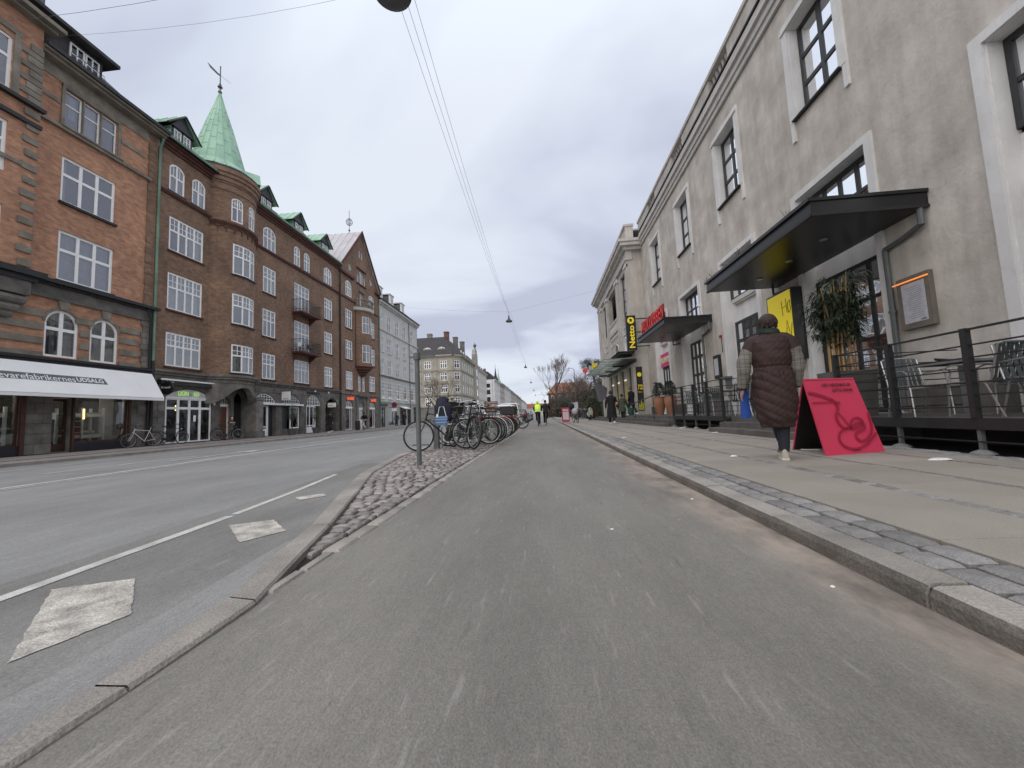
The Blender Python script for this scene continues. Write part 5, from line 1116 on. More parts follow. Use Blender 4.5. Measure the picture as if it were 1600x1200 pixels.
block('distant_house', 'distant tan terraced house near the end of the row', 290.2, 350, 15.6, TAN, 20, RW, detail=1)
block('distant_house', 'distant white house at the very end of the left row', 350.2, 460, 14.5, PALEW, 30, RW, detail=1, chim=((380, 3), (420, 3)))
for (x, y, h, m, lab) in ((-21, 172, 23.3, SLATE, 'dark pointed church spire behind the white house'), (-21.3, 186, 23.0, COPPER, 'thin green copper spire right of the dark spire')):
    t = thing('spire', lab, 'spire', (x, y, 0)); mb = MB(); mb.lathe([(1.1, 14), (1.1, 17.2), (1.25, 17.3), (.7, 18.6), (.35, 20.5), (.05, h)], (x, y, 0), 8); mb.build('spire_roof', m, t); mb = MB(); mb.tube([(x, y, h-.3), (x, y, h+1.3)], .06, 4); mb.build('finial', BLACKM, t)
# closing row at the end of the street
FE = Fr((0, 470, 0), (1, 0, 0), (0, -1, 0))
block('end_house', 'low white house closing the end of the street', -36, 40, 9, PALEW, 20, [(4.2, 5.9), (6.8, 8.2)], fr=FE, roofh=5.5, roofm=REDROOF, detail=1, chim=((-30, 2), (-22, 2), (-14, 2)))
# brick house with red roof beyond the trees (right)
FR2 = Fr((0, 150, 0), (1, 0, 0), (0, -1, 0)); B8 = thing('red_roofed_house', 'red brick house with orange tiled roof behind the bare trees on the right', 'house', (9, 150, 0))
ops = [(3.2+2.6*k, 4.3+2.6*k, z0, z1) for k in range(6) for z0, z1 in ((1.5, 3.2), (4.6, 6.2), (6.9, 8.2))]
facade(FR2, 2.2, 19, 0, 9, ops, REDBRICK, B8, depth=.2); part('inner_wall', ROOM, B8, (2.3, 19, -1, -.9, 0, 9), fr=FR2); part('side_wall', REDBRICK, B8, (2.2, 2.4, -14, 0, 0, 9), fr=FR2)
for o in ops: window(FR2, *o, 2, [.6, .4], B8, WHITE, G_DARK, n=-.05, fw=.1, split=False)
mb = MB(); mb.quad((1.6, 149.4, 8.9), (19.5, 149.4, 8.9), (17, 155, 13.2), (5.2, 155, 13.2)); mb.quad((1.6, 149.4, 8.9), (5.2, 155, 13.2), (1.6, 164, 8.9)); mb.quad((5.2, 155, 13.2), (17, 155, 13.2), (19, 164, 8.9), (1.6, 164, 8.9)); mb.build('roof', REDROOF, B8)

# ------------------------------------------------------------------ right: the grey plastered restaurant house
G = RIGHT; XR = 6.8
M1 = thing('plaster_house', 'long grey plastered house with white window frames and black canopies, on the right', 'house', (6.8, 9, 0))
ctr = [4.78+4.27*k for k in range(-3, 5)]      # window axes
up = [(c-.72, c+.72, 7.95, 10.4) for c in ctr]; gr = [(c-1.07, c+1.07, .5, 5.98) for c in ctr]
facade(G, -12, 24.95, 0, 11.3, up+gr, PLASTER, M1, depth=.30)
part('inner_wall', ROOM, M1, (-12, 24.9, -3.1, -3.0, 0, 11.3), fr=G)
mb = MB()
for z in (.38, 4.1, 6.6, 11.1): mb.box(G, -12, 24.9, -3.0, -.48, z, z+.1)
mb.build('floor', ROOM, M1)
part('roof', SLATE, M1, (-12, 24.9, -12, -.4, 12.9, 13.0), fr=G); part('back_wall', PLASTER, M1, (-12, 24.9, -12.2, -12, 0, 13), fr=G); part('end_wall', PLASTER, M1, (24.7, 24.95, -12, -.4, 0, 13.05), fr=G)
def R(name, m, *b, parent=M1, **k): return part(name, m, parent, *b, fr=G, **k)
for b_ in ((-12, 2.6), (6.05, 7.7), (10.5, 12.1), (14.75, 16.4), (19, 20.7), (23.2, 24.9)): R('plinth', mat('dirty plinth', (.10, .09, .08), .9, .3, 3, .3, 30, col2=(.17, .155, .14), detail=8), (*b_, 0, .03, 0, .95))
R('band', TRIMGREY, (-12, 24.97, 0, .09, 11.32, 11.5), (-12, 24.97, 0, .15, 11.5, 11.72), (-12, 24.97, 0, .24, 11.72, 11.86))
R('parapet', PLASTER2, (-12, 24.97, -.35, .04, 11.86, 12.35), (-12, 24.97, -.38, .1, 12.98, 13.12)); R('gutter', BLACKM, (-12, 24.97, .2, .27, 12.03, 12.09), (-12, 24.97, .04, .2, 11.865, 11.9))
balg = [(c-.72, c+.72) for c in ctr]; prev = -12
for a, b in balg:
    if a > prev: R('parapet', PLASTER2, (prev, a, -.35, .04, 12.35, 12.98))
    for k in range(6):
        u = a+.12+k*.24; c = G.p(u, -.14, 0); MB().lathe([(.05, 12.35), (.09, 12.42), (.1, 12.55), (.05, 12.72), (.045, 12.8), (.08, 12.9), (.08, 12.98)], c, 8).build('baluster', TRIMGREY, M1, smooth=True)
    prev = b
R('parapet', PLASTER2, (prev, 24.97, -.35, .04, 12.35, 12.98))
for a, b, z0, z1 in up:                     # upper windows: white reveals, proud frame with hanging ears
    fw_ = .2
    R('window_frame', TRIM, (a-fw_, a-.002, 0, .06, 7.95, 10.4), (b+.002, b+fw_, 0, .06, 7.95, 10.4), (a-fw_, b+fw_, 0, .06, 10.4, 10.63), (a-fw_, a-.08, 0, .05, 7.44, 7.95), (b+.08, b+fw_, 0, .05, 7.44, 7.95)); R('window_frame', TRIM, (a-fw_-.02, b+fw_+.02, .06, .10, 10.42, 10.50))
    R('reveal', TRIM, (a, a+.012, -.26, 0, 7.97, 10.4), (b-.012, b, -.26, 0, 7.97, 10.4), (a, b, -.26, 0, 10.388, 10.4)); R('sill', BLACKM, (a-.06, b+.06, -.26, .11, 7.93, 7.97))
    window(G, a+.01, b-.01, 7.97, 10.39, 2, [.34, .33, .33], M1, DGREY, G_SKY, n=-.2, fw=.085, mw=.10)
for i, (a, b, z0, z1) in enumerate(gr):             # two-storey white frames with window above and doors below
    fw_ = .17
    R('door_frame', TRIM, (a-fw_, a-.002, 0, .06, .5, 5.98), (b+.002, b+fw_, 0, .06, .5, 5.98), (a-fw_, b+fw_, 0, .06, 5.98, 6.13))
    R('reveal', TRIM, (a, a+.012, -.29, 0, .5, 5.98), (b-.012, b, -.29, 0, .5, 5.98), (a, b, -.29, 0, 5.968, 5.98))
    R('panel', TRIM, (a, b, -.32, -.26, 3.76, 4.5)); R('sill', TRIMGREY, (a+.25, b-.25, -.3, -.12, 4.42, 4.56), (a+.3, b-.3, -.28, -.16, 4.36, 4.42))
    R('panel', TRIM, (a, a+.13, -.32, -.26, .5, 3.76), (b-.13, b, -.32, -.26, .5, 3.76))
    window(G, a+.015, b-.015, 4.57, 5.965, [0, .25, .5, .75, 1], [.5, .5], M1, DGREY, G_SKY, n=-.22, fw=.09, mw=.075)
    big = i in (4, 6)
    if i == 4: window(G, a+.02, b-.02, .52, 3.76, [0, .25, .5, .75, 1], [.2, .28, .28, .24], M1, BLACKM, G_DARK, n=-.22, fw=.08, mw=.07, name='glazed_door')
    else:
        w = window(G, a+.14, b-.14, .52, 3.76, [0, .25, .5, .75, 1], [.26, .28, .26, .2], M1, DGREY, G_DARK, n=-.22, fw=.09, mw=.11, name='glazed_door'); R('door_panel', DGREY, (a+.2, b-.2, -.27, -.215, .55, 1.05), parent=w)
# canopies
def canopy(a, b, nn, zt, th, label):
    c = R('canopy', BLACK, (a, b, .01, nn, zt-th, zt-.06), (a-.03, b+.03, .01, nn+.05, zt-.06, zt)); R('canopy_rim', BLACKM, (a, b, nn-.03, nn+.02, zt-th-.03, zt-th+.02), (a-.02, a+.03, .01, nn, zt-th-.03, zt-th+.02), parent=c)
    mb = MB(); p = G.p; y = a+.0
    mb.tube([p(a+.03, .14, zt-th-.02), p(a+.03, .14, zt-th-.32)], .045, 8); mb.tube([p(a+.05, .12, zt-th-.30), p(a+.5, .07, zt-th-.38), p(a+.85, .07, zt-th-.42)], .045, 8); mb.tube([p(a+.85, .07, zt-th-.42), p(a+.85, .07, .55)], .045, 8)
    for z in (1.2, 2.4): mb.tube([p(a+.85, .07, z), p(a+.85, .07, z+.05)], .06, 8)
    mb.build('drainpipe', GREYP, c, smooth=True)
    mb = MB(); mb.tube([p(b-.05, .15, zt-th-.01), p(b-.05, .15, zt-th-.2), p(b-.9, .15, zt-th-.28)], .03, 6)
    mb.build('drainpipe', BLACKM, c); return c
GLB = mat('glossy black soffit', (.008, .008, .008), .33, .05, 2, spec=.35)
k1 = canopy(6.93, 11.28, 1.93, 4.37, .30, ''); R('soffit', GLB, (6.98, 11.24, .03, 1.88, 4.055, 4.068), parent=k1)
k2 = canopy(15.5, 19.75, 1.86, 4.42, .26, ''); R('soffit', GLB, (15.55, 19.7, .03, 1.8, 4.145, 4.158), parent=k2)
for c_, ys in ((k1, (8, 9.1, 10.3)), (k2, (16.6, 17.6, 18.6))):
    for y in ys: MB().lathe([(.01, 0), (.07, 0), (.07, .02)], G.p(y, 1.0, 4.03 if c_ is k1 else 4.12), 10).build('downlight', STEEL, c_)
mb = MB()
for y in (7.6, 9.4, 10.2, 10.9, 11.2):        # bird spikes
    for s in range(5): mb.tube([G.p(y, 1.93, 4.37), G.p(y+random.uniform(-.12, .12), 1.93+random.uniform(-.1, .1), 4.37+random.uniform(.1, .17))], .004, 3)
mb.build('bird_spikes', BLACK, k1)
REDLIT = emit_mat('lit red letter face', (.75, .02, .015), .12)  # faint glow makes the letter fronts look lit
REDSHADE = mat('shaded red letter side', (.16, .006, .006), .4, .1, 3); word = 'MADKLUBBEN'; y = 18.95; wd = .345  # darker red paints the letter sides as if shaded
for ch in word:                        # block letters standing on the canopy edge
    L9 = text(ch, 'sign_letter', REDLIT, k2, G.p(y, 1.78, 4.44), (0, -1, 0), (0, 0, 1), wd*.78, .56, .07, bold=.02); y -= wd; L9.data.materials.append(REDSHADE)
    for p_ in L9.data.polygons: p_.material_index = 0 if p_.normal.x < -.5 else 1
R('letter_base', RED, (15.62, 18.98, 1.60, 1.79, 4.42, 4.47), parent=k2)
# signs and boxes on the wall
ys_ = R('sign_box', BLACK, (10.2, 11.28, .005, .33, 1.9, 3.76)); mb = MB(); mb.quad(G.p(10.24, .334, 1.94), G.p(11.24, .334, 1.94), G.p(11.24, .334, 3.72), G.p(10.24, .334, 3.72)); mb.build('sign_face', emit_mat('lit yellow face', (.80, .64, .03), .22), ys_)
mb = MB()
def stroke(pts, r=.012): mb.tube([G.p(u, .338, z) for u, z in pts], r, 4, flat=.4)
stroke([(10.62, 3.5), (10.60, 3.1)]); stroke([(10.44, 3.52), (10.42, 3.14)]); stroke([(10.62, 3.3), (10.42, 3.34)]); stroke([(10.36, 3.4), (10.28, 3.45), (10.27, 3.2), (10.34, 3.12), (10.38, 3.25), (10.36, 3.4)])
stroke([(10.52, 2.6), (10.46, 2.95), (10.38, 2.6)]); stroke([(10.5, 2.74), (10.4, 2.74)]); stroke([(10.35, 2.5), (10.27, 2.85)])
mb.build('sign_lettering', BLACK, ys_)
WOODG = mat('greyed wood', (.16, .14, .115), .8, .25, 6, stretch=(1, 1, .3))
mbx = R('menu_box', WOODG, (7.02, 7.62, .005, .09, 2.02, 2.97)); R('menu_sheet', mat('printed menu', (.52, .52, .56), .6, .1, 14), (7.10, 7.53, .092, .096, 2.12, 2.84), parent=mbx)
mb = MB()
for k in range(16): z = 2.2+k*.037; mb.box(G, 7.14+random.uniform(0, .03), 7.48-random.uniform(0, .12), .0962, .0966, z, z+.006)
mb.build('menu_print', GREYP, mbx); text('menu', 'menu_print', BLACK, mbx, G.p(7.22, .0965, 2.14), (0, -1, 0), (0, 0, 1), .09, .025, .002)
MB().tube([G.p(7.0, .12, 2.88), G.p(7.66, .12, 2.88)], .013, 6).build('menu_lamp', emit_mat('amber lamp', (.9, .30, .06), .7), mbx)
mb2 = R('menu_box', BLACKM, (15.05, 15.52, .005, .1, 1.85, 2.75)); R('menu_sheet', mat('printed menu', (.52, .52, .56), .6), (15.12, 15.45, .102, .106, 1.98, 2.62), parent=mb2)
mb2 = R('menu_box', BLACKM, (23.45, 23.85, .005, .1, 1.6, 2.4)); R('menu_sheet', mat('printed menu', (.52, .52, .56), .6), (23.5, 23.8, .102, .106, 1.68, 2.32), parent=mb2)
R('heater_box', GREYP, (14.3, 14.75, .01, .25, 1.75, 1.85), (14.35, 14.5, .01, .18, 1.4, 1.75)); R('alarm_box', mat('red alarm box', (.35, .02, .02), .4), (14.82, 14.92, .01, .07, 3.35, 3.45)); R('conduit', BLACKM, (14.86, 14.875, 0, .02, 2.8, 3.35)); R('outlet_box', TRIMGREY, (19.5, 19.7, .01, .12, 1.5, 1.75))
R('wall_camera', WHITE, (16.35, 16.42, .06, .2, 5.0, 5.08))
fk = R('sign_board', mat('pink sign', (.62, .08, .20), .45), (20.85, 22.8, -.2, -.12, 3.15, 3.9)); text('FRANKIES', 'sign_lettering', mat('cream letters', (.85, .72, .5), .5), fk, G.p(22.7, -.115, 3.35), (0, -1, 0), (0, 0, 1), 1.75, .34, .02, bold=.02)
bs_ = thing('supermarket_sign', 'tall black and yellow Netto blade sign on three steel brackets', 'sign', (6.2, 24.4, 4.7))
mb = MB(); mb.box(IDF, 5.42, 6.02, 24.3, 24.5, 4.55, 6.75); mb.build('sign_box', BLACK, bs_)
YL = emit_mat('yellow print', (.85, .65, .03), .15)
text('Netto', 'sign_lettering', YL, bs_, (5.90, 24.295, 4.68), (0, 0, 1), (-1, 0, 0), 1.42, .34, .01, bold=.025)
MB().tube([(5.72, 24.296, 6.43), (5.72, 24.285, 6.43)], .21, 24).build('sign_emblem', YL, bs_); mb = MB(); mb.poly(Fr((0, 24.284, 0), (1, 0, 0), (0, -1, 0)), [(5.62, 6.3), (5.66, 6.42), (5.62, 6.5), (5.72, 6.55), (5.82, 6.48), (5.78, 6.42), (5.8, 6.3), (5.72, 6.38)], 0, .006); mb.build('sign_emblem', BLACK, bs_)
mb = MB()
for z in (4.75, 5.65, 6.5): mb.box(IDF, 6.02, 6.8, 24.37, 24.43, z, z+.06)
mb.build('bracket', BLACK, bs_)

# ------------------------------------------------------------------ supermarket house with columns
M2 = thing('classical_house', 'paler plastered house with heavy cornice, loggia and glass canopy, beyond the restaurant', 'house', (5.9, 31, 0)); XC = 5.93
C = Fr((XC, 0, 0), (0, 1, 0), (-1, 0, 0)); Y0, Y1 = 24.98, 38.2
def Q(name, m, *b, parent=M2, **k): return part(name, m, parent, *b, fr=C, **k)
cops = [(25.9, 27.5, 6.7, 10.2), (29.1, 32.7, 6.9, 10.3), (33.7, 35.6, 7.3, 10.2), (25.9, 27.4, .5, 3.75), (28.3, 29.9, .5, 3.75), (30.7, 32.3, .5, 3.75), (33.2, 34.8, .5, 3.75), (29.4, 30.9, 4.25, 5.9, .75), (35.2, 36.2, 4.3, 5.4, .5)]
facade(C, Y0, Y1, 0, 11.2, cops, PLASTER2, M2, depth=.35)
Q('side_wall', PLASTER2, (Y0-.02, Y0+.2, -9, -.001, 0, 11.2)); Q('inner_wall', ROOM, (Y0+.3, Y1, -2.6, -2.5, 0, 11.2)); Q('end_wall', PLASTER2, (Y1-.2, Y1, -9, -.001, 0, 12.9))
Q('pilaster', PLASTER2, (Y0, 25.6, 0, .10, .1, 10.6), (28.2, 28.9, 0, .12, 4.2, 10.6), (32.85, 33.5, 0, .12, 4.2, 10.6), (35.9, 36.6, 0, .12, 4.2, 10.6), (37.5, Y1, 0, .1, .1, 10.6)); 
Q('architrave', TRIMGREY, (Y0-.1, Y1+.1, -.3, .16, 10.6, 10.75), (Y0-.1, Y1+.1, -.3, .12, 10.75, 11.2)); Q('cornice', TRIMGREY, (Y0-.35, Y1+.3, -1, .3, 11.2, 11.4), (Y0-.6, Y1+.5, -1, .52, 11.4, 11.62), (Y0-.7, Y1+.6, -1, .62, 11.62, 11.8))
Q('parapet', PLASTER2, (Y0, Y1, -.5, 0, 11.8, 12.9), (Y0-.05, Y1+.1, -.55, .08, 12.9, 13.05)); Q('roof', LEAD, (Y0, Y1, -9, -.5, 12.6, 12.7))
Q('capital', TRIM, (28.1, 29.0, 0, .2, 10.2, 10.4), (32.75, 33.6, 0, .2, 10.2, 10.4), (35.8, 36.7, 0, .2, 10.2, 10.4), (Y0, 25.7, 0, .16, 10.2, 10.35)); Q('string_course', TRIM, (Y0, Y1, 0, .1, 4.1, 4.2))
for a, b, z0, z1 in (cops[0], cops[2]): window(C, a, b, z0, z1, 2, [.25]*4, M2, DGREY, G_SKY, n=-.15, fw=.08, mw=.07, split=False)
Q('loggia_wall', PLASTER, (29.1, 32.7, -1.9, -1.8, 6.9, 10.3)); window(C, 30.1, 31.6, 7.2, 9.8, 2, [.5, .5], M2, DGREY, G_DARK, n=-1.75, fw=.08, split=False); Q('balcony_rail', TRIMGREY, (29.1, 32.7, -.1, .08, 7.7, 7.85), (29.1, 32.7, -.1, .08, 6.9, 7.05)); 
for k in range(12): MB().lathe([(.05, 7.05), (.08, 7.2), (.04, 7.5), (.07, 7.7)], C.p(29.3+.29*k, 0, 0), 6).build('baluster', TRIMGREY, M2)
for a, b in ((25.9, 27.5), (33.7, 35.6), (29.2, 32.6)):
    for z0, z1 in ((6.05, 6.6), ): Q('moulding', TRIM, (a, b, 0, .05, z1-.07, z1), (a, b, 0, .05, z0, z0+.07), (a, a+.07, 0, .05, z0+.07, z1-.07), (b-.07, b, 0, .05, z0+.07, z1-.07))
mb = MB(); mb.tube([C.p(26.75+.34*cos(t), .03, 5.2+.62*sin(t)) for t in [2*pi*k/24 for k in range(24)]], .06, 6, closed=True); mb.build('oval_frame', TRIM, M2)
mb = MB(); mb.quad(*[C.p(26.75+.34*cos(t), .01, 5.2+.62*sin(t)) for t in [2*pi*k/24 for k in range(24)]]); mb.build('oval_window', G_DARK, M2)
for o in cops[7:]:
    mb = MB(); A = arc_top(o[0]-.12, o[1]+.12, o[3]+.12, o[4]+.1); Bq = arc_top(o[0], o[1], o[3], o[4])
    for i in range(len(A)-1): mb.poly(C, [Bq[i], A[i], A[i+1], Bq[i+1]], 0, .05)
    mb.build('arch_ring', TRIM, M2); window(C, *o[:4], 2, [1], M2, DGREY, G_DARK, rise=o[4], n=-.2, fw=.06, split=False)
for o in cops[3:7]: window(C, *o[:4], 2, [.8, .2], M2, mat('brown door frame', (.10, .075, .05), .6), G_DARK, n=-.2, fw=.09, split=False, name='shop_door')
for u in (27.85, 30.3, 32.75): Q('shop_light', emit_mat('warm shop light', (1, .78, .45), .55), (u-.28, u+.28, -.02, .05, 2.9, 3.0))
for u, w_ in ((27.8, .5), (30.3, .4)): Q('poster', mat('yellow poster', (.62, .50, .12), .6), (u-w_/2, u+w_/2, .0, .03, 1.4, 2.7))
# poster on the side wall that faces the camera
po = thing('opening_hours_banner', 'tall dark banner with yellow opening hours on the end of the supermarket wall', 'banner', (6.1, 24.9, .9)); mb = MB(); mb.box(IDF, 5.98, 6.36, 24.92, 24.955, .75, 3.55); mb.build('banner_sheet', mat('dark banner', (.02, .02, .018), .6), po)
MB().tube([(6.17, 24.918, 3.05), (6.17, 24.912, 3.05)], .14, 16).build('banner_emblem', YL, po); text('7', 'banner_print', YL, po, (6.04, 24.915, 2.1), (1, 0, 0), (0, 0, 1), .1, .3, .004, bold=.02); text('22', 'banner_print', YL, po, (6.17, 24.915, 2.1), (1, 0, 0), (0, 0, 1), .16, .3, .004, bold=.02); text('Netto', 'banner_print', YL, po, (6.05, 24.915, 1.9), (1, 0, 0), (0, 0, 1), .24, .08, .004)
mb = MB(); mb.poly(Fr((0, 24.917, 0), (1, 0, 0), (0, -1, 0)), [(6.0, .8), (6.34, .8), (6.34, 1.3), (6.25, 1.15), (6.2, 1.5), (6.12, 1.1), (6.06, 1.25), (6.0, 1.0)], 0, .004); mb.build('banner_print', mat('yellow green print', (.45, .45, .05), .6), po)
# glass canopy
gc = thing('glass_canopy', 'flat glass canopy on dark steel beams over the supermarket steps', 'canopy', (4.9, 29, 4)); x0, x1, y0, y1, zc = 3.87, 5.8, 24.0, 34.3, 4.0
nb = 8
for k in range(nb):
    a, b = y0+(y1-y0)*k/nb, y0+(y1-y0)*(k+1)/nb
    for j in range(3): xa, xb = x0+(x1-x0)*j/3, x0+(x1-x0)*(j+1)/3; mb = MB(); mb.box(IDF, xa+.03, xb-.03, a+.03, b-.03, zc, zc+.018); mb.build('pane', G_CAN, gc)
mb = MB()
for k in range(nb+1): y = y0+(y1-y0)*k/nb; mb.box(IDF, x0, x1, y-.016, y+.016, zc-.02, zc+.03)
for j in range(4): x = x0+(x1-x0)*j/3; mb.box(IDF, x-.016, x+.016, y0, y1, zc-.015, zc+.025)
mb.build('glazing_bars', mat('pale grey steel', (.2, .21, .2), .5), gc)
mb = MB(); mb.box(IDF, 5.72, 5.86, y0, y1, zc-.22, zc-.03)
for y in (24.1, 27.4, 30.8, 34.1): mb.box(IDF, 5.0, 5.86, y-.05, y+.05, zc-.14, zc-.03)
mb.build('beam', BLACKM, gc)
mb = MB(); mb.box(IDF, 4.9, 5.8, 24.2, 28, 4.32, 4.44); mb.box(IDF, 4.8, 5.85, 24.1, 28.1, 4.44, 4.47); mb.build('upper_housing', BLACKM, gc)
for y in (25, 28, 31, 34): MB().box(IDF, 5.3, 5.34, y, y+.03, 4.0, 4.35).build('tie_rod', BLACKM, gc)
yb = thing('canopy_sign', 'small yellow supermarket sign standing on the far end of the glass canopy', 'sign', (4.0, 34, 4)); mb = MB(); mb.box(IDF, 4.35, 4.80, 33.3, 33.5, 4.25, 5.0); mb.build('sign_box', YELLOW, yb); mb = MB(); mb.box(IDF, 4.80, 4.92, 33.25, 33.55, 4.0, 5.3); mb.build('sign_side', GREYP, yb); text('Netto', 'sign_lettering', BLACK, yb, (4.40, 33.295, 4.5), (1, 0, 0), (0, 0, 1), .35, .15, .004)
# ------------------------------------------------------------------ terraces, steps and their furniture
ZD = .50
DECKB = mat('dark deck board', (.075, .07, .065), .75, .25, 4, .2, 40, col2=(.13, .12, .11), stretch=(.3, 3, 1), island=.15)
STEPM = mat('granite step', (.085, .075, .07), .8, .2, 2.5, .4, 60, col2=(.15, .135, .125), detail=8, island=.1, speck=.15)
RAILS = [1.50-.0, 1.335, 1.20, 1.065, .93, .795, .66, .585]
def terrace(name, label, y0, y1, posts, ends=(True, True)):
    t = thing(name, label, 'terrace', (5.8, (y0+y1)/2, ZS)); xf = 4.82
    nb = 12; w = (6.78-4.86)/nb
    for k in range(nb): mb = MB(); mb.box(IDF, 4.86+w*k+.004, 4.86+w*(k+1)-.004, y0+.02, y1-.02, ZD-.03, ZD+(.001 if k % 2 else 0)); mb.build('deck_board', DECKB, t)
    mb = MB(); mb.box(IDF, xf-.02, xf+.04, y0, y1, .385, ZD+.012); mb.box(IDF, xf+.04, 6.78, y1-.05, y1, .385, ZD-.03); mb.box(IDF, xf+.04, 6.78, y0, y0+.05, .385, ZD-.03); mb.build('edge_beam', BLACKM, t)
    for y in posts: mb = MB(); mb.box(IDF, xf-.035, xf+.035, y-.028, y+.028, ZD+.012, 1.53); mb.build('post', BLACKM, t); mb = MB(); mb.box(IDF, xf+.0, xf+.045, y-.02, y+.02, .14, .385); mb.build('support', GREYP, t); mb = MB(); mb.loft([[(xf+.02+r*cos(a), y+r*sin(a), z) for a in [2*pi*q/8 for q in range(8)]] for r, z in ((.11, .115), (.08, .14), (.035, .16))]); mb.build('footing', SETTGREY, t)
    for i, z in enumerate((1.515, 1.335, 1.195, 1.055, .915, .775, .635)): mb = MB(); mb.box(IDF, xf-.012-(.01 if i == 0 else 0), xf+.012, y0, y1, z-.008-(.006 if i == 0 else 0), z+.008); mb.build('rail', BLACKM, t)
    mb = MB(); mb.tube([(xf, y0, .25), (xf, y1, .25)], .009, 5); mb.build('rail', BLACKM, t)
    for e, y in zip(ends, (y0, y1)):
        if e:
            for z in (1.515, 1.335, 1.195, 1.055, .915, .775, .635): mb = MB(); mb.box(IDF, xf, 6.7, y-.01, y+.01, z-.008, z+.008); mb.build('end_rail', BLACKM, t)
            mb = MB(); mb.box(IDF, 5.7, 5.74, y-.02, y+.02, ZD, 1.53); mb.build('post', BLACKM, t)
    mb = MB(); mb.box(IDF, 6.0, 6.78, y0+.06, y1-.06, .09, .38); mb.build('void_shade', ROOM, t)  # dark box stands in for the shade in the open void below
    return t
terrace('terrace', 'raised dark terrace with black railing on the right, nearest the camera', -3.2, 6.72, [6.69, 5.71, 4.73, 3.75, 2.77, 1.79, .81, -.17, -1.15])
terrace('terrace', 'raised dark terrace with black railing between the two flights of steps', 10.78, 14.86, [14.83, 13.82, 12.81, 11.8, 10.81])
def steps(label, y0, y1):
    t = thing('entrance_steps', label, 'steps', (5.5, (y0+y1)/2, ZS)); n = max(2, int((y1-y0)/1.4)); L = (y1-y0)/n
    for k in range(n):
        a, b = y0+L*k+.004, y0+L*(k+1)-.004
        mb = MB(); mb.box(IDF, 4.36, 4.70, a, b, .1, .235); mb.build('step', STEPM, t)
        mb = MB(); mb.box(IDF, 4.66, 5.0, a, b, .1, .365); mb.build('step', STEPM, t)
        mb = MB(); mb.box(IDF, 4.97, 6.79, a, b, .1, ZD); mb.build('landing_slab', STEPM, t)
steps('dark stone steps up to the glazed doors under the large black canopy', 6.76, 10.74)
steps('long dark stone steps running from the far terrace to the supermarket', 14.9, 24.9); 
t = thing('entrance_steps', 'dark stone steps under the glass canopy of the supermarket', 'steps', (5.3, 30, ZS))
for k in range(9):
    a = 24.95+k*1.2; mb = MB(); mb.box(IDF, 4.36, 4.70, a, a+1.19, .1, .235); mb.build('step', STEPM, t); mb = MB(); mb.box(IDF, 4.67, 5.9, a, a+1.19, .1, .365); mb.build('step', STEPM, t)
hr = thing('handrail', 'sloping black handrail beside the terracotta pots', 'handrail', (4.82, 18, ZS)); mb = MB(); mb.tube([(4.82, 14.9, 1.53), (4.82, 15.4, 1.53), (4.82, 21.3, 1.13), (4.82, 21.7, 1.13)], .024, 6); mb.build('rail', BLACKM, hr)
for y, z in ((17.4, 1.39), (20.9, 1.15)): MB().tube([(4.82, y, .3), (4.82, y, z)], .018, 6).build('post', BLACKM, hr)
# slatted terrace chair, local coordinates: seat faces +y
def make_chair(label, slat=STEEL):
    t = thing('terrace_chair', label, 'chair'); nS = 7; w = .46
    mb = MB()
    for s in (-1, 1):
        x = s*w/2
        mb.tube([(x, .24, 0), (x, .21, .40), (x, .18, .44), (x, -.16, .42), (x, -.20, .44), (x, -.30, .86)], .012, 6); mb.tube([(x, -.28, 0), (x, -.14, .42)], .012, 6)
        mb.tube([(x, .2, .42), (x*1.12, .22, .62), (x*1.12, .14, .66), (x*1.12, -.24, .64)], .011, 6)
    mb.tube([(-w/2, -.30, .86), (-w/2+.05, -.31, .885), (w/2-.05, -.31, .885), (w/2, -.30, .86)], .012, 6); mb.tube([(-w/2, .21, .4), (w/2, .21, .4)], .010, 6)
    mb.build('frame', STEEL, t, smooth=True, local=True)
    for k in range(nS):
        x = -w/2+.045+(w-.09)*k/(nS-1); mb = MB(); prof = [(-.295, .87), (-.215, .47), (-.17, .435), (.0, .425), (.17, .44), (.20, .42)]
        for (a, b) in zip(prof, prof[1:]): mb.hexa([(x-.022, a[0], a[1]-.003), (x+.022, a[0], a[1]-.003), (x+.022, b[0], b[1]-.003), (x-.022, b[0], b[1]-.003), (x-.022, a[0], a[1]+.003), (x+.022, a[0], a[1]+.003), (x+.022, b[0], b[1]+.003), (x-.022, b[0], b[1]+.003)])
        mb.build('slat', slat, t, local=True)
    return t
def make_table(label, r=.36):
    t = thing('terrace_table', label, 'table'); mb = MB(); mb.box(IDF, -r, r, -r, r, .715, .735); mb.build('tabletop', BLACKM, t, local=True); mb = MB(); mb.box(IDF, -r-.006, r+.006, -r-.006, -r, .708, .74); mb.box(IDF, -r-.006, r+.006, r, r+.006, .708, .74); mb.box(IDF, -r-.006, -r, -r, r, .708, .74); mb.box(IDF, r, r+.006, -r, r, .708, .74); mb.build('edge_trim', STEEL, t, local=True)
    mb = MB(); mb.box(IDF, -.035, .035, -.035, .035, .02, .715); mb.build('column', STEEL, t, local=True)
    mb = MB(); mb.box(IDF, -.24, .24, -.03, .03, 0, .02); mb.box(IDF, -.03, .03, -.24, .24, .0, .021); mb.build('foot', STEEL, t, local=True); return t
BLUEG = mat('blue grey slats', (.085, .098, .10), .45, .15, 8, metal=.3, island=.1)
GD = 'slatted chairs on the near terrace'; GF = 'slatted chairs on the far terrace'
ch1 = make_chair('slatted metal chair behind the raspberry board, left of the nearest round of seats', BLUEG); ch1['label'] = 'blue grey slatted chair partly hidden by the top of the raspberry sandwich board'
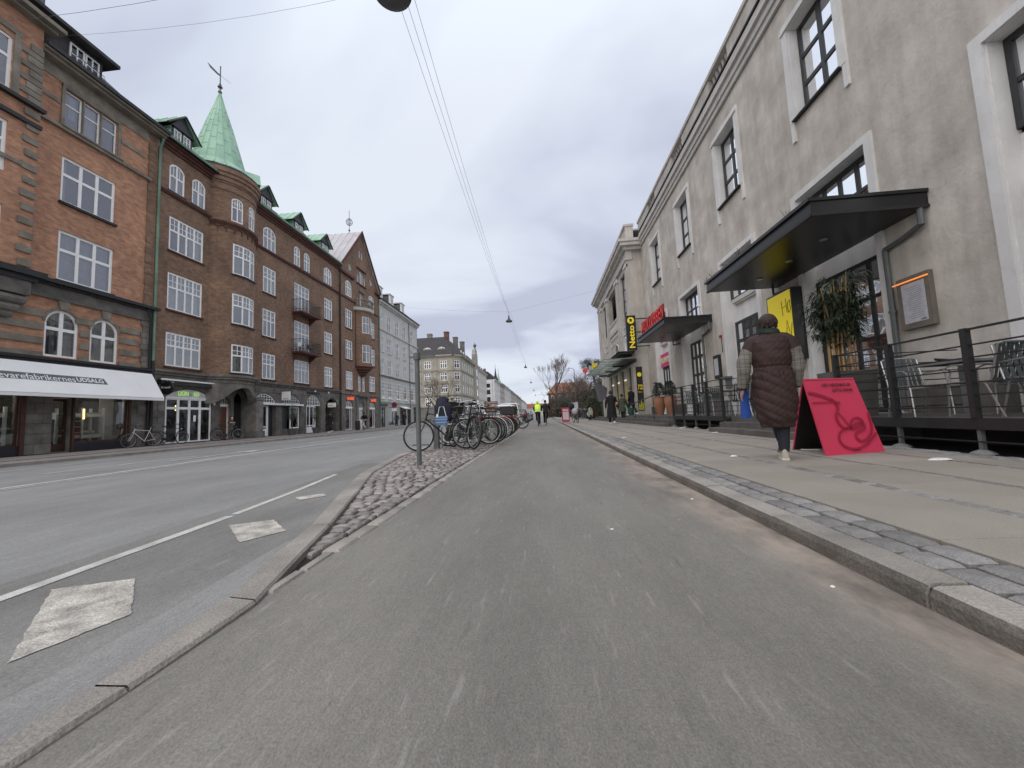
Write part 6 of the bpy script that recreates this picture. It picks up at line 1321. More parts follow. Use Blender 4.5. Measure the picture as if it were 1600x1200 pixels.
ch1.location = (5.50, 6.12, ZD); ch1.rotation_euler = (0, 0, radians(172)); ch1['group'] = GD
for lab, x, y, a in (('slatted chair right of the terrace table, its seat pointing at the table', 5.50, 5.25, 12), ('slatted chair whose back leans against the railing post nearest the camera', 5.60, 4.72, 170), ('slatted chair at the right edge of the photo facing the second table', 5.45, 3.2, 5), ('slatted chair by the wall below the menu box', 6.45, 5.6, 95)):
    c = copy_tree(ch1); c['label'] = lab; c.location = (x, y, ZD); c.rotation_euler = (0, 0, radians(a))
tb1 = make_table('square dark table in front of the menu box on the near terrace'); tb1.location = (5.75, 5.72, ZD); tb1['group'] = 'dark terrace tables'
c = copy_tree(tb1); c['label'] = 'square dark table at the right edge of the photo'; c.location = (5.6, 3.9, ZD)
c = copy_tree(tb1); c['label'] = 'square dark table on the far terrace, nearer the camera'; c.location = (5.6, 12.0, ZD)
c = copy_tree(tb1); c['label'] = 'square dark table at the far end of the far terrace'; c.location = (5.6, 13.9, ZD)
mb = MB(); mb.tube([(6.0, 6.35, 1.35), (6.3, 5.55, 1.16)], .014, 5); mb.tube([(6.05, 6.4, 1.34), (6.4, 5.6, 1.15)], .014, 5); tag(mb.build('folded_parasol', BLACKM), 'thin dark poles of a folded stand lying across the terrace table', 'stand')
for lab, x, y, a in (('slatted chair standing alone on the landing left of the walking person', 5.35, 10.35, 10), ('slatted chair on the far terrace nearest the landing', 5.5, 11.4, 0), ('slatted chair on the far terrace between the two tables, facing the camera', 5.5, 12.7, 180), ('slatted chair on the far terrace between the two tables, facing away', 5.55, 13.25, 0), ('slatted chair at the far railing end of the far terrace', 5.5, 14.5, 180), ('slatted chair by the wall on the far terrace', 6.3, 12.9, 90)):
    c = copy_tree(ch1); c['label'] = lab; c['group'] = GF; c.location = (x, y, ZD); c.rotation_euler = (0, 0, radians(a))
    for q in c.children:
        if q.name.startswith('slat'): q.data = bpy.data.meshes.get('slat_light') or q.data
# bamboo in a trough
pt = thing('bamboo_planter', 'grey planter with tall bamboo canes under the black canopy, behind the sandwich board', 'planter', (5.22, 7.2, ZD))
mb = MB(); z0, z1 = ZD, 1.28; a, b, c_, d_ = 4.95, 5.62, 6.9, 7.35
mb.hexa([(a+.04, c_+.03, z0), (b-.04, c_+.03, z0), (b-.04, d_-.03, z0), (a+.04, d_-.03, z0), (a, c_, z1), (b, c_, z1), (b, d_, z1), (a, d_, z1)]); mb.build('trough', mat('grey zinc trough', (.10, .10, .09), .7, .2, 2, .1, 30), pt)
random.seed(11); canes = MB(); lv = MB()
def leaf(mb, p, d, L, w):
    s = d.cross(Vector((0, 0, 1))); s = s.normalized()*w if s.length > 1e-4 else Vector((w, 0, 0)); m_ = p+d*L*.45+Vector((0, 0, .02)); e_ = p+d*L-Vector((0, 0, L*.25)); i = len(mb.v); mb.v += [p, m_-s, e_, m_+s]; mb.f.append((i, i+1, i+2, i+3))
for k in range(16):
    x, y = random.uniform(5.05, 5.5), random.uniform(6.98, 7.25); h = random.uniform(2.35, 3.0); dx_, dy_ = random.uniform(-.22, .25), random.uniform(-.2, .2)
    pts = [(x+dx_*t*t, y+dy_*t*t, 1.25+(h-1.25)*t) for t in (0, .3, .6, .85, 1)]; canes = MB(); canes.tube(pts, [.017, .016, .014, .010, .005], 6)
    for q in range(1, 7): z = 1.25+(h-1.25)*q/7; t = q/7; canes.tube([(x+dx_*t*t, y+dy_*t*t, z-.006), (x+dx_*t*t, y+dy_*t*t, z+.006)], .02, 6)
    canes.build('cane', BAMBOO, pt)
    for q in range(30):
        t = random.uniform(.42, 1); p = Vector((x+dx_*t*t, y+dy_*t*t, 1.25+(h-1.25)*t)); a = random.uniform(0, 2*pi); br = Vector((cos(a), sin(a), random.uniform(-.2, .5)))*random.uniform(.08, .30)*(1.2-.5*abs(t-.7)); p2 = p+br
        for r in range(11): a2 = a+random.uniform(-1.5, 1.5); leaf(lv, p.lerp(p2, random.uniform(.5, 1.05)), Vector((cos(a2), sin(a2), random.uniform(-.7, .25))).normalized(), random.uniform(.09, .2), random.uniform(.006, .012))
stuff(lv.build('leaves', LEAF, pt))
# terracotta pots with clipped evergreens
for x, y, r, lab in ((5.72, 19.5, .28, 'large terracotta pot with an evergreen shrub, the left of two by the handrail'), (5.95, 18.6, .28, 'large terracotta pot with an evergreen shrub, the right of two by the handrail')):
    t = thing('terracotta_pot', lab, 'planter', (x, y, ZD), group='terracotta pots by the handrail'); mb = MB(); mb.lathe([(r*.5, ZD), (r*.75, ZD+.25), (r*1.02, ZD+.6), (r, ZD+.78), (r*.86, ZD+.85), (r*.92, ZD+.9), (r*.8, ZD+.9), (r*.75, ZD+.8)], (x, y, 0), 20); mb.build('pot', TERRA, t, smooth=True)
    lv = MB(); 
    for q in range(1500):
        a, b = random.uniform(0, 2*pi), random.uniform(-.5, 1); rr = .33*random.uniform(.55, 1)*(1-.35*max(0, b)); p = Vector((x+rr*cos(a)*sqrt(max(.05, 1-b*b*.8)), y+rr*sin(a)*sqrt(max(.05, 1-b*b*.8)), ZD+1.15+.42*b)); leaf(lv, p, Vector((cos(a), sin(a), random.uniform(-.4, .8))).normalized(), random.uniform(.05, .1), .016)
    stuff(lv.build('leaves', LEAF, t)); MB().tube([(x, y, ZD+.75), (x, y, ZD+1.2)], .03, 6).build('trunk', BARK, t)
# sandwich board, raspberry
bd = thing('sandwich_board', 'raspberry pink sandwich board with fork and spaghetti print, on the near pavement', 'sandwich board', (3.8, 5.4, ZS))
A_, B_ = Vector((3.345, 4.95, ZS)), Vector((4.20, 5.19, ZS)); A2, B2_ = Vector((3.45, 5.76, ZS)), Vector((4.28, 6.0, ZS)); T1, T2 = Vector((3.50, 5.36, 1.08)), Vector((4.12, 5.53, 1.08))
def board(a, b, t2, t1, nm, m, th=.018):
    n_ = (b-a).cross(t1-a).normalized()*th; mb = MB(); mb.hexa([a, b, t2, t1, a+n_, b+n_, t2+n_, t1+n_]); return mb.build(nm, m, bd)
# the two leaves are the same width all the way up
ux = (B_-A_).normalized(); W_ = (B_-A_).length; mid = (T1+T2)/2; T1, T2 = mid-ux*W_*.46, mid+ux*W_*.46
front = board(A_, B_, T2, T1, 'front_panel', PINK, -.018); ux2 = (B2_-A2).normalized(); board(A2, B2_, T2+Vector((.0, .02, 0)), T1+Vector((0, .02, 0)), 'back_panel', PINK)
board(A2+Vector((.004, -.045, .004)), B2_+Vector((-.004, -.045, .004)), T2+Vector((0, -.008, -.02)), T1+Vector((0, -.008, -.02)), 'back_lining', BLACKM, .004)
fn = (B_-A_).cross(T1-A_).normalized(); fn = -fn if fn.y > 0 else fn
def bp(u, v, l=.021): return (A_.lerp(B_, u)).lerp(T1.lerp(T2, u), v)+fn*l
upv = ((T1+T2)/2-(A_+B_)/2).normalized()
text('HEY NEIGHBOUR!', 'board_lettering', PRINTD, bd, bp(.30, .875), ux, upv, .46, .042, .001, bold=.02); text("LET'S DINE!", 'board_lettering', PRINTD, bd, bp(.46, .80), ux, upv, .33, .042, .001, bold=.02); text('FRANKIES', 'board_lettering', PRINTD, bd, bp(.44, .03), ux, upv, .12, .022, .001)
def ink(pts, w, n=8):
    P_ = []
    for i in range(len(pts)-1):
        p0, p1, p2, p3 = pts[max(i-1, 0)], pts[i], pts[i+1], pts[min(i+2, len(pts)-1)]
        for k in range(n):
            t = k/n; P_.append(tuple(.5*((2*p1[j])+(-p0[j]+p2[j])*t+(2*p0[j]-5*p1[j]+4*p2[j]-p3[j])*t*t+(-p0[j]+3*p1[j]-3*p2[j]+p3[j])*t**3) for j in (0, 1)))
    P_.append(pts[-1]); mb = MB(); L = []
    for i, p in enumerate(P_):
        a, b = P_[max(i-1, 0)], P_[min(i+1, len(P_)-1)]; d = Vector((b[0]-a[0], (b[1]-a[1])*1.2)).normalized(); nn = Vector((-d.y, d.x/1.2))*w; L.append((bp(p[0]+nn.x, p[1]+nn.y), bp(p[0]-nn.x, p[1]-nn.y)))
    for (a, b), (c, d) in zip(L, L[1:]): mb.quad(a, b, d, c)
    mb.build('board_print', PINKD, bd)
ink([(.0, .80), (.2, .76), (.40, .69)], .022); ink([(.02, .66), (.2, .66), (.40, .665)], .012); ink([(.38, .70), (.45, .655), (.52, .645)], .022)
ink([(.44, .66), (.45, .58), (.40, .52), (.36, .45), (.38, .37), (.46, .31), (.60, .34), (.72, .38), (.80, .36), (.78, .30), (.64, .26), (.58, .20), (.64, .145), (.76, .17), (.88, .25), (.94, .36), (.965, .50)], .018)
ink([(.42, .52), (.48, .44), (.52, .36), (.54, .31)], .010)
ink([(.54, .30), (.60, .40), (.72, .44), (.80, .40), (.74, .34), (.62, .31), (.46, .31), (.34, .27), (.28, .18), (.34, .09), (.50, .055), (.68, .09), (.82, .16), (.96, .235)], .016)
MB().tube([A2+Vector((.05, -.1, .01)), A_+Vector((.30, .55, .012))], .006, 5).build('spreader', WHITE2, bd)
# litter on the pavement
for x, y, s, lab in ((4.05, 4.35, .14, 'crumpled white paper lying below the railing post'), (2.4, 5.2, .05, 'small white paper scrap near the person'), (4.3, 10.2, .1, 'white paper scrap at the foot of the steps'), (4.55, 13.2, .12, 'white paper lump below the far terrace'), (1.9, 9.5, .06, 'tiny pale scrap on the slabs by the kerb')):
    mb = MB(); pts = [(x+s*cos(a)*random.uniform(.6, 1.2), y+s*.35*sin(a)*random.uniform(.6, 1.3)) for a in [2*pi*k/9 for k in range(9)]]; mb.loft([[(*p, ZS+.003) for p in pts], [(x+(p[0]-x)*.8, y+(p[1]-y)*.8, ZS+random.uniform(.008, .02)) for p in pts]]); tag(mb.build('paper_scrap', WHITE2), lab, 'litter')
for x, y, s, lab in ((1.05, 1.0, .011, 'pale speck on the cycle track nearest the right kerb joint'), (1.15, 1.75, .012, 'pale speck on the cycle track beside the sandy kerb strip'), (.4, 2.6, .012, 'pale speck alone in the middle of the cycle track'), (.35, .6, .006, 'tiny pale speck on the cycle track nearest the camera'), (1.2, 3.4, .016, 'pale speck furthest away along the sandy kerb strip')):
    mb = MB(); pts = [(x+s*cos(a)*random.uniform(.5, 1.3), y+s*sin(a)*random.uniform(.5, 1.1)) for a in [2*pi*k/7 for k in range(7)]]; mb.loft([[(*p, .002) for p in pts], [(x+(p[0]-x)*.7, y+(p[1]-y)*.7, .006) for p in pts]]); o = mb.build('grit', WHITE2 if s < .03 else JOINT); tag(o, lab, 'litter', 'pale specks on the cycle track')

# ------------------------------------------------------------------ street furniture
sp = thing('sign_post', 'grey steel post with a short cross bar, standing in the setts by the nearest bicycle', 'post', (-1.98, 5.95, ZI)); x, y = -1.98, 5.95
MB().tube([(x, y, .04), (x, y, 1.80)], .038, 14).build('pole', GREYP, sp, smooth=True); MB().tube([(x, y, 1.72), (x, y, 1.83)], .055, 14).build('cap', GREYP, sp, smooth=True); mb = MB(); mb.box(IDF, x-.13, x+.30, y-.012, y+.012, 1.755, 1.785); mb.build('cross_bar', GREYP, sp)
mb = MB(); mb.box(IDF, x-.1, x+.16, y-.02, y+.0, .36, .385); mb.build('low_bracket', GREYP, sp)
bo = thing('bollard', 'square dark bollard between the nearest bicycle and the blue bag', 'bollard', (-2.62, 9.2, ZI)); mb = MB(); mb.box(IDF, -2.68, -2.56, 9.14, 9.26, .05, .72); mb.box(IDF, -2.7, -2.54, 9.12, 9.28, .72, .76); mb.build('shaft', GREYP, bo)
for y in (9.6, 11.4, 13.2, 15.0, 16.8, 18.6):
    t = thing('cycle_stand', 'low steel hoop of the cycle rack, '+{9.6: 'nearest the camera', 11.4: 'second from the camera', 13.2: 'third from the camera', 15.0: 'third from the far end', 16.8: 'last but one', 18.6: 'at the far end'}[y], 'cycle stand', (-2.3, y, ZI), group='steel hoops of the cycle rack'); mb = MB(); mb.tube([(-2.6, y, .05), (-2.6, y, .55), (-2.5, y, .62), (-2.1, y, .62), (-2.0, y, .55), (-2.0, y, .05)], .02, 6); mb.build('hoop', STEEL, t)
# no-entry sign on the far pavement
ns = thing('no_stopping_sign', 'round red traffic sign on a grey pole, in front of the grey house', 'traffic sign', (-17.6, 44.3, ZP)); x, y = -17.6, 44.3
MB().tube([(x, y, ZP), (x, y, 3.0)], .04, 8).build('pole', STEEL, ns); MB().tube([(x, y-.05, 2.7), (x, y-.08, 2.7)], .34, 20).build('disc', mat('sign red', (.45, .02, .03), .4), ns); MB().tube([(x, y-.082, 2.7), (x, y-.086, 2.7)], .25, 20).build('disc', mat('sign blue', (.05, .04, .12), .4), ns); mb = MB(); mb.box(IDF, x-.3, x+.3, y-.07, y-.05, 1.95, 2.3); mb.build('plate', WHITE2, ns)
bn = thing('litter_bin', 'slim dark litter bin by the orange shop', 'bin', (-18.4, 36.8, ZP)); MB().lathe([(.2, ZP), (.23, .3), (.23, .95), (.18, 1.0), (.01, 1.02)], (-18.4, 36.8, 0), 12).build('body', BLACKM, bn)
wb = thing('pavement_board', 'white pavement board by the orange shop window', 'sandwich board', (-18.6, 37.6, ZP)); mb = MB(); mb.hexa([(-18.9, 37.4, ZP), (-18.3, 37.4, ZP), (-18.3, 37.44, ZP), (-18.9, 37.44, ZP), (-18.9, 37.6, 1.05), (-18.3, 37.6, 1.05), (-18.3, 37.64, 1.05), (-18.9, 37.64, 1.05)]); mb.build('panel', WHITE2, wb)
# street lamps hung over the road on wires
WIRE = mat('thin cable', (.16, .16, .17), .6)
LY = [6.02, 30.2, 60.5, 90, 120, 150]
for k, y in enumerate(LY):
    x = -2.30-.02*k*6; z = 8.3
    t = thing('hanging_lamp', ['dark round street lamp cut off by the top edge of the photo', 'hanging street lamp, the nearest whole one above the road', 'hanging street lamp, third along the road', 'small hanging street lamp, fourth along the road', 'tiny hanging street lamp, fifth along the road', 'tiny hanging street lamp, farthest along the road'][k], 'street lamp', (x, y, z), group='lamps hanging over the road')
    q_ = 1. if k == 0 else .8
    MB().lathe([(.30*q_, 0), (.34*q_, .02), (.34*q_, .06), (.30*q_, .10), (.12, .2), (.06, .34), (.05, .5), (.01, .52)], (x, y, z), 28).build('shade', mat('lamp shade', (.055, .055, .07), .5), t, smooth=True)
    MB().lathe([(.30*q_, .0), (.24*q_, -.025), (.01, -.035)], (x, y, z), 28).build('diffuser', mat('lamp diffuser', (.085, .085, .085), .4), t, smooth=True); MB().tube([(x, y, z+.5), (x, y, z+.85)], .012, 5).build('hanger', GREYP, t)
def cable(label, pts, r=.008): return tag(MB().tube(pts, r, 4).build('cable', WIRE), label, 'cable')
for k, (a, b) in enumerate(zip(LY, LY[1:])):
    for j, dx_ in enumerate((-.12, 0, .12)):
        if k > 1 and j != 1: continue
        xa, xb = -2.3-.12*k+dx_*1.4, -2.3-.12*(k+1)+dx_*.3; o = cable(['left', 'middle', 'right'][j]+' cable strung between the '+['first and second', 'second and third', 'third and fourth', 'fourth and fifth', 'last two'][k]+' hanging lamps', [(xa+(xb-xa)*t, a+(b-a)*t, 9.1-.35*4*t*(1-t)) for t in [q/10 for q in range(11)]], .0042)
for k, y in enumerate(LY[:4]):
    cable(['cross cable from the orange brick house to the first lamp', 'cross cable holding the second lamp', 'cross cable holding the third lamp', 'cross cable holding the fourth lamp'][k], [(-20, y+[2.2, 1, 1, 1][k], 12.4)]+[(-20+17.7*t, y+[2.2, 1, 1, 1][k]*(1-t), 12.4-3.3*t-.5*sin(pi*t)) for t in [q_/12 for q_ in range(1, 12)]]+[(-2.3, y, 9.1)]+([(6.8, y-1, 10.5)] if y < 35 else []), .0042)
cable('upper cross cable above the orange brick house', [(-20+26.8*t, 11.5-2.5*t, 15.5-1.5*t-1.2*sin(pi*t)) for t in [q_/14 for q_ in range(15)]], .0042)
lp = thing('lamp_post', 'tall thin lamp post among the shrubs on the right', 'lamp post', (5.0, 60, ZS)); MB().tube([(5.0, 60, ZS), (5.0, 60, 7.6)], [.09, .05], 8).build('pole', GREYP, lp); MB().tube([(5, 60, 7.6), (4.5, 60, 7.8), (4.0, 60, 7.8)], .04, 6).build('arm', GREYP, lp)
lp = thing('lamp_post', 'dark post beside the tall bare tree, further away', 'lamp post', (2.9, 85, ZS)); MB().tube([(2.9, 85, ZS), (2.9, 85, 9.5)], [.1, .06], 8).build('pole', BLACKM, lp)
# red sandwich board further along
b2_ = thing('sandwich_board', 'small red and white poster board on the pavement, beside the loaded bicycle', 'sandwich board', (1.72, 31, ZS)); x, y = 1.72, 31
for s in (-1, 1): mb = MB(); mb.hexa([(x-.3, y+s*.28, ZS), (x+.3, y+s*.28, ZS), (x+.3, y+s*.25, ZS), (x-.3, y+s*.25, ZS), (x-.3, y+s*.06, 1.25), (x+.3, y+s*.06, 1.25), (x+.3, y+s*.03, 1.25), (x-.3, y+s*.03, 1.25)]); mb.build('panel', mat('board red', (.42, .03, .05), .5), b2_)
mb = MB(); mb.hexa([(x-.22, y-.275, .3), (x+.22, y-.275, .3), (x+.22, y-.27, .3), (x-.22, y-.27, .3), (x-.22, y-.13, .92), (x+.22, y-.13, .92), (x+.22, y-.12, .92), (x-.22, y-.12, .92)]); mb.build('poster', mat('pale poster', (.5, .48, .52), .6), b2_); text('EGGS', 'board_lettering', WHITE2, b2_, (x-.2, y-.13, .98), (1, 0, 0), (0, .15, .98), .4, .14, .004, bold=.02)
ban = thing('beach_flag', 'grey sail shaped flag beyond the person in black, by the supermarket', 'flag', (4.3, 31.5, ZS)); MB().tube([(4.7, 31.5, ZS), (4.7, 31.5, 2.0), (4.2, 31.5, 3.3)], .02, 5).build('pole', GREYP, ban); mb = MB(); mb.poly(Fr((0, 31.5, 0), (1, 0, 0), (0, -1, 0)), [(4.1, 3.35), (5.2, 2.7), (5.1, 2.0), (4.75, 1.6), (4.45, 1.6)], -.012, .012); mb.build('sail', mat('grey cloth', (.16, .155, .17), .9), ban)
rs = thing('round_shop_sign', 'round red sign beyond the glass canopy', 'sign', (4.3, 38.5, 4)); MB().tube([(4.3, 38.5, 4.95), (4.3, 38.45, 4.95)], .26, 18).build('disc', mat('bright sign red', (.75, .08, .08), .5), rs); mb = MB(); mb.box(IDF, 4.7, 5.93, 38.3, 38.35, 4.86, 4.92); mb.build('bracket', BLACKM, rs); mb = MB(); mb.box(IDF, 4.65, 5.2, 38.3, 38.4, 4.8, 5.4); mb.build('panel', mat('pale sign panel', (.4, .42, .42), .5), rs)

# ------------------------------------------------------------------ trees and shrubs
def grow(mb, p, d, L, r, depth, spread, twigs, minr=.008, up_=.12, segs=3):
    pts = [p]; rs = [r]; q = p; dd = d.copy()
    for k in range(segs):
        dd = (dd+Vector((random.uniform(-1, 1), random.uniform(-1, 1), random.uniform(-.6, 1)*.8))*.14+Vector((0, 0, up_*.4))).normalized(); q = q+dd*L/segs; pts.append(q); rs.append(max(minr, r*(1-.35*(k+1)/segs)))
    (mb if r > .035 else twigs).tube(pts, rs, 5 if r > .05 else (4 if r > .02 else 3), cap=False)
    if depth == 0: return
    n = random.choice((2, 3, 3)) if depth > 1 else 3
    for k in range(n):
        a = random.uniform(0, 2*pi); s = dd.cross(Vector((cos(a), sin(a), .3))).normalized(); nd = (dd*(1-spread*.5)+s*spread+Vector((0, 0, up_))).normalized()
        st = pts[-1] if k < 2 else pts[-2]; grow(mb, st, nd, L*random.uniform(.66, .88), rs[-1]*random.uniform(.6, .8), depth-1, spread, twigs, minr, up_, segs)
def tree(name, label, x, y, z, L, r, depth, spread=.6, minr=.01, seed=1, up_=.12, group=None, trunk=None):
    random.seed(seed); t = thing(name, label, 'tree', (x, y, z), group=group); mb, tw_ = MB(), MB(); base = Vector((x, y, z)); h = trunk or L
    mb.tube([base, base+Vector((0, 0, h*.5)), base+Vector((.05, 0, h))], [r*1.25, r*1.02, r*.95], 8, cap=False)
    for k in range(3): a = 2*pi*k/3+seed; grow(mb, base+Vector((.05, 0, h*(.8+.1*k))), Vector((cos(a)*.55, sin(a)*.55, .85)).normalized(), L, r*.72, depth, spread, tw_, minr, up_)
    grow(mb, base+Vector((.05, 0, h)), Vector((.05, .05, 1)).normalized(), L, r*.7, depth, spread, tw_, minr, up_)
    mb.build('trunk', BARKF, t); stuff(tw_.build('twigs', TWIG, t)); return t
tree('bare_tree', 'tall bare tree against the sky above the red roofed house', 3.3, 100, 0, 2.75, .28, 5, .38, .018, 3, .20, trunk=6.2)
tree('bare_tree', 'dark spreading bare tree in front of the beige corner house', -21.0, 74, 0, 2.2, .22, 5, .62, .016, 5, .06, trunk=2.8)
tree('bare_tree', 'bare tree left of the lamp post, above the shrubs', 6.2, 66, 0, 1.5, .15, 5, .6, .014, 8, .05, trunk=2.0)
tree('bare_tree', 'bare tree with arching twigs next to the supermarket', 6.4, 48, 0, 1.5, .15, 5, .75, .014, 9, .0, trunk=2)
tree('bare_tree', 'thin bare tree behind the parked bicycles on the right', 4.6, 54, 0, 1.4, .12, 5, .7, .014, 12, .03, trunk=1.8)
tree('bare_tree', 'bare tree beyond the red sandwich board', 3.4, 78, 0, 1.9, .16, 5, .7, .02, 14, .03, trunk=2)
def shrub(name, label, x, y, rx, ry, h, n, m, seed, leafs=0, lm=LEAF, group=None, ls=.12):
    random.seed(seed); t = thing(name, label, 'shrub', (x, y, 0), group=group); mb = MB()
    for k in range(n):
        a = random.uniform(0, 2*pi); r0 = sqrt(random.random()); bx, by = x+rx*r0*cos(a)*.8, y+ry*r0*sin(a)*.8; q = Vector((bx, by, 0)); hh = h*random.uniform(.5, 1)*(1-.25*r0); d = Vector((cos(a)*.25, sin(a)*.25, 1)); pts = [q]
        for s in range(4): d = (d+Vector((random.uniform(-.4, .4), random.uniform(-.4, .4), 0))).normalized(); q = q+d*hh/4; pts.append(q)
        mb.tube(pts, [.03, .022, .016, .012, .008], 3, cap=False)
        for s in range(7):
            i = random.randint(1, 4); p = pts[i]; dd = Vector((random.uniform(-1, 1), random.uniform(-1, 1), random.uniform(0, 1))).normalized()*random.uniform(.2, .7); mb.tube([p, p+dd], [.012, .006], 3, cap=False)
    mb.build('stems', m, t)
    if leafs:
        lv = MB()
        for k in range(leafs):
            a, b = random.uniform(0, 2*pi), random.random(); rr = random.uniform(.55, 1.0)**.5; c = Vector((x+rx*rr*cos(a)*sqrt(1-b*b*.9), y+ry*rr*sin(a)*sqrt(1-b*b*.9), .1+h*b*rr)); d = Vector((random.uniform(-1, 1), random.uniform(-1, 1), random.uniform(-1, 1))).normalized(); s = d.orthogonal().normalized()*ls*.5; lv.quad(c, c+d*ls*.5+s, c+d*ls, c+d*ls*.5-s)
        stuff(lv.build('leaves', lm, t))
    return t
BR = mat('brown hedge leaf', (.06, .05, .032), .9, .3, 2, island=.5)
spots = [(3.2, 92, 2.6, 3, 5.0, 'brown hedge mass at the left end of the shrubs'), (5.4, 86, 2.6, 3, 5.6, 'brown hedge mass below the red roof'), (4.2, 73, 1.6, 2, 3.6, 'low dark shrub behind the red sandwich board'), (7.6, 76, 2.5, 3, 6.2, 'tall brown shrub under the orange roof'), (6.2, 62, 1.8, 2, 4.4, 'brown green shrub right of the lamp post'), (8.4, 60, 2.2, 2, 5.6, 'tall dark shrub behind the lamp post'), (6.4, 51, 1.6, 2, 3.8, 'bushy shrub behind the parked scooter'), (7.8, 46, 1.8, 2, 4.6, 'dense dark shrub beside the supermarket corner'), (5.6, 43, 1.0, 1.2, 2.6, 'small green shrub behind the grey flag'), (11, 66, 3, 4, 7, 'tall shrub mass furthest right')]
for i, (x, y, rx, ry, h, lab) in enumerate(spots): shrub('shrub', lab, x, y, rx, ry, h, 70, TWIG, 30+i, 5200 if i not in (2,) else 3500, BR if i not in (2, 6, 8) else LEAF2 if i != 2 else LEAF, 'shrubs beyond the supermarket', .17 if y > 60 else .13)
# pine crown above the canopy
random.seed(5); pn = thing('pine_tree', 'dark green pine leaning out above the glass canopy', 'tree', (6.6, 50, 0)); MB().tube([(7.2, 50, 0), (7.0, 50, 3.5), (6.4, 50, 6.4), (6.1, 50, 7.2)], [.24, .19, .13, .07], 8).build('trunk', BARK, pn); lv = MB(); br_ = MB()
for k in range(46):
    a = random.uniform(0, 2*pi); t = random.random(); c = Vector((6.35+1.5*t*cos(a), 50+1.4*t*sin(a), 6.9+random.uniform(-.55, .8)*(1.1-t*.6))); br_.tube([(6.4, 50, 6.3), c], [.05, .02], 4, cap=False)
    for q in range(130):
        d = Vector((random.gauss(0, 1), random.gauss(0, 1), random.gauss(0, .7))).normalized(); p = c+d*random.uniform(.05, .34); leaf(lv, p, d, random.uniform(.1, .2), .014)
br_.build('branches', BARK, pn); stuff(lv.build('needles', LEAF, pn))
# potted olive trees on the far pavement
for x, y, h, lab in ((-19.0, 27.7, 2.3, 'potted olive tree between the two small shop windows, nearer the arch'), (-19.0, 30.8, 2.2, 'potted olive tree right of the second shop window')):
    t = thing('potted_tree', lab, 'potted tree', (x, y, ZP), group='potted olive trees by the shops'); MB().lathe([(.22, ZP), (.34, .5), (.36, .55), (.3, .55), (.28, .45)], (x, y, 0), 14).build('pot', mat('grey pot', (.09, .09, .085), .8), t); MB().tube([(x, y, .4), (x+.03, y, 1.4)], .03, 6).build('trunk', BARK, t); lv = MB()
    for k in range(1100): d = Vector((random.gauss(0, 1), random.gauss(0, 1), random.gauss(0, 1.3))).normalized(); p = Vector((x, y, h-.55))+d*random.uniform(.15, .6)**1; p.z += 0; leaf(lv, p, d, random.uniform(.05, .12), .015)
    stuff(lv.build('leaves', LEAF2, t))
# ------------------------------------------------------------------ bicycles
WH = {}
def wheel_meshes(r, rimm, fat=.02):
    key = (round(r, 3), rimm.name, fat)
    if key in WH: return WH[key]
    ty = MB(); ty.torus((0, 0, 0), r-fat, fat, 'y', 36, 7); rm = MB(); rm.torus((0, 0, 0), r-fat*2-.006, .010, 'y', 32, 5)
    sp_ = MB(); hb = MB(); hb.tube([(0, -.04, 0), (0, .04, 0)], .022, 8)
    for k in range(28):
        a = 2*pi*k/28; s = 1 if k % 2 else -1; b = a+.35*(1 if k % 4 < 2 else -1)
        sp_.tube([(.02*cos(b), s*.028, .02*sin(b)), ((r-fat*2)*cos(a), 0, (r-fat*2)*sin(a))], .0016, 3, cap=False)
    WH[key] = (ty.mesh('tyre', RUBBER, smooth=True), rm.mesh('rim', rimm, smooth=True), sp_.mesh('spokes', STEEL), hb.mesh('hub', STEEL)); return WH[key]
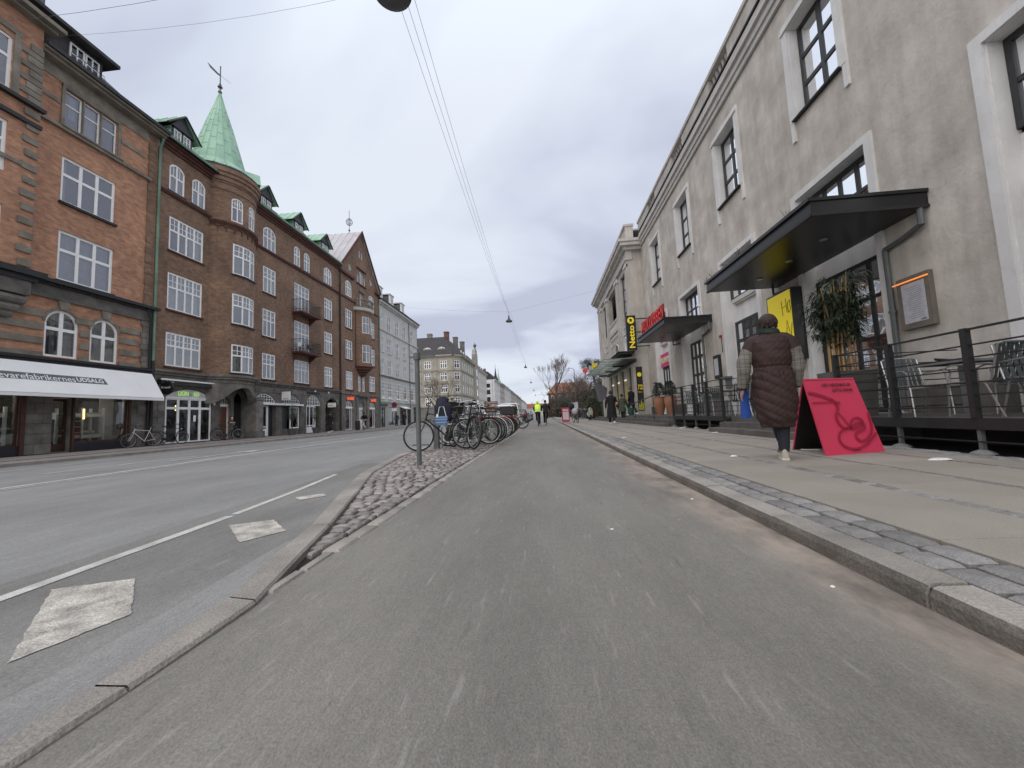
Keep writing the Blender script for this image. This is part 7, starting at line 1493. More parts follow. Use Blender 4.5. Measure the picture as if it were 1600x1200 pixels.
def make_bike(label, frame=BLACK, step=False, bars='city', mud=True, rack=True, chaing=True, basket=None, crate=None, stand=True, mudm=None, rimm=None, r=.345, saddle=LEATHER, steer=0., lamp=True, group=None, cat='bicycle'):
    t = thing('bicycle', label, cat, group=group); rimm = rimm or RIM; mudm = mudm or frame
    fx, rx_ = .55, -.52; BBx, BBz = -.10, .28; ST = (-.29, .80); HT = (.34, .90); HB = (.385, .72)
    mb = MB(); T_ = lambda a, b, rr, s=8: mb.tube([(a[0], a[2] if len(a) > 2 else 0, a[1]), (b[0], b[2] if len(b) > 2 else 0, b[1])], rr, s)
    T_((BBx, BBz), ST, .015); T_(HT, HB, .019)
    if step:
        mb.tube([(.375, 0, .76), (.22, 0, .52), (.02, 0, .40), (-.15, 0, .42)], .016, 8); mb.tube([(.38, 0, .72), (.24, 0, .42), (.08, 0, .30), (BBx, 0, BBz)], .018, 8)
    else: T_((.355, .84), (-.275, .77), .015); T_(HB, (BBx, BBz), .018)
    for s in (-1, 1):
        T_((BBx, BBz, s*.03), (rx_, r, s*.06), .010, 6); T_((ST[0]+.02, ST[1]-.06, s*.015), (rx_, r, s*.06), .008, 6)
    mb.tube([(BBx, -.035, BBz), (BBx, .035, BBz)], .026, 10); T_(ST, (-.325, .93), .013)
    mb.build('frame', frame, t, smooth=True, local=True)
    mb = MB(); mb.tube([(-.45, 0, .955), (-.36, 0, .965), (-.25, 0, .96), (-.16, 0, .95)], [.075, .085, .04, .02], 10, flat=.42); mb.build('saddle', saddle, t, smooth=True, local=True)
    fk = MB(); fk.tube([(HB[0], 0, HB[1]), (.395, 0, .70)], .02, 8)
    for s in (-1, 1): fk.tube([(.395, s*.045, .71), (.44, s*.05, .55), (fx, s*.05, r)], .010, 6)
    fk.tube([(.395, -.05, .71), (.395, .05, .71)], .016, 6); fk.build('fork', frame, t, smooth=True, local=True)
    hb = MB(); hb.tube([(HT[0], 0, HT[1]), (HT[0]-.03, 0, 1.02), (.37, 0, 1.03)], .013, 8)
    if bars == 'city': hb.tube([(.06, -.27, 1.07), (.2, -.27, 1.08), (.34, -.2, 1.07), (.38, -.05, 1.03), (.38, .05, 1.03), (.34, .2, 1.07), (.2, .27, 1.08), (.06, .27, 1.07)], .011, 7)
    elif bars == 'drop':
        for s in (-1, 1): hb.tube([(.37, 0, 1.03), (.37, s*.2, 1.03), (.46, s*.21, 1.02), (.48, s*.21, .94), (.40, s*.21, .90)], .012, 7)
    else: hb.tube([(.30, -.30, 1.05), (.36, -.1, 1.035), (.37, .1, 1.035), (.30, .30, 1.05)], .012, 7)
    hbo = hb.build('handlebar', CHROME if bars == 'city' else BLACK, t, smooth=True, local=True); g = MB()
    for s in (-1, 1):
        if bars == 'city': g.tube([(.05, s*.27, 1.07), (.17, s*.27, 1.08)], .017, 8)
        else: g.tube([(.29, s*.31, 1.05), (.31, s*.22, 1.048)], .017, 8)
    g.build('grip', RUBBER, hbo, local=True); MB().ball((.34, .1, 1.07), .025, 8).build('bell', CHROME, hbo, local=True, smooth=True)
    tm = wheel_meshes(r, rimm)
    for x in (rx_, fx):
        w = inst(tm[0], 'wheel', t, (x, 0, r)); 
        for m_, n_ in zip(tm[1:], ('rim', 'spokes', 'hub')): inst(m_, n_, w)
    if mud:
        for x, a0, a1 in ((rx_, radians(-20), radians(190)), (fx, radians(25), radians(205))):
            m_ = MB(); K_ = 14; R1 = r+.018
            for k in range(K_):
                a, b = a0+(a1-a0)*k/K_, a0+(a1-a0)*(k+1)/K_
                if x < 0: a, b = pi-a, pi-b
                for (y0, y1, dr0, dr1) in ((-.03, -.015, -.012, 0), (-.015, .015, 0, 0), (.015, .03, 0, -.012)):
                    P_ = lambda q, yy, dr: (x+(R1+dr)*cos(q), yy, r+(R1+dr)*sin(q)); m_.quad(P_(a, y0, dr0), P_(b, y0, dr0), P_(b, y1, dr1), P_(a, y1, dr1))
            m_.build('mudguard', mudm, t, smooth=True, local=True)
    cr = MB(); cr.lathe([(.01, 0), (.09, 0), (.09, .004), (.01, .004)], (0, 0, 0), 20); v = [Vector((BBx+q.x, -.05-q.z, BBz+q.y)) for q in cr.v]; cr.v = v
    cr.tube([(BBx, -.06, BBz), (BBx+.08, -.075, BBz-.15)], .010, 6); cr.tube([(BBx, .06, BBz), (BBx-.08, .075, BBz+.15)], .010, 6)
    for s, zz, xx in ((-1, -.15, .08), (1, .15, -.08)): cr.box(IDF, BBx+xx-.045, BBx+xx+.045, min(s*.08, s*.17), max(s*.08, s*.17), BBz+zz-.012, BBz+zz+.012)
    cr.build('crankset', BLACKM, t, local=True)
    if chaing: mb = MB(); mb.poly(Fr((0, -.052, 0), (1, 0, 0), (0, -1, 0)), [(BBx+.11, BBz+.02), (BBx+.08, BBz+.1), (BBx, BBz+.12), (rx_-.02, r+.05), (rx_-.06, r), (rx_-.02, r-.05), (BBx, BBz-.1), (BBx+.08, BBz-.08)], -.01, .012); mb.build('chain_guard', mudm if mudm is not frame else BLACKM, t, local=True)
    else: mb = MB(); mb.tube([(BBx, -.05, BBz+.09), (rx_, -.05, r+.035)], .004, 4); mb.tube([(BBx, -.05, BBz-.09), (rx_, -.05, r-.035)], .004, 4); mb.build('chain', BLACKM, t, local=True)
    if rack:
        mb = MB(); z = .74
        for s in (-1, 1): mb.tube([(-.36, s*.06, z+.01), (-.72, s*.065, z)], .006, 5); mb.tube([(-.62, s*.065, z), (rx_, s*.07, r)], .006, 5); mb.tube([(-.46, s*.065, z), (rx_, s*.07, r)], .005, 5)
        for x in (-.44, -.58, -.72): mb.tube([(x, -.065, z), (x, .065, z)], .006, 5)
        mb.build('rack', BLACKM if rack is True else rack, t, local=True)
    if stand: mb = MB(); mb.tube([(-.33, .05, .27), (-.40, .20, .01)], .009, 6); mb.build('kickstand', BLACKM, t, local=True)
    if lamp: MB().tube([(.43, 0, .80), (.49, 0, .80)], [.02, .032], 10).build('headlamp', CHROME, t, smooth=True, local=True); MB().box(IDF, -.79, -.76, -.02, .02, .66, .70).build('tail_lamp', mat('red reflector', (.5, .01, .01), .3), t, local=True)
    if basket:
        m_, bx, bz, w_, h_ = basket; mb = MB(); tp = 1.15
        for k in range(5):
            z0 = bz+h_*k/4; s = 1+(tp-1)*k/4; mb.tube([(bx-w_*s, -w_*s, z0), (bx+w_*s, -w_*s, z0), (bx+w_*s, w_*s, z0), (bx-w_*s, w_*s, z0)], .007 if k < 4 else .012, 5, closed=True)
        n_ = 9
        for e in range(4):
            for k in range(n_):
                f = -1+2*k/n_; a = [(f, -1), (1, f), (-f, 1), (-1, -f)][e]; mb.tube([(bx+a[0]*w_, a[1]*w_, bz), (bx+a[0]*w_*tp, a[1]*w_*tp, bz+h_)], .006, 4, cap=False)
        mb.box(IDF, bx-w_, bx+w_, -w_, w_, bz-.006, bz); mb.build('basket', m_, t, local=True)
    if crate:
        m_, bx, bz, lx, ly, h_ = crate; mb = MB(); c = .012
        mb.box(IDF, bx-lx, bx+lx, -ly, ly, bz, bz+c); mb.box(IDF, bx-lx, bx-lx+c, -ly, ly, bz+c, bz+h_); mb.box(IDF, bx+lx-c, bx+lx, -ly, ly, bz+c, bz+h_)
        mb.box(IDF, bx-lx+c, bx+lx-c, -ly, -ly+c, bz+c, bz+h_); mb.box(IDF, bx-lx+c, bx+lx-c, ly-c, ly, bz+c, bz+h_); mb.box(IDF, bx-lx-.01, bx+lx+.01, -ly-.01, -ly, bz+h_-.03, bz+h_); mb.box(IDF, bx-lx-.01, bx+lx+.01, ly, ly+.01, bz+h_-.03, bz+h_); mb.build('crate', m_, t, local=True)
    return t
def put(o, x, y, z, a, lean=0.):
    o.rotation_mode = 'XYZ'; o.location = (x, y, z); o.rotation_euler = Euler((radians(lean), 0, radians(a)), 'XYZ'); return o
GI = 'bicycles parked across the paved island'
WICK = mat('brown wicker', (.13, .06, .028), .8, .3, 14, .4, 60, island=.2); SILV = mat('silver paint', (.42, .42, .38), .35, .06, 3, metal=.3); GREENP = mat('pale green paint', (.22, .34, .26), .4, .05, 3)
TEAL = mat('teal paint', (.02, .11, .12), .4, .05); DBLUE = mat('dark blue paint', (.02, .03, .08), .35, .05); WHP = mat('white bike paint', (.62, .61, .58), .35, .05, 3); REDP = mat('dark red paint', (.22, .015, .02), .35)
BLKCR = mat('black plastic crate', (.015, .015, .016), .6, .2, 6)
# wheel contact points in the photo fix the positions; rotation 0 = front wheel towards +x
put(make_bike('black bicycle whose front wheel is half behind the grey sign post, first in the row', BLACK, bars='flat', mud=False, rack=False, chaing=False, stand=False, lamp=False, group=GI), -2.30, 8.65, ZI, 196, 4)
put(make_bike('dark bicycle with a wide silver handlebar and kickstand, front wheel turned to the road', BLACK, step=True, mudm=BLACKM, crate=(BLKCR, .60, .84, .15, .17, .2), group=GI), -1.93, 8.98, ZI, 126, 5).scale = (1.07, 1.07, 1.07)
put(make_bike('black bicycle with a brown wicker basket on the front, behind the silver handlebar', BLACK, basket=(WICK, .62, .84, .15, .24), group=GI), -1.98, 9.85, ZI, 8, -4)
put(make_bike('silver grey step through bicycle with white mudguards, rear wheel towards the cycle track', SILV, step=True, mudm=WHP, rack=SILV, group=GI), -1.86, 10.75, ZI, 166, 3)
put(make_bike('black bicycle with a navy seat cover pressed between the wicker basket and the silver bicycle', BLACK, step=True, saddle=NAVY, group=GI), -2.05, 10.3, ZI, 170, -3)
put(make_bike('blue grey bicycle leaning behind the silver one, handlebar towards the road', TEAL, bars='flat', crate=(BLKCR, .6, .82, .16, .18, .2), group=GI), -2.0, 11.1, ZI, 176, 4)
put(make_bike('pale green bicycle deep in the row behind the silver one', GREENP, step=True, group=GI), -2.0, 11.5, ZI, 172, 3)
put(make_bike('black bicycle with a white front mudguard, between the silver one and the black crate', BLACK, mudm=WHP, group=GI), -1.85, 12.3, ZI, 172, 3)
put(make_bike('black bicycle carrying a large black crate over its rear wheel', BLACK, crate=(BLKCR, -.60, .76, .26, .20, .27), rimm=BLACKM, group=GI), -1.84, 13.6, ZI, 170, 3)
put(make_bike('dark red bicycle half hidden behind the black crate', REDP, crate=(BLKCR, -.58, .76, .2, .16, .2), group=GI), -1.88, 14.7, ZI, 174, 2)
put(make_bike('teal bicycle in the middle of the row, mostly hidden', TEAL, step=True, bars='flat', group=GI), -2.1, 15.8, ZI, 176, 3)
put(make_bike('dark blue bicycle in the middle of the row, mostly hidden', DBLUE, group=GI), -1.95, 17.2, ZI, 178, 3)
put(make_bike('white framed racing bicycle at the far end of the row by the white car', WHP, bars='drop', mud=False, rack=False, chaing=False, lamp=False, rimm=BLACKM, stand=False, group=GI), -1.72, 20.6, ZI, 8, 2)
# bag and clothes hung on the first two bicycles
bg = thing('blue_bag', 'blue checked shopping bag hanging from the first bicycle in the row', 'bag', (-2.3, 9.0, .75)); mb = MB(); c = Vector((-2.32, 8.62, .62))
mb.hexa([c+Vector(p) for p in ((-.11, -.05, 0), (.11, -.05, 0), (.11, .05, 0), (-.11, .05, 0), (-.15, -.06, .22), (.15, -.06, .20), (.15, .06, .2), (-.15, .06, .22))]); mb.build('bag_body', mat('blue bag', (.10, .19, .36), .7, .1, 4), bg)
mb = MB()
for z in (.06, .13, .18): mb.box(IDF, c.x-.145, c.x+.145, c.y-.066, c.y-.062, c.z+z, c.z+z+.012)
mb.build('bag_stripes', mat('pale blue stripe', (.35, .45, .6), .7), bg); MB().tube([c+Vector((-.1, 0, .2)), c+Vector((-.05, 0, .42)), c+Vector((.05, 0, .42)), c+Vector((.1, 0, .2))], .008, 5).build('bag_handle', WHITE2, bg)
pn_ = thing('pannier', 'large navy pannier bag on the first bicycle, behind the sign post', 'bag', (-2.2, 8.75, .9)); random.seed(3); mb = MB(); c = Vector((-2.33, 8.78, .98))
rings = []
for z, sx, sy in ((-.24, .15, .10), (-.22, .20, .13), (0, .21, .15), (.10, .20, .14), (.16, .13, .1), (.24, .15, .09), (.30, .07, .06)): rings.append([c+Vector((sx*cos(a)*(1+random.uniform(-.08, .08)), sy*sin(a)*(1+random.uniform(-.08, .08)), z)) for a in [2*pi*k/14 for k in range(14)]])
mb.loft(rings); mb.build('bag_body', NAVY, pn_, smooth=True); MB().box(IDF, c.x-.1, c.x-.06, c.y-.22, c.y-.2, c.z-.18, c.z-.1).build('buckle', WHITE2, pn_)
# far side bicycles
put(make_bike('white framed bicycle leaning by the display window, left of the green drainpipe', WHP, bars='flat', mud=False, rack=False, chaing=False, stand=False, lamp=False), -19.35, 17.1, ZP, 262, -6); put(make_bike('black bicycle leaning between the drainpipe and the pub doors', BLACK, bars='flat', mud=False, rack=False), -19.4, 18.6, ZP, 84, 6); put(make_bike('black bicycle standing end on beside the varnished door', BLACK), -19.3, 22.1, ZP, 30, 3)
# right side bicycles
GR_ = 'bicycles parked beyond the supermarket'
lb = put(make_bike('black bicycle loaded with a pale crate and bags, beside the red poster board', BLACK, basket=(BLACKM, .60, .82, .18, .26)), 2.12, 26.6, ZS, 100, 3)
cr = thing('parcel', 'pale cardboard and white bags piled on the loaded bicycle', 'parcel', (2.05, 26.2, 1.1)); mb = MB(); mb.hexa([(1.82, 26.0, 1.08), (2.28, 26.0, 1.05), (2.3, 26.35, 1.05), (1.82, 26.35, 1.08), (1.86, 26.0, 1.48), (2.3, 26.0, 1.52), (2.3, 26.3, 1.52), (1.86, 26.3, 1.48)]); mb.build('box', mat('pale card', (.46, .44, .47), .8), cr); mb = MB(); mb.ball((1.85, 25.95, 1.25), .2, 10, 1, .8, 1.1); mb.build('bag', NAVY, cr, smooth=True); mb = MB(); mb.ball((2.05, 25.9, .9), .22, 10, 1, .8, 1); mb.build('bag', mat('pale card', (.46, .44, .47)), cr, smooth=True)
for i, (x, y, a, fm, st) in enumerate(((3.6, 40, 60, BLACK, False), (4.2, 41, 75, DBLUE, True), (4.9, 41.5, 95, BLACK, False), (5.6, 42.5, 80, REDP, True), (3.4, 45, 110, SILV, True), (2.9, 48, 70, BLACK, False))): put(make_bike('bicycle parked beyond the supermarket, '+('nearest the kerb', 'second from the kerb', 'third from the kerb', 'closest to the shrubs', 'behind the first two', 'furthest away')[i], fm, step=st, group=GR_), x, y, ZS, a, 4)
sc_ = thing('scooter', 'pale motor scooter with round headlamp parked beyond the supermarket steps', 'scooter', (3.9, 33.6, ZS)); x, y = 3.95, 33.8
mb = MB(); mb.torus((x, y-.6, ZS+.24), .19, .06, 'x', 20, 6); mb.torus((x, y+.6, ZS+.24), .19, .06, 'x', 20, 6); mb.build('wheel', RUBBER, sc_, smooth=True); mb = MB(); mb.loft([[(x+sx*cos(a), yy, ZS+zc_+sz*sin(a)) for a in [2*pi*k/12 for k in range(12)]] for yy, sx, sz, zc_ in ((.0+y-.05, .12, .04, .32), (y+.2, .2, .14, .45), (y+.55, .2, .16, .55), (y+.85, .1, .08, .6))]); mb.build('body', mat('cream scooter paint', (.42, .42, .33), .35), sc_, smooth=True)
mb = MB(); mb.loft([[(x-.2, y-.42, ZS+.3), (x+.2, y-.42, ZS+.3), (x+.22, y-.5, ZS+.7), (x+.14, y-.42, ZS+1.02), (x-.14, y-.42, ZS+1.02), (x-.22, y-.5, ZS+.7)], [(x-.2, y-.38, ZS+.3), (x+.2, y-.38, ZS+.3), (x+.22, y-.46, ZS+.7), (x+.14, y-.38, ZS+1.02), (x-.14, y-.38, ZS+1.02), (x-.22, y-.46, ZS+.7)]]); mb.build('leg_shield', mat('cream scooter paint', (.42, .42, .33)), sc_); MB().ball((x, y-.52, ZS+1.0), .08, 10).build('headlamp', CHROME, sc_, smooth=True); mb = MB(); mb.tube([(x-.32, y-.35, ZS+1.05), (x, y-.42, ZS+1.08), (x+.32, y-.35, ZS+1.05)], .015, 6); mb.build('handlebar', BLACKM, sc_); mb = MB(); mb.box(IDF, x-.13, x+.13, y+.0, y+.7, ZS+.72, ZS+.8); mb.build('seat', LEATHER, sc_)

# ------------------------------------------------------------------ cars parked behind the bicycles
def make_car(label, paint, L=4.3, Wd=1.78, Hh=1.5, van=False, group='cars parked along the cycle track'):
    t = thing('parked_car', label, 'car' if not van else 'van', group=group); w = Wd/2
    # local: rear at y=0, front at y=L, body sections along y: (y, zbottom, zbelt, halfwidth)
    sec = [(0, .38, .88, .82), (.06, .28, .98, .95), (.5, .22, 1.0, 1.), (L*.5, .2, .98, 1.), (L-.9, .22, .92, .98), (L-.25, .26, .74, .9), (L, .36, .62, .74)]
    if van: sec = [(0, .36, 1.12, .9), (.06, .28, 1.16, .97), (.5, .22, 1.16, 1.), (L*.5, .2, 1.14, 1.), (L-.8, .22, 1.05, .98), (L-.2, .26, .85, .92), (L, .36, .7, .78)]
    mb = MB(); rings = []
    for y, zb, zt, k in sec: ww = w*k; rings.append([(-ww*.92, y, zb), (ww*.92, y, zb), (ww, y, zb+.12), (ww*1.0, y, (zb+zt)/2), (ww*.97, y, zt-.05), (ww*.86, y, zt), (-ww*.86, y, zt), (-ww*.97, y, zt-.05), (-ww, y, (zb+zt)/2), (-ww, y, zb+.12)])
    mb.loft(rings); body = mb.build('body', paint, t, smooth=True, local=True)
    gb = 1.0 if not van else 1.16; y0, y1, y2, y3 = (.12, .55, L-1.95, L-1.15) if not van else (.08, .22, L-1.5, L-.85)
    base = [(-w*.90, y0, gb-.03), (w*.90, y0, gb-.03), (w*.90, y3, gb-.08), (-w*.90, y3, gb-.08)]; top = [(-w*.74, y1, Hh-.06), (w*.74, y1, Hh-.06), (w*.74, y2, Hh-.04), (-w*.74, y2, Hh-.04)]
    mb = MB(); mb.hexa(base+top); mb.build('glazing', mat('tinted car glass', (.03, .035, .04), .05, .05, 2, spec=.8), t, local=True)
    mb = MB(); tp = [Vector(p) for p in top]; mb.hexa([tp[0]+Vector((-.02, -.02, -.02)), tp[1]+Vector((.02, -.02, -.02)), tp[2]+Vector((.02, .02, -.02)), tp[3]+Vector((-.02, .02, -.02)), tp[0]+Vector((.05, .06, .06)), tp[1]+Vector((-.05, .06, .06)), tp[2]+Vector((-.05, -.06, .05)), tp[3]+Vector((.05, -.06, .05))])
    for a, b in ((0, 0), (1, 1), (2, 2), (3, 3)): mb.tube([Vector(base[a])+Vector((0, 0, .0)), tp[b]], .05, 5)
    for s in (-1, 1): mid = L*.45; mb.tube([(s*w*.9, mid, gb), (s*w*.745, mid, Hh-.05)], .04, 5)
    mb.build('roof', paint, t, local=True, smooth=False)
    for y in (.75, L-.8):
        for s in (-1, 1): wm = MB(); wm.torus((s*(w-.1), y, .31), .235, .085, 'x', 20, 7); wo_ = wm.build('wheel', RUBBER, t, local=True, smooth=True); MB().tube([(s*(w-.14), y, .31), (s*(w-.03), y, .31)], .19, 14).build('hubcap', RIM, wo_, local=True)
    for s in (-1, 1):
        MB().box(IDF, s*w*.78-.1, s*w*.78+.1, -.015, .08, .78, 1.0 if not van else 1.1).build('tail_light', mat('tail light red', (.35, .01, .01), .2), t, local=True); MB().box(IDF, s*w*.62-.14, s*w*.62+.14, L-.12, L+.01, .55, .68).build('headlight', mat('headlight', (.6, .6, .6), .1), t, local=True)
        MB().ball((s*(w+.08), L-1.55, 1.0), .09, 8, 1, .6, .8).build('mirror', paint, t, local=True, smooth=True)
    pl = MB().box(IDF, -.26, .26, -.02, .05, .62, .73).build('number_plate', WHITE2, t, local=True); MB().box(IDF, -w*.85, w*.85, -.05, .1, .36, .52).build('bumper', BLACKM, t, local=True)
    return t
CW = mat('white car paint', (.70, .70, .70), .25, .03, 2, coat=.6)
for (x, y, p, v, lab) in ((-2.62, 22.8, CW, 0, 'white hatchback parked right behind the row of bicycles'), (-2.9, 31.5, CW, 1, 'white van parked beyond the white hatchback'), (-2.7, 39.5, mat('black car paint', (.012, .012, .014), .2, .05, coat=.6), 0, 'black car parked beyond the white van'), (-2.7, 46, mat('silver car paint', (.35, .36, .37), .3, .05, metal=.6), 0, 'silver car, fourth in the parked row'), (-2.75, 53, CW, 0, 'white car, fifth in the parked row'), (-2.75, 60, mat('grey car paint', (.12, .125, .13), .3, .05, metal=.5), 0, 'grey car near the end of the parked row'), (-2.8, 68, mat('silver car paint', (.35, .36, .37)), 0, 'silver car at the end of the parked row')):
    c = make_car(lab, p, 4.3 if not v else 4.7, 1.78 if not v else 1.86, 1.5 if not v else 1.86, bool(v)); c.location = (x, y, ZR); c.rotation_euler = (0, 0, radians(random.uniform(-1.2, 1.2)))

# ------------------------------------------------------------------ people
def skinbody(name, nodes, edges, m, parent, root=0, sub=1):
    me = bpy.data.meshes.new(name); me.from_pydata([n[0] for n in nodes], edges, []); o = bpy.data.objects.new(name, me); COL.objects.link(o); o.parent = parent; me.materials.append(m)
    md = o.modifiers.new('skin', 'SKIN'); md.use_smooth_shade = True
    sk = me.skin_vertices[0].data
    for i, n in enumerate(nodes): r = n[1]; sk[i].radius = r if isinstance(r, tuple) else (r, r); sk[i].use_root = (i == root)
    s = o.modifiers.new('sub', 'SUBSURF'); s.levels = s.render_levels = sub; return o
def ell(c, rx, ry, n=14, ax=None):
    """ring of n points; ax = direction of the limb"""
    c = Vector(c)
    if ax is None: return [c+Vector((rx*cos(2*pi*k/n), ry*sin(2*pi*k/n), 0)) for k in range(n)]
    ax = Vector(ax).normalized(); x = Vector((0, 1, 0)).cross(ax); x = x.normalized() if x.length > .1 else Vector((1, 0, 0)); y = ax.cross(x).normalized(); return [c+x*rx*cos(2*pi*k/n)+y*ry*sin(2*pi*k/n) for k in range(n)]
def limb(mb, pts, rs, n=10, wr=0.):
    pts = [Vector(p) for p in pts]; P_, R_ = [], []
    for i in range(len(pts)-1):
        for k in range(5): t = k/5; P_.append(pts[i].lerp(pts[i+1], t)); r = rs[i]+(rs[i+1]-rs[i])*t; R_.append(r*(1+wr*sin(i*5+k*2.4)))
    P_.append(pts[-1]); R_.append(rs[-1]); mb.tube(P_, R_, n)
def person(label, x, y, z, rz, h=1.72, pose='walk', coatm=DARKCLOTH, coat_len=.55, legm=DARKCLOTH, hair=HAIRB, phase=1, skirt=False, extra=None, hood=None, width=1., group=None, helmet=None, shoem=None):
    t = thing('person', label, 'person', (x, y, z), rz, group=group); s = h/1.75; p_ = phase
    V = lambda a: (a[0]*s, a[1]*s, a[2]*s)
    if pose == 'cycle':
        hipz, lean = .97, .18; hips = [(-.09, -.02, .95), (.09, -.02, .95)]; kn = [(-.10, .34, .82 if p_ > 0 else .62), (.10, .30, .62 if p_ > 0 else .82)]; an = [(-.10, .22, .46 if p_ > 0 else .18), (.10, .14, .18 if p_ > 0 else .46)]; ch = (0, .14, 1.28); nk = (0, .22, 1.50); hd = (0, .27, 1.63)
        sh = [(-.19, .19, 1.42), (.19, .19, 1.42)]; elb = [(-.27, .32, 1.2), (.27, .32, 1.2)]; wr = [(-.25, .52, 1.08), (.25, .52, 1.08)]
    else:
        st = .24 if pose == 'walk' else .03; hips = [(-.09, 0, .92), (.09, 0, .92)]; kn = [(-.10, p_*st*.75, .50), (.10, -p_*st*.2, .49)]; an = [(-.10, p_*st*.9, .09), (.10, -p_*st*1.35, .15 if pose == 'walk' else .09)]; ch = (0, .0, 1.25); nk = (0, .01, 1.49); hd = (0, .03, 1.63)
        sh = [(-.19, 0, 1.42), (.19, 0, 1.42)]; elb = [(-.27, -p_*.1, 1.14), (.27, p_*.08, 1.14)]; wr = [(-.29, -p_*.06+.06, .88), (.29, p_*.18+.04, .90)]
        if pose == 'carry': elb[1] = (.3, -.05, 1.16); wr[1] = (.2, .16, 1.05)
    nodes, edges = [], []
    def add(p, r): nodes.append((V(p), (r*s, r*s) if not isinstance(r, tuple) else (r[0]*s, r[1]*s))); return len(nodes)-1
    pv = add((0, hips[0][1], .97), (.13, .10)); c_ = add(ch, (.13, .09)); n0 = add(nk, .052); h1 = add((hd[0], hd[1]-.01, hd[2]-.04), (.07, .08)); h2 = add((hd[0], hd[1], hd[2]+.03), (.075, .095)); h3 = add((hd[0], hd[1]-.01, hd[2]+.08), .06); edges += [(pv, c_), (c_, n0), (n0, h1), (h1, h2), (h2, h3)]
    for i in range(2):
        a = add(sh[i], .055); b = add(elb[i], .042); w_ = add(wr[i], .028); sg_ = -1 if i == 0 else 1; d = (Vector(wr[i])-Vector(elb[i])).normalized(); hnd = Vector(wr[i])+d*.09; q = add(tuple(hnd), (.022, .035)); edges += [(c_, a), (a, b), (b, w_), (w_, q)]
        for f in range(4): e_ = add(tuple(hnd+d*(.07-.012*abs(f-1.3))+Vector((0, (f-1.5)*.022, 0))), .009); edges.append((q, e_))
        th_ = add(tuple(Vector(wr[i])+d*.07+Vector((-sg_*.01, .045, 0))), .010); edges.append((w_, th_))
        a = add(hips[i], .085); b = add(kn[i], .055); c2 = add(an[i], .04); f_ = add((an[i][0], an[i][1]+.12, an[i][2]-.05), .035); edges += [(pv, a), (a, b), (b, c2), (c2, f_)]
    skinbody('body', nodes, edges, SKIN, t)
    tr = MB()
    for i in range(2): limb(tr, [V((hips[i][0], hips[i][1], hips[i][2]+.03)), V(kn[i]), V((an[i][0], an[i][1], an[i][2]+.0))], [.105*s, .072*s, .058*s], 10, .03)
    tr.tube([V((0, hips[0][1], .86)), V((0, hips[0][1], 1.02))], .15*s, 12, flat=.75); tr.build('trousers', legm, t, smooth=True, local=True)
    co = MB(); W_ = width; dirn = (Vector(nk)-Vector((0, hips[0][1], .97))); bottom = .97-coat_len*.55 if pose != 'cycle' else .86; rings = []
    ks_ = [(bottom, .235 if coat_len > .6 else .20, .17), (.80 if coat_len > .6 else .9, .20, .15), (1.0, .175, .135), (1.15, .175, .13), (1.32, .20, .135), (1.42, .20, .12), (1.47, .13, .10), (1.52, .07, .07)]
    for z_, rx_, ry_ in ks_:
        f = (z_-.97)/(1.49-.97); cy = hips[0][1]+(nk[1]-hips[0][1])*max(0, f); rings.append([(a.x+random.uniform(-.006, .006), a.y, a.z) for a in ell(V((0, cy, z_)), rx_*s*W_, ry_*s*W_, 16)])
    co.loft(rings)
    for i in range(2): limb(co, [V((sh[i][0]*.93, sh[i][1], sh[i][2]-.005)), V(elb[i]), V(tuple(Vector(wr[i])*1.0))], [.078*s*W_, .062*s*W_, .048*s], 10, .05)
    co.build('coat', coatm, t, smooth=True, local=True)
    for i in range(2): sm_ = MB(); c = Vector(an[i]); sm_.loft([[Vector(V(c+Vector((dx_, dy_, dz_)))) for dx_, dz_ in ((-k_, -.085), (k_, -.085), (k_, -.085+hh_), (-k_, -.085+hh_))] for dy_, k_, hh_ in ((-.07, .035, .07), (0, .045, .10), (.09, .045, .06), (.18, .03, .035))]); sm_.build('shoe', shoem or WHITE2, t, local=True, smooth=True)
    hm = MB(); hd_ = Vector(V(hd)); hm.ball(hd_+Vector((0, -.022*s, .04*s)), .108*s, 12, .9, 1.02, 1.05)
    if coat_len > .6: hm.ball(hd_+Vector((0, -.08*s, .0)), .06*s, 10)
    hm.build('hair' if not helmet else 'helmet', helmet or hair, t, smooth=True, local=True)
    return t
random.seed(21)
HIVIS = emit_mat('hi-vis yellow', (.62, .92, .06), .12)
c1_ = person('cyclist in a yellow hi-vis vest and helmet riding away on the cycle track', -.42, 26.6, .0, 0, 1.74, 'cycle', DARKCLOTH, .5, DARKCLOTH, helmet=HIVIS, phase=1, shoem=BLACKM)
v = MB(); rings = []
for z_, rx_, ry_, cy in ((.98, .215, .17, 0), (1.15, .20, .155, .07), (1.32, .215, .155, .13), (1.44, .205, .14, .18), (1.50, .11, .10, .2)): rings.append(ell((0, cy, z_), rx_, ry_, 16))
v.loft(rings, cap=False); v.build('vest', HIVIS, c1_, smooth=True, local=True)
for z_, cy in ((1.04, .03), (1.14, .065)): mb = MB(); mb.loft([ell((0, cy, z_), .217, .172, 16), ell((0, cy, z_+.035), .215, .170, 16)], cap=False); mb.build('reflective_band', mat('reflective grey', (.55, .56, .5), .4), c1_, local=True)
person('cyclist in dark clothes riding beside the hi-vis rider', .12, 27.6, .0, 0, 1.8, 'cycle', DARKCLOTH, .5, DARKCLOTH, phase=-1)
put(make_bike('black bicycle ridden by the hi-vis cyclist', BLACK, rack=True, stand=False), -.42, 26.85, 0, 90, 0); put(make_bike('black bicycle ridden by the dark clothed cyclist', BLACK, stand=False), .12, 27.85, 0, 90, 0)
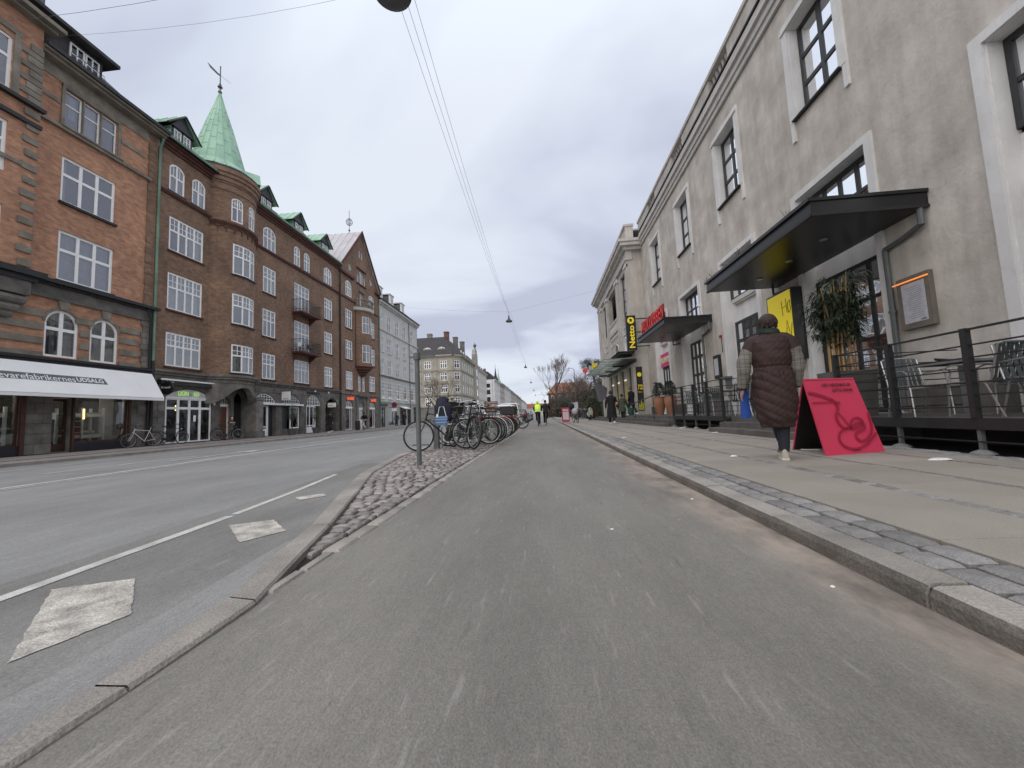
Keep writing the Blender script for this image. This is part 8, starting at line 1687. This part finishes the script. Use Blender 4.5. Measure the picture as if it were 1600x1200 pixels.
person('cyclist in a dark jacket riding along the far kerb past the orange shops', -17.0-.4, 36.2, ZR, radians(200), 1.76, 'cycle', DARKCLOTH, .5, NAVY); put(make_bike('pale bicycle ridden past the orange shops', WHP, stand=False), -17.3, 35.9, ZR, 290, 0)
person('walker in black passing the stone archway across the road', -18.4, 31.9, ZP, radians(165), 1.72, 'walk', DARKCLOTH, .6, DARKCLOTH)
person('left of the two dark figures by the round traffic sign', -18.3, 46.6, ZP, radians(20), 1.72, 'stand', NAVY, .6, DARKCLOTH); person('right of the two dark figures by the round traffic sign, slightly taller', -18.0, 48.4, ZP, radians(190), 1.8, 'walk', NAVY, .6, DARKCLOTH, hair=mat('grey hair', (.2, .2, .2), .7))
pb = person('woman in a long black coat walking away near the steps', 3.55, 20.6, ZS, radians(-8), 1.74, 'walk', DARKCLOTH, 1.15, DARKCLOTH, width=1.12)
mb = MB(); mb.ball((.27, -.05, 1.05), .13, 10, .6, 1.1, .75); tag(pb, pb['label'], 'person'); hb_ = mb.build('shoulder_bag', mat('tan leather', (.42, .22, .12), .6), None, smooth=True); hb_.location = (3.55, 20.6, ZS); tag(hb_, 'tan leather bag on the hip of the woman in black', 'bag')
person('person in olive beside a green shopping trolley on the steps', 4.85, 24.3, ZS+.0, radians(-30), 1.7, 'walk', OLIVE, .6, DARKCLOTH, width=1.15)
tr_ = thing('shopping_trolley', 'green fabric shopping trolley pulled by the person in olive', 'trolley', (5.1, 23.2, .36)); mb = MB(); mb.loft([ell((5.12, 23.3, .42), .14, .1, 8), ell((5.15, 23.3, .7), .17, .13, 8), ell((5.16, 23.3, .95), .16, .12, 8)]); mb.build('trolley_bag', mat('dark green fabric', (.02, .07, .045), .8), tr_); mb = MB(); mb.tube([(5.15, 23.4, .4), (4.9, 24.0, 1.15)], .012, 5); mb.build('handle', mat('teal tube', (.1, .3, .25)), tr_); MB().torus((5.12, 23.3, .40+.0), .06, .02, 'x', 12, 5).build('wheel', RUBBER, tr_)
person('long haired person in a dark jacket climbing the supermarket steps', 5.35, 23.9, ZD, radians(30), 1.7, 'walk', DARKCLOTH, .7, DARKCLOTH, hair=mat('long brown hair', (.09, .045, .025), .7))
for x, y, lab in ((2.2, 62, 'far pedestrian beyond the cyclists, left of a pair'), (2.9, 62.5, 'far pedestrian beyond the cyclists, right of a pair')): person(lab, x, y, ZS, radians(180), 1.75, 'walk', DARKCLOTH, .6, DARKCLOTH)

# ---- the walker in the foreground: a long quilted coat seen from behind
random.seed(4); pw = thing('person', 'person in a long brown quilted coat with checked grey sleeves, walking away', 'person', (2.74, 4.80, ZS), radians(-24))
def PW(a): return Vector(a)
hipL, hipR = (-.10, 0, .90), (.10, .0, .90); knL, knR = (-.01, .22, .56), (.06, .03, .48); anL, anR = (.055, .30, .17), (.035, -.04, .10)
shL, shR = (-.185, 0, 1.39), (.185, 0, 1.39); elL, elR = (-.29, -.03, 1.10), (.245, .03, 1.09); wrL, wrR = (-.325, .03, .84), (.235, .12, .84)
nodes, edges = [], []
def add(p, r): nodes.append((tuple(p), r if isinstance(r, tuple) else (r, r))); return len(nodes)-1
pv = add((0, 0, .96), (.15, .12)); c_ = add((0, 0, 1.24), (.15, .11)); n0 = add((0, .0, 1.47), .058); h0 = add((0, .01, 1.535), (.062, .07)); h1 = add((0, .015, 1.59), (.072, .088)); h2 = add((0, .01, 1.645), (.074, .092)); h3 = add((0, .0, 1.69), (.055, .065)); edges += [(pv, c_), (c_, n0), (n0, h0), (h0, h1), (h1, h2), (h2, h3)]
nose = add((0, .115, 1.585), .012); edges.append((h1, nose))
for sg_ in (-1, 1): e_ = add((sg_*.083, -.005, 1.60), (.012, .018)); edges.append((h1, e_))
for i, (sh, el_, wr, hp, kn, an) in enumerate(((shL, elL, wrL, hipL, knL, anL), (shR, elR, wrR, hipR, knR, anR))):
    a = add(sh, .06); b = add(el_, .047); w_ = add(wr, (.026, .032)); d = (Vector(wr)-Vector(el_)).normalized(); d = (d+Vector((0, .25, -.1))).normalized(); pm = Vector(wr)+d*.07; q = add(pm, (.020, .040)); edges += [(c_, a), (a, b), (b, w_), (w_, q)]
    for f, ln in enumerate((.062, .078, .074, .055)):
        o_ = Vector((0, (f-1.5)*.021, 0)); k1_ = add(pm+d*.032+o_*1.0, .0095); k2_ = add(pm+d*(.032+ln*.5)+o_*1.05+Vector((-.006*(1 if i else -1), .004, 0)), .0085); k3_ = add(pm+d*(.032+ln)+o_+Vector((-.018*(1 if i else -1), .012, .004)), .007); edges += [(q, k1_), (k1_, k2_), (k2_, k3_)]
    t1 = add(Vector(wr)+d*.03+Vector((-.008, .042, 0)), .012); t2 = add(Vector(wr)+d*.075+Vector((-.012, .060, 0)), .009); edges += [(w_, t1), (t1, t2)]
    a = add(hp, .095); b = add(kn, .062); c2 = add(an, .045); f_ = add((an[0], an[1]+.12, an[2]-.055 if i else an[2]-.11), .036); edges += [(pv, a), (a, b), (b, c2), (c2, f_)]
skinbody('body', nodes, edges, SKIN, pw, sub=2)
# coat: fine loft so that the quilting can be real relief
COATM = mat('brown quilted nylon', (.036, .021, .019), .6, .2, 3, .3, 14, col2=(.060, .036, .032), spec=.22)
prof = [(.375, .150, .130, .03), (.39, .166, .142, .03), (.50, .196, .165, .03), (.70, .219, .18, .02), (.86, .218, .178, .01), (.98, .206, .168, .0), (1.05, .192, .155, 0), (1.085, .178, .14, 0), (1.12, .188, .15, 0), (1.20, .203, .165, 0), (1.30, .208, .165, 0), (1.38, .202, .152, 0), (1.43, .178, .13, 0), (1.465, .13, .105, 0), (1.50, .085, .085, 0), (1.535, .08, .082, .0)]
def ci(z):
    for (a, b) in zip(prof, prof[1:]):
        if a[0] <= z <= b[0]:
            t = (z-a[0])/(b[0]-a[0]); t = t*t*(3-2*t); return [a[i]+(b[i]-a[i])*t for i in (1, 2, 3)]
    return prof[-1][1:]
rings = []; nz, na = 150, 84
for k in range(nz+1):
    z = .375+(1.535-.375)*k/nz; rx_, ry_, sh_ = ci(z); rg = []
    for q in range(na):
        a = 2*pi*q/na; back = 1 if sin(a) < 0 else .8; xx = rx_*cos(a)
        arc = (a+pi/2) % (2*pi)-pi           # 0 at the front, +-pi at the back seam
        u = a*.24
        d = 0.
        if z < 1.06:                        # chevron quilting on the skirt, meeting in the middle of the back
            wv = .018*sin(z*9+a*2); tt = (z+xx*.62+wv)/.105; d = .014*abs(sin(pi*tt))**.5-.006+.005*sin(5*a+3.1*z*7)*max(0, 1.05-z)
            d += .003*sin(a*9+z*14)+.005*max(0, 1-abs(z-1.0)/.09)*sin(a*26)
        elif z < 1.44: d = .006*abs(sin(pi*(z-1.10)/.17))**.6+.003*sin(a*7+z*31)+.005*max(0, 1-abs(z-1.10)/.07)*sin(a*24)
        if abs(z-1.085) < .012: d -= .006
        n_ = .0022*sin(a*31+z*57)+.0016*sin(a*17-z*91)
        rg.append((xx*(1+(d+n_)/rx_), ry_*sin(a)*(1+(d+n_)/ry_)+sh_*.0-.0, z))
    rings.append(rg)
mb = MB(); mb.loft(rings, cap=False); mb.build('coat', COATM, pw, smooth=True, local=True); mb = MB(); mb.loft([ell((0, 0, .385), .145, .125, 20), ell((0, 0, .41), .13, .11, 20)]); mb.build('coat_lining', DARKCLOTH, pw, local=True)
# shoulder yoke pieces
for s in (-1, 1):
    mb = MB(); mb.tube([(s*.09, 0, 1.435), (s*.145, 0, 1.415), (s*.185, 0, 1.375), (s*.212, -.002, 1.315), (s*.225, -.004, 1.285)], [.062, .072, .078, .078, .075], 16, flat=1.1); mb.build('shoulder', COATM, pw, smooth=True, local=True)
# checked sleeves: bands of quilt plus thin dark check lines
SLV = bpy.data.materials.new('checked wool'); SLV.use_nodes = True; nt2 = SLV.node_tree; bs = nt2.nodes['Principled BSDF']; bs.inputs['Roughness'].default_value = .9
bt = nt2.nodes.new('ShaderNodeTexBrick'); bt.offset = 0; bt.inputs['Scale'].default_value = 1; bt.inputs['Brick Width'].default_value = .055; bt.inputs['Row Height'].default_value = .06; bt.inputs['Mortar Size'].default_value = .0022; bt.inputs['Color1'].default_value = (.17, .155, .135, 1); bt.inputs['Color2'].default_value = (.195, .18, .155, 1); bt.inputs['Mortar'].default_value = (.06, .052, .045, 1)
tc2 = nt2.nodes.new('ShaderNodeTexCoord'); s2 = nt2.nodes.new('ShaderNodeSeparateXYZ'); c2_ = nt2.nodes.new('ShaderNodeCombineXYZ'); nt2.links.new(tc2.outputs['Object'], s2.inputs[0]); nt2.links.new(s2.outputs[0], c2_.inputs[0]); nt2.links.new(s2.outputs[2], c2_.inputs[1]); nt2.links.new(c2_.outputs[0], bt.inputs[0]); nt2.links.new(bt.outputs[0], bs.inputs['Base Color'])
for s, sh, el_, wr in ((-1, shL, elL, wrL), (1, shR, elR, wrR)):
    pts, rs = [], []; A = [Vector((sh[0]*1.16, sh[1], 1.315)), Vector((el_[0]*.98, el_[1], 1.16)), Vector(el_)+Vector((0, 0, -.03)), Vector(wr)+Vector((0, 0, .02))]; Rr = [.073, .074, .068, .05]
    n_ = 16; 
    for i in range(3):
        for k in range(n_): t = k/n_; pts.append(A[i].lerp(A[i+1], t)); z = i*n_+k; rs.append((Rr[i]+(Rr[i+1]-Rr[i])*t)*(.95+.07*abs(sin(z*pi/9))))
    pts.append(A[-1]); rs.append(.042); mb = MB(); mb.tube(pts, rs, 18, flat=1.12); mb.build('sleeve', SLV, pw, smooth=True, local=True)
    mb = MB(); mb.tube([Vector(wr)+Vector((0, -.002, .035)), Vector(wr)+Vector((0, .004, -.005))], [.047, .043], 12); mb.build('cuff', DARKCLOTH, pw, smooth=True, local=True)
mb = MB(); rg = []
for k, (z, r) in enumerate(((1.475, .098), (1.49, .110), (1.515, .106), (1.54, .098), (1.55, .088), (1.535, .072))): rg.append([(r*1.02*cos(a)*(1+.05*sin(3*a+k)), r*sin(a)*(1+.06*sin(4*a+k*2)), z+.008*sin(2*a)) for a in [2*pi*q/24 for q in range(24)]])
mb.loft(rg, cap=False); mb.build('scarf', mat('dark green scarf', (.018, .032, .022), .9, .3, 12, .4, 60), pw, smooth=True, local=True)
# hair: a short bob made of tufts over a cap
mb = MB(); mb.ball((0, -.014, 1.638), .093, 20, 1.0, 1.14, 1.05); cap_ = mb
for k in range(260):
    a, b = random.uniform(0, 2*pi), random.uniform(-.75, 1.45)
    if sin(a) > .45 and b < .5: continue
    p = Vector((0, -.012, 1.635))+Vector((.091*cos(a)*cos(b), .104*sin(a)*cos(b), .095*sin(b))); d = Vector((cos(a)*.3+random.uniform(-.2, .2), sin(a)*.3-.1, -.9)); q = p+d.normalized()*random.uniform(.02, .04); mb.tube([p, p.lerp(q, .5)+Vector((cos(a), sin(a), 0))*.002, q], [.008, .006, .002], 5)
mb.build('hair', HAIRB, pw, smooth=True, local=True)
mb = MB(); limb(mb, [(-.08, 0, .86), knL, (anL[0], anL[1], anL[2]+.03)], [.09, .07, .052], 12, .03); limb(mb, [(.08, 0, .86), knR, (anR[0], anR[1], anR[2]+.0)], [.09, .072, .052], 12, .04); mb.build('trousers', mat('dark navy denim', (.014, .016, .024), .85, .2, 8, .2, 60), pw, smooth=True, local=True)
SHOE = mat('beige sneaker', (.42, .37, .31), .7, .15, 14, .2, 60); SOLE = mat('pale sole', (.55, .52, .47), .7)
def shoe(c, pitch, nm='shoe'):
    M_ = Matrix.Translation(c) @ Matrix.Rotation(pitch, 4, 'X'); up_ = MB(); so_ = MB(); rg, rs_ = [], []
    for y_, w_, hh in ((-.075, .030, .085), (-.055, .038, .105), (-.01, .042, .10), (.04, .044, .082), (.10, .048, .062), (.155, .044, .048), (.19, .026, .032)):
        rg.append([M_ @ Vector((w_*cos(a), y_, .022+max(0, hh*sin(a)))) for a in [pi*k/8 for k in range(9)]]); rs_.append([M_ @ Vector(p) for p in ((-w_-.004, y_, 0), (w_+.004, y_, 0), (w_+.004, y_, .026), (-w_-.004, y_, .026))])
    up_.loft(rg); so_.loft(rs_); o = up_.build(nm, SHOE, pw, smooth=True, local=True); so_.build('sole', SOLE, o, local=True); lc = MB()
    for k in range(4): lc.tube([M_ @ Vector((-.025, .02+.022*k, .108-.011*k)), M_ @ Vector((.025, .02+.022*k, .108-.011*k))], .004, 4)
    lc.build('laces', SOLE, o, local=True)
shoe(Vector((anR[0], anR[1], .0)), 0); shoe(Vector((anL[0], anL[1], .10)), radians(-22))
bl = thing('carrier_bag', 'bright blue carrier bag hanging beside the left arm of the person in the quilted coat', 'bag', (2.5, 4.9, .9)); c = Vector((2.50, 5.02, .86)); mb = MB(); mb.hexa([c+Vector(p) for p in ((-.05, -.03, -.25), (.05, -.03, -.25), (.05, .03, -.25), (-.05, .03, -.25), (-.03, -.02, .18), (.04, -.02, .18), (.04, .02, .18), (-.03, .02, .18))]); mb.build('bag_body', mat('bright blue nylon', (.02, .07, .32), .5, .1, 6, .2, 30), bl)
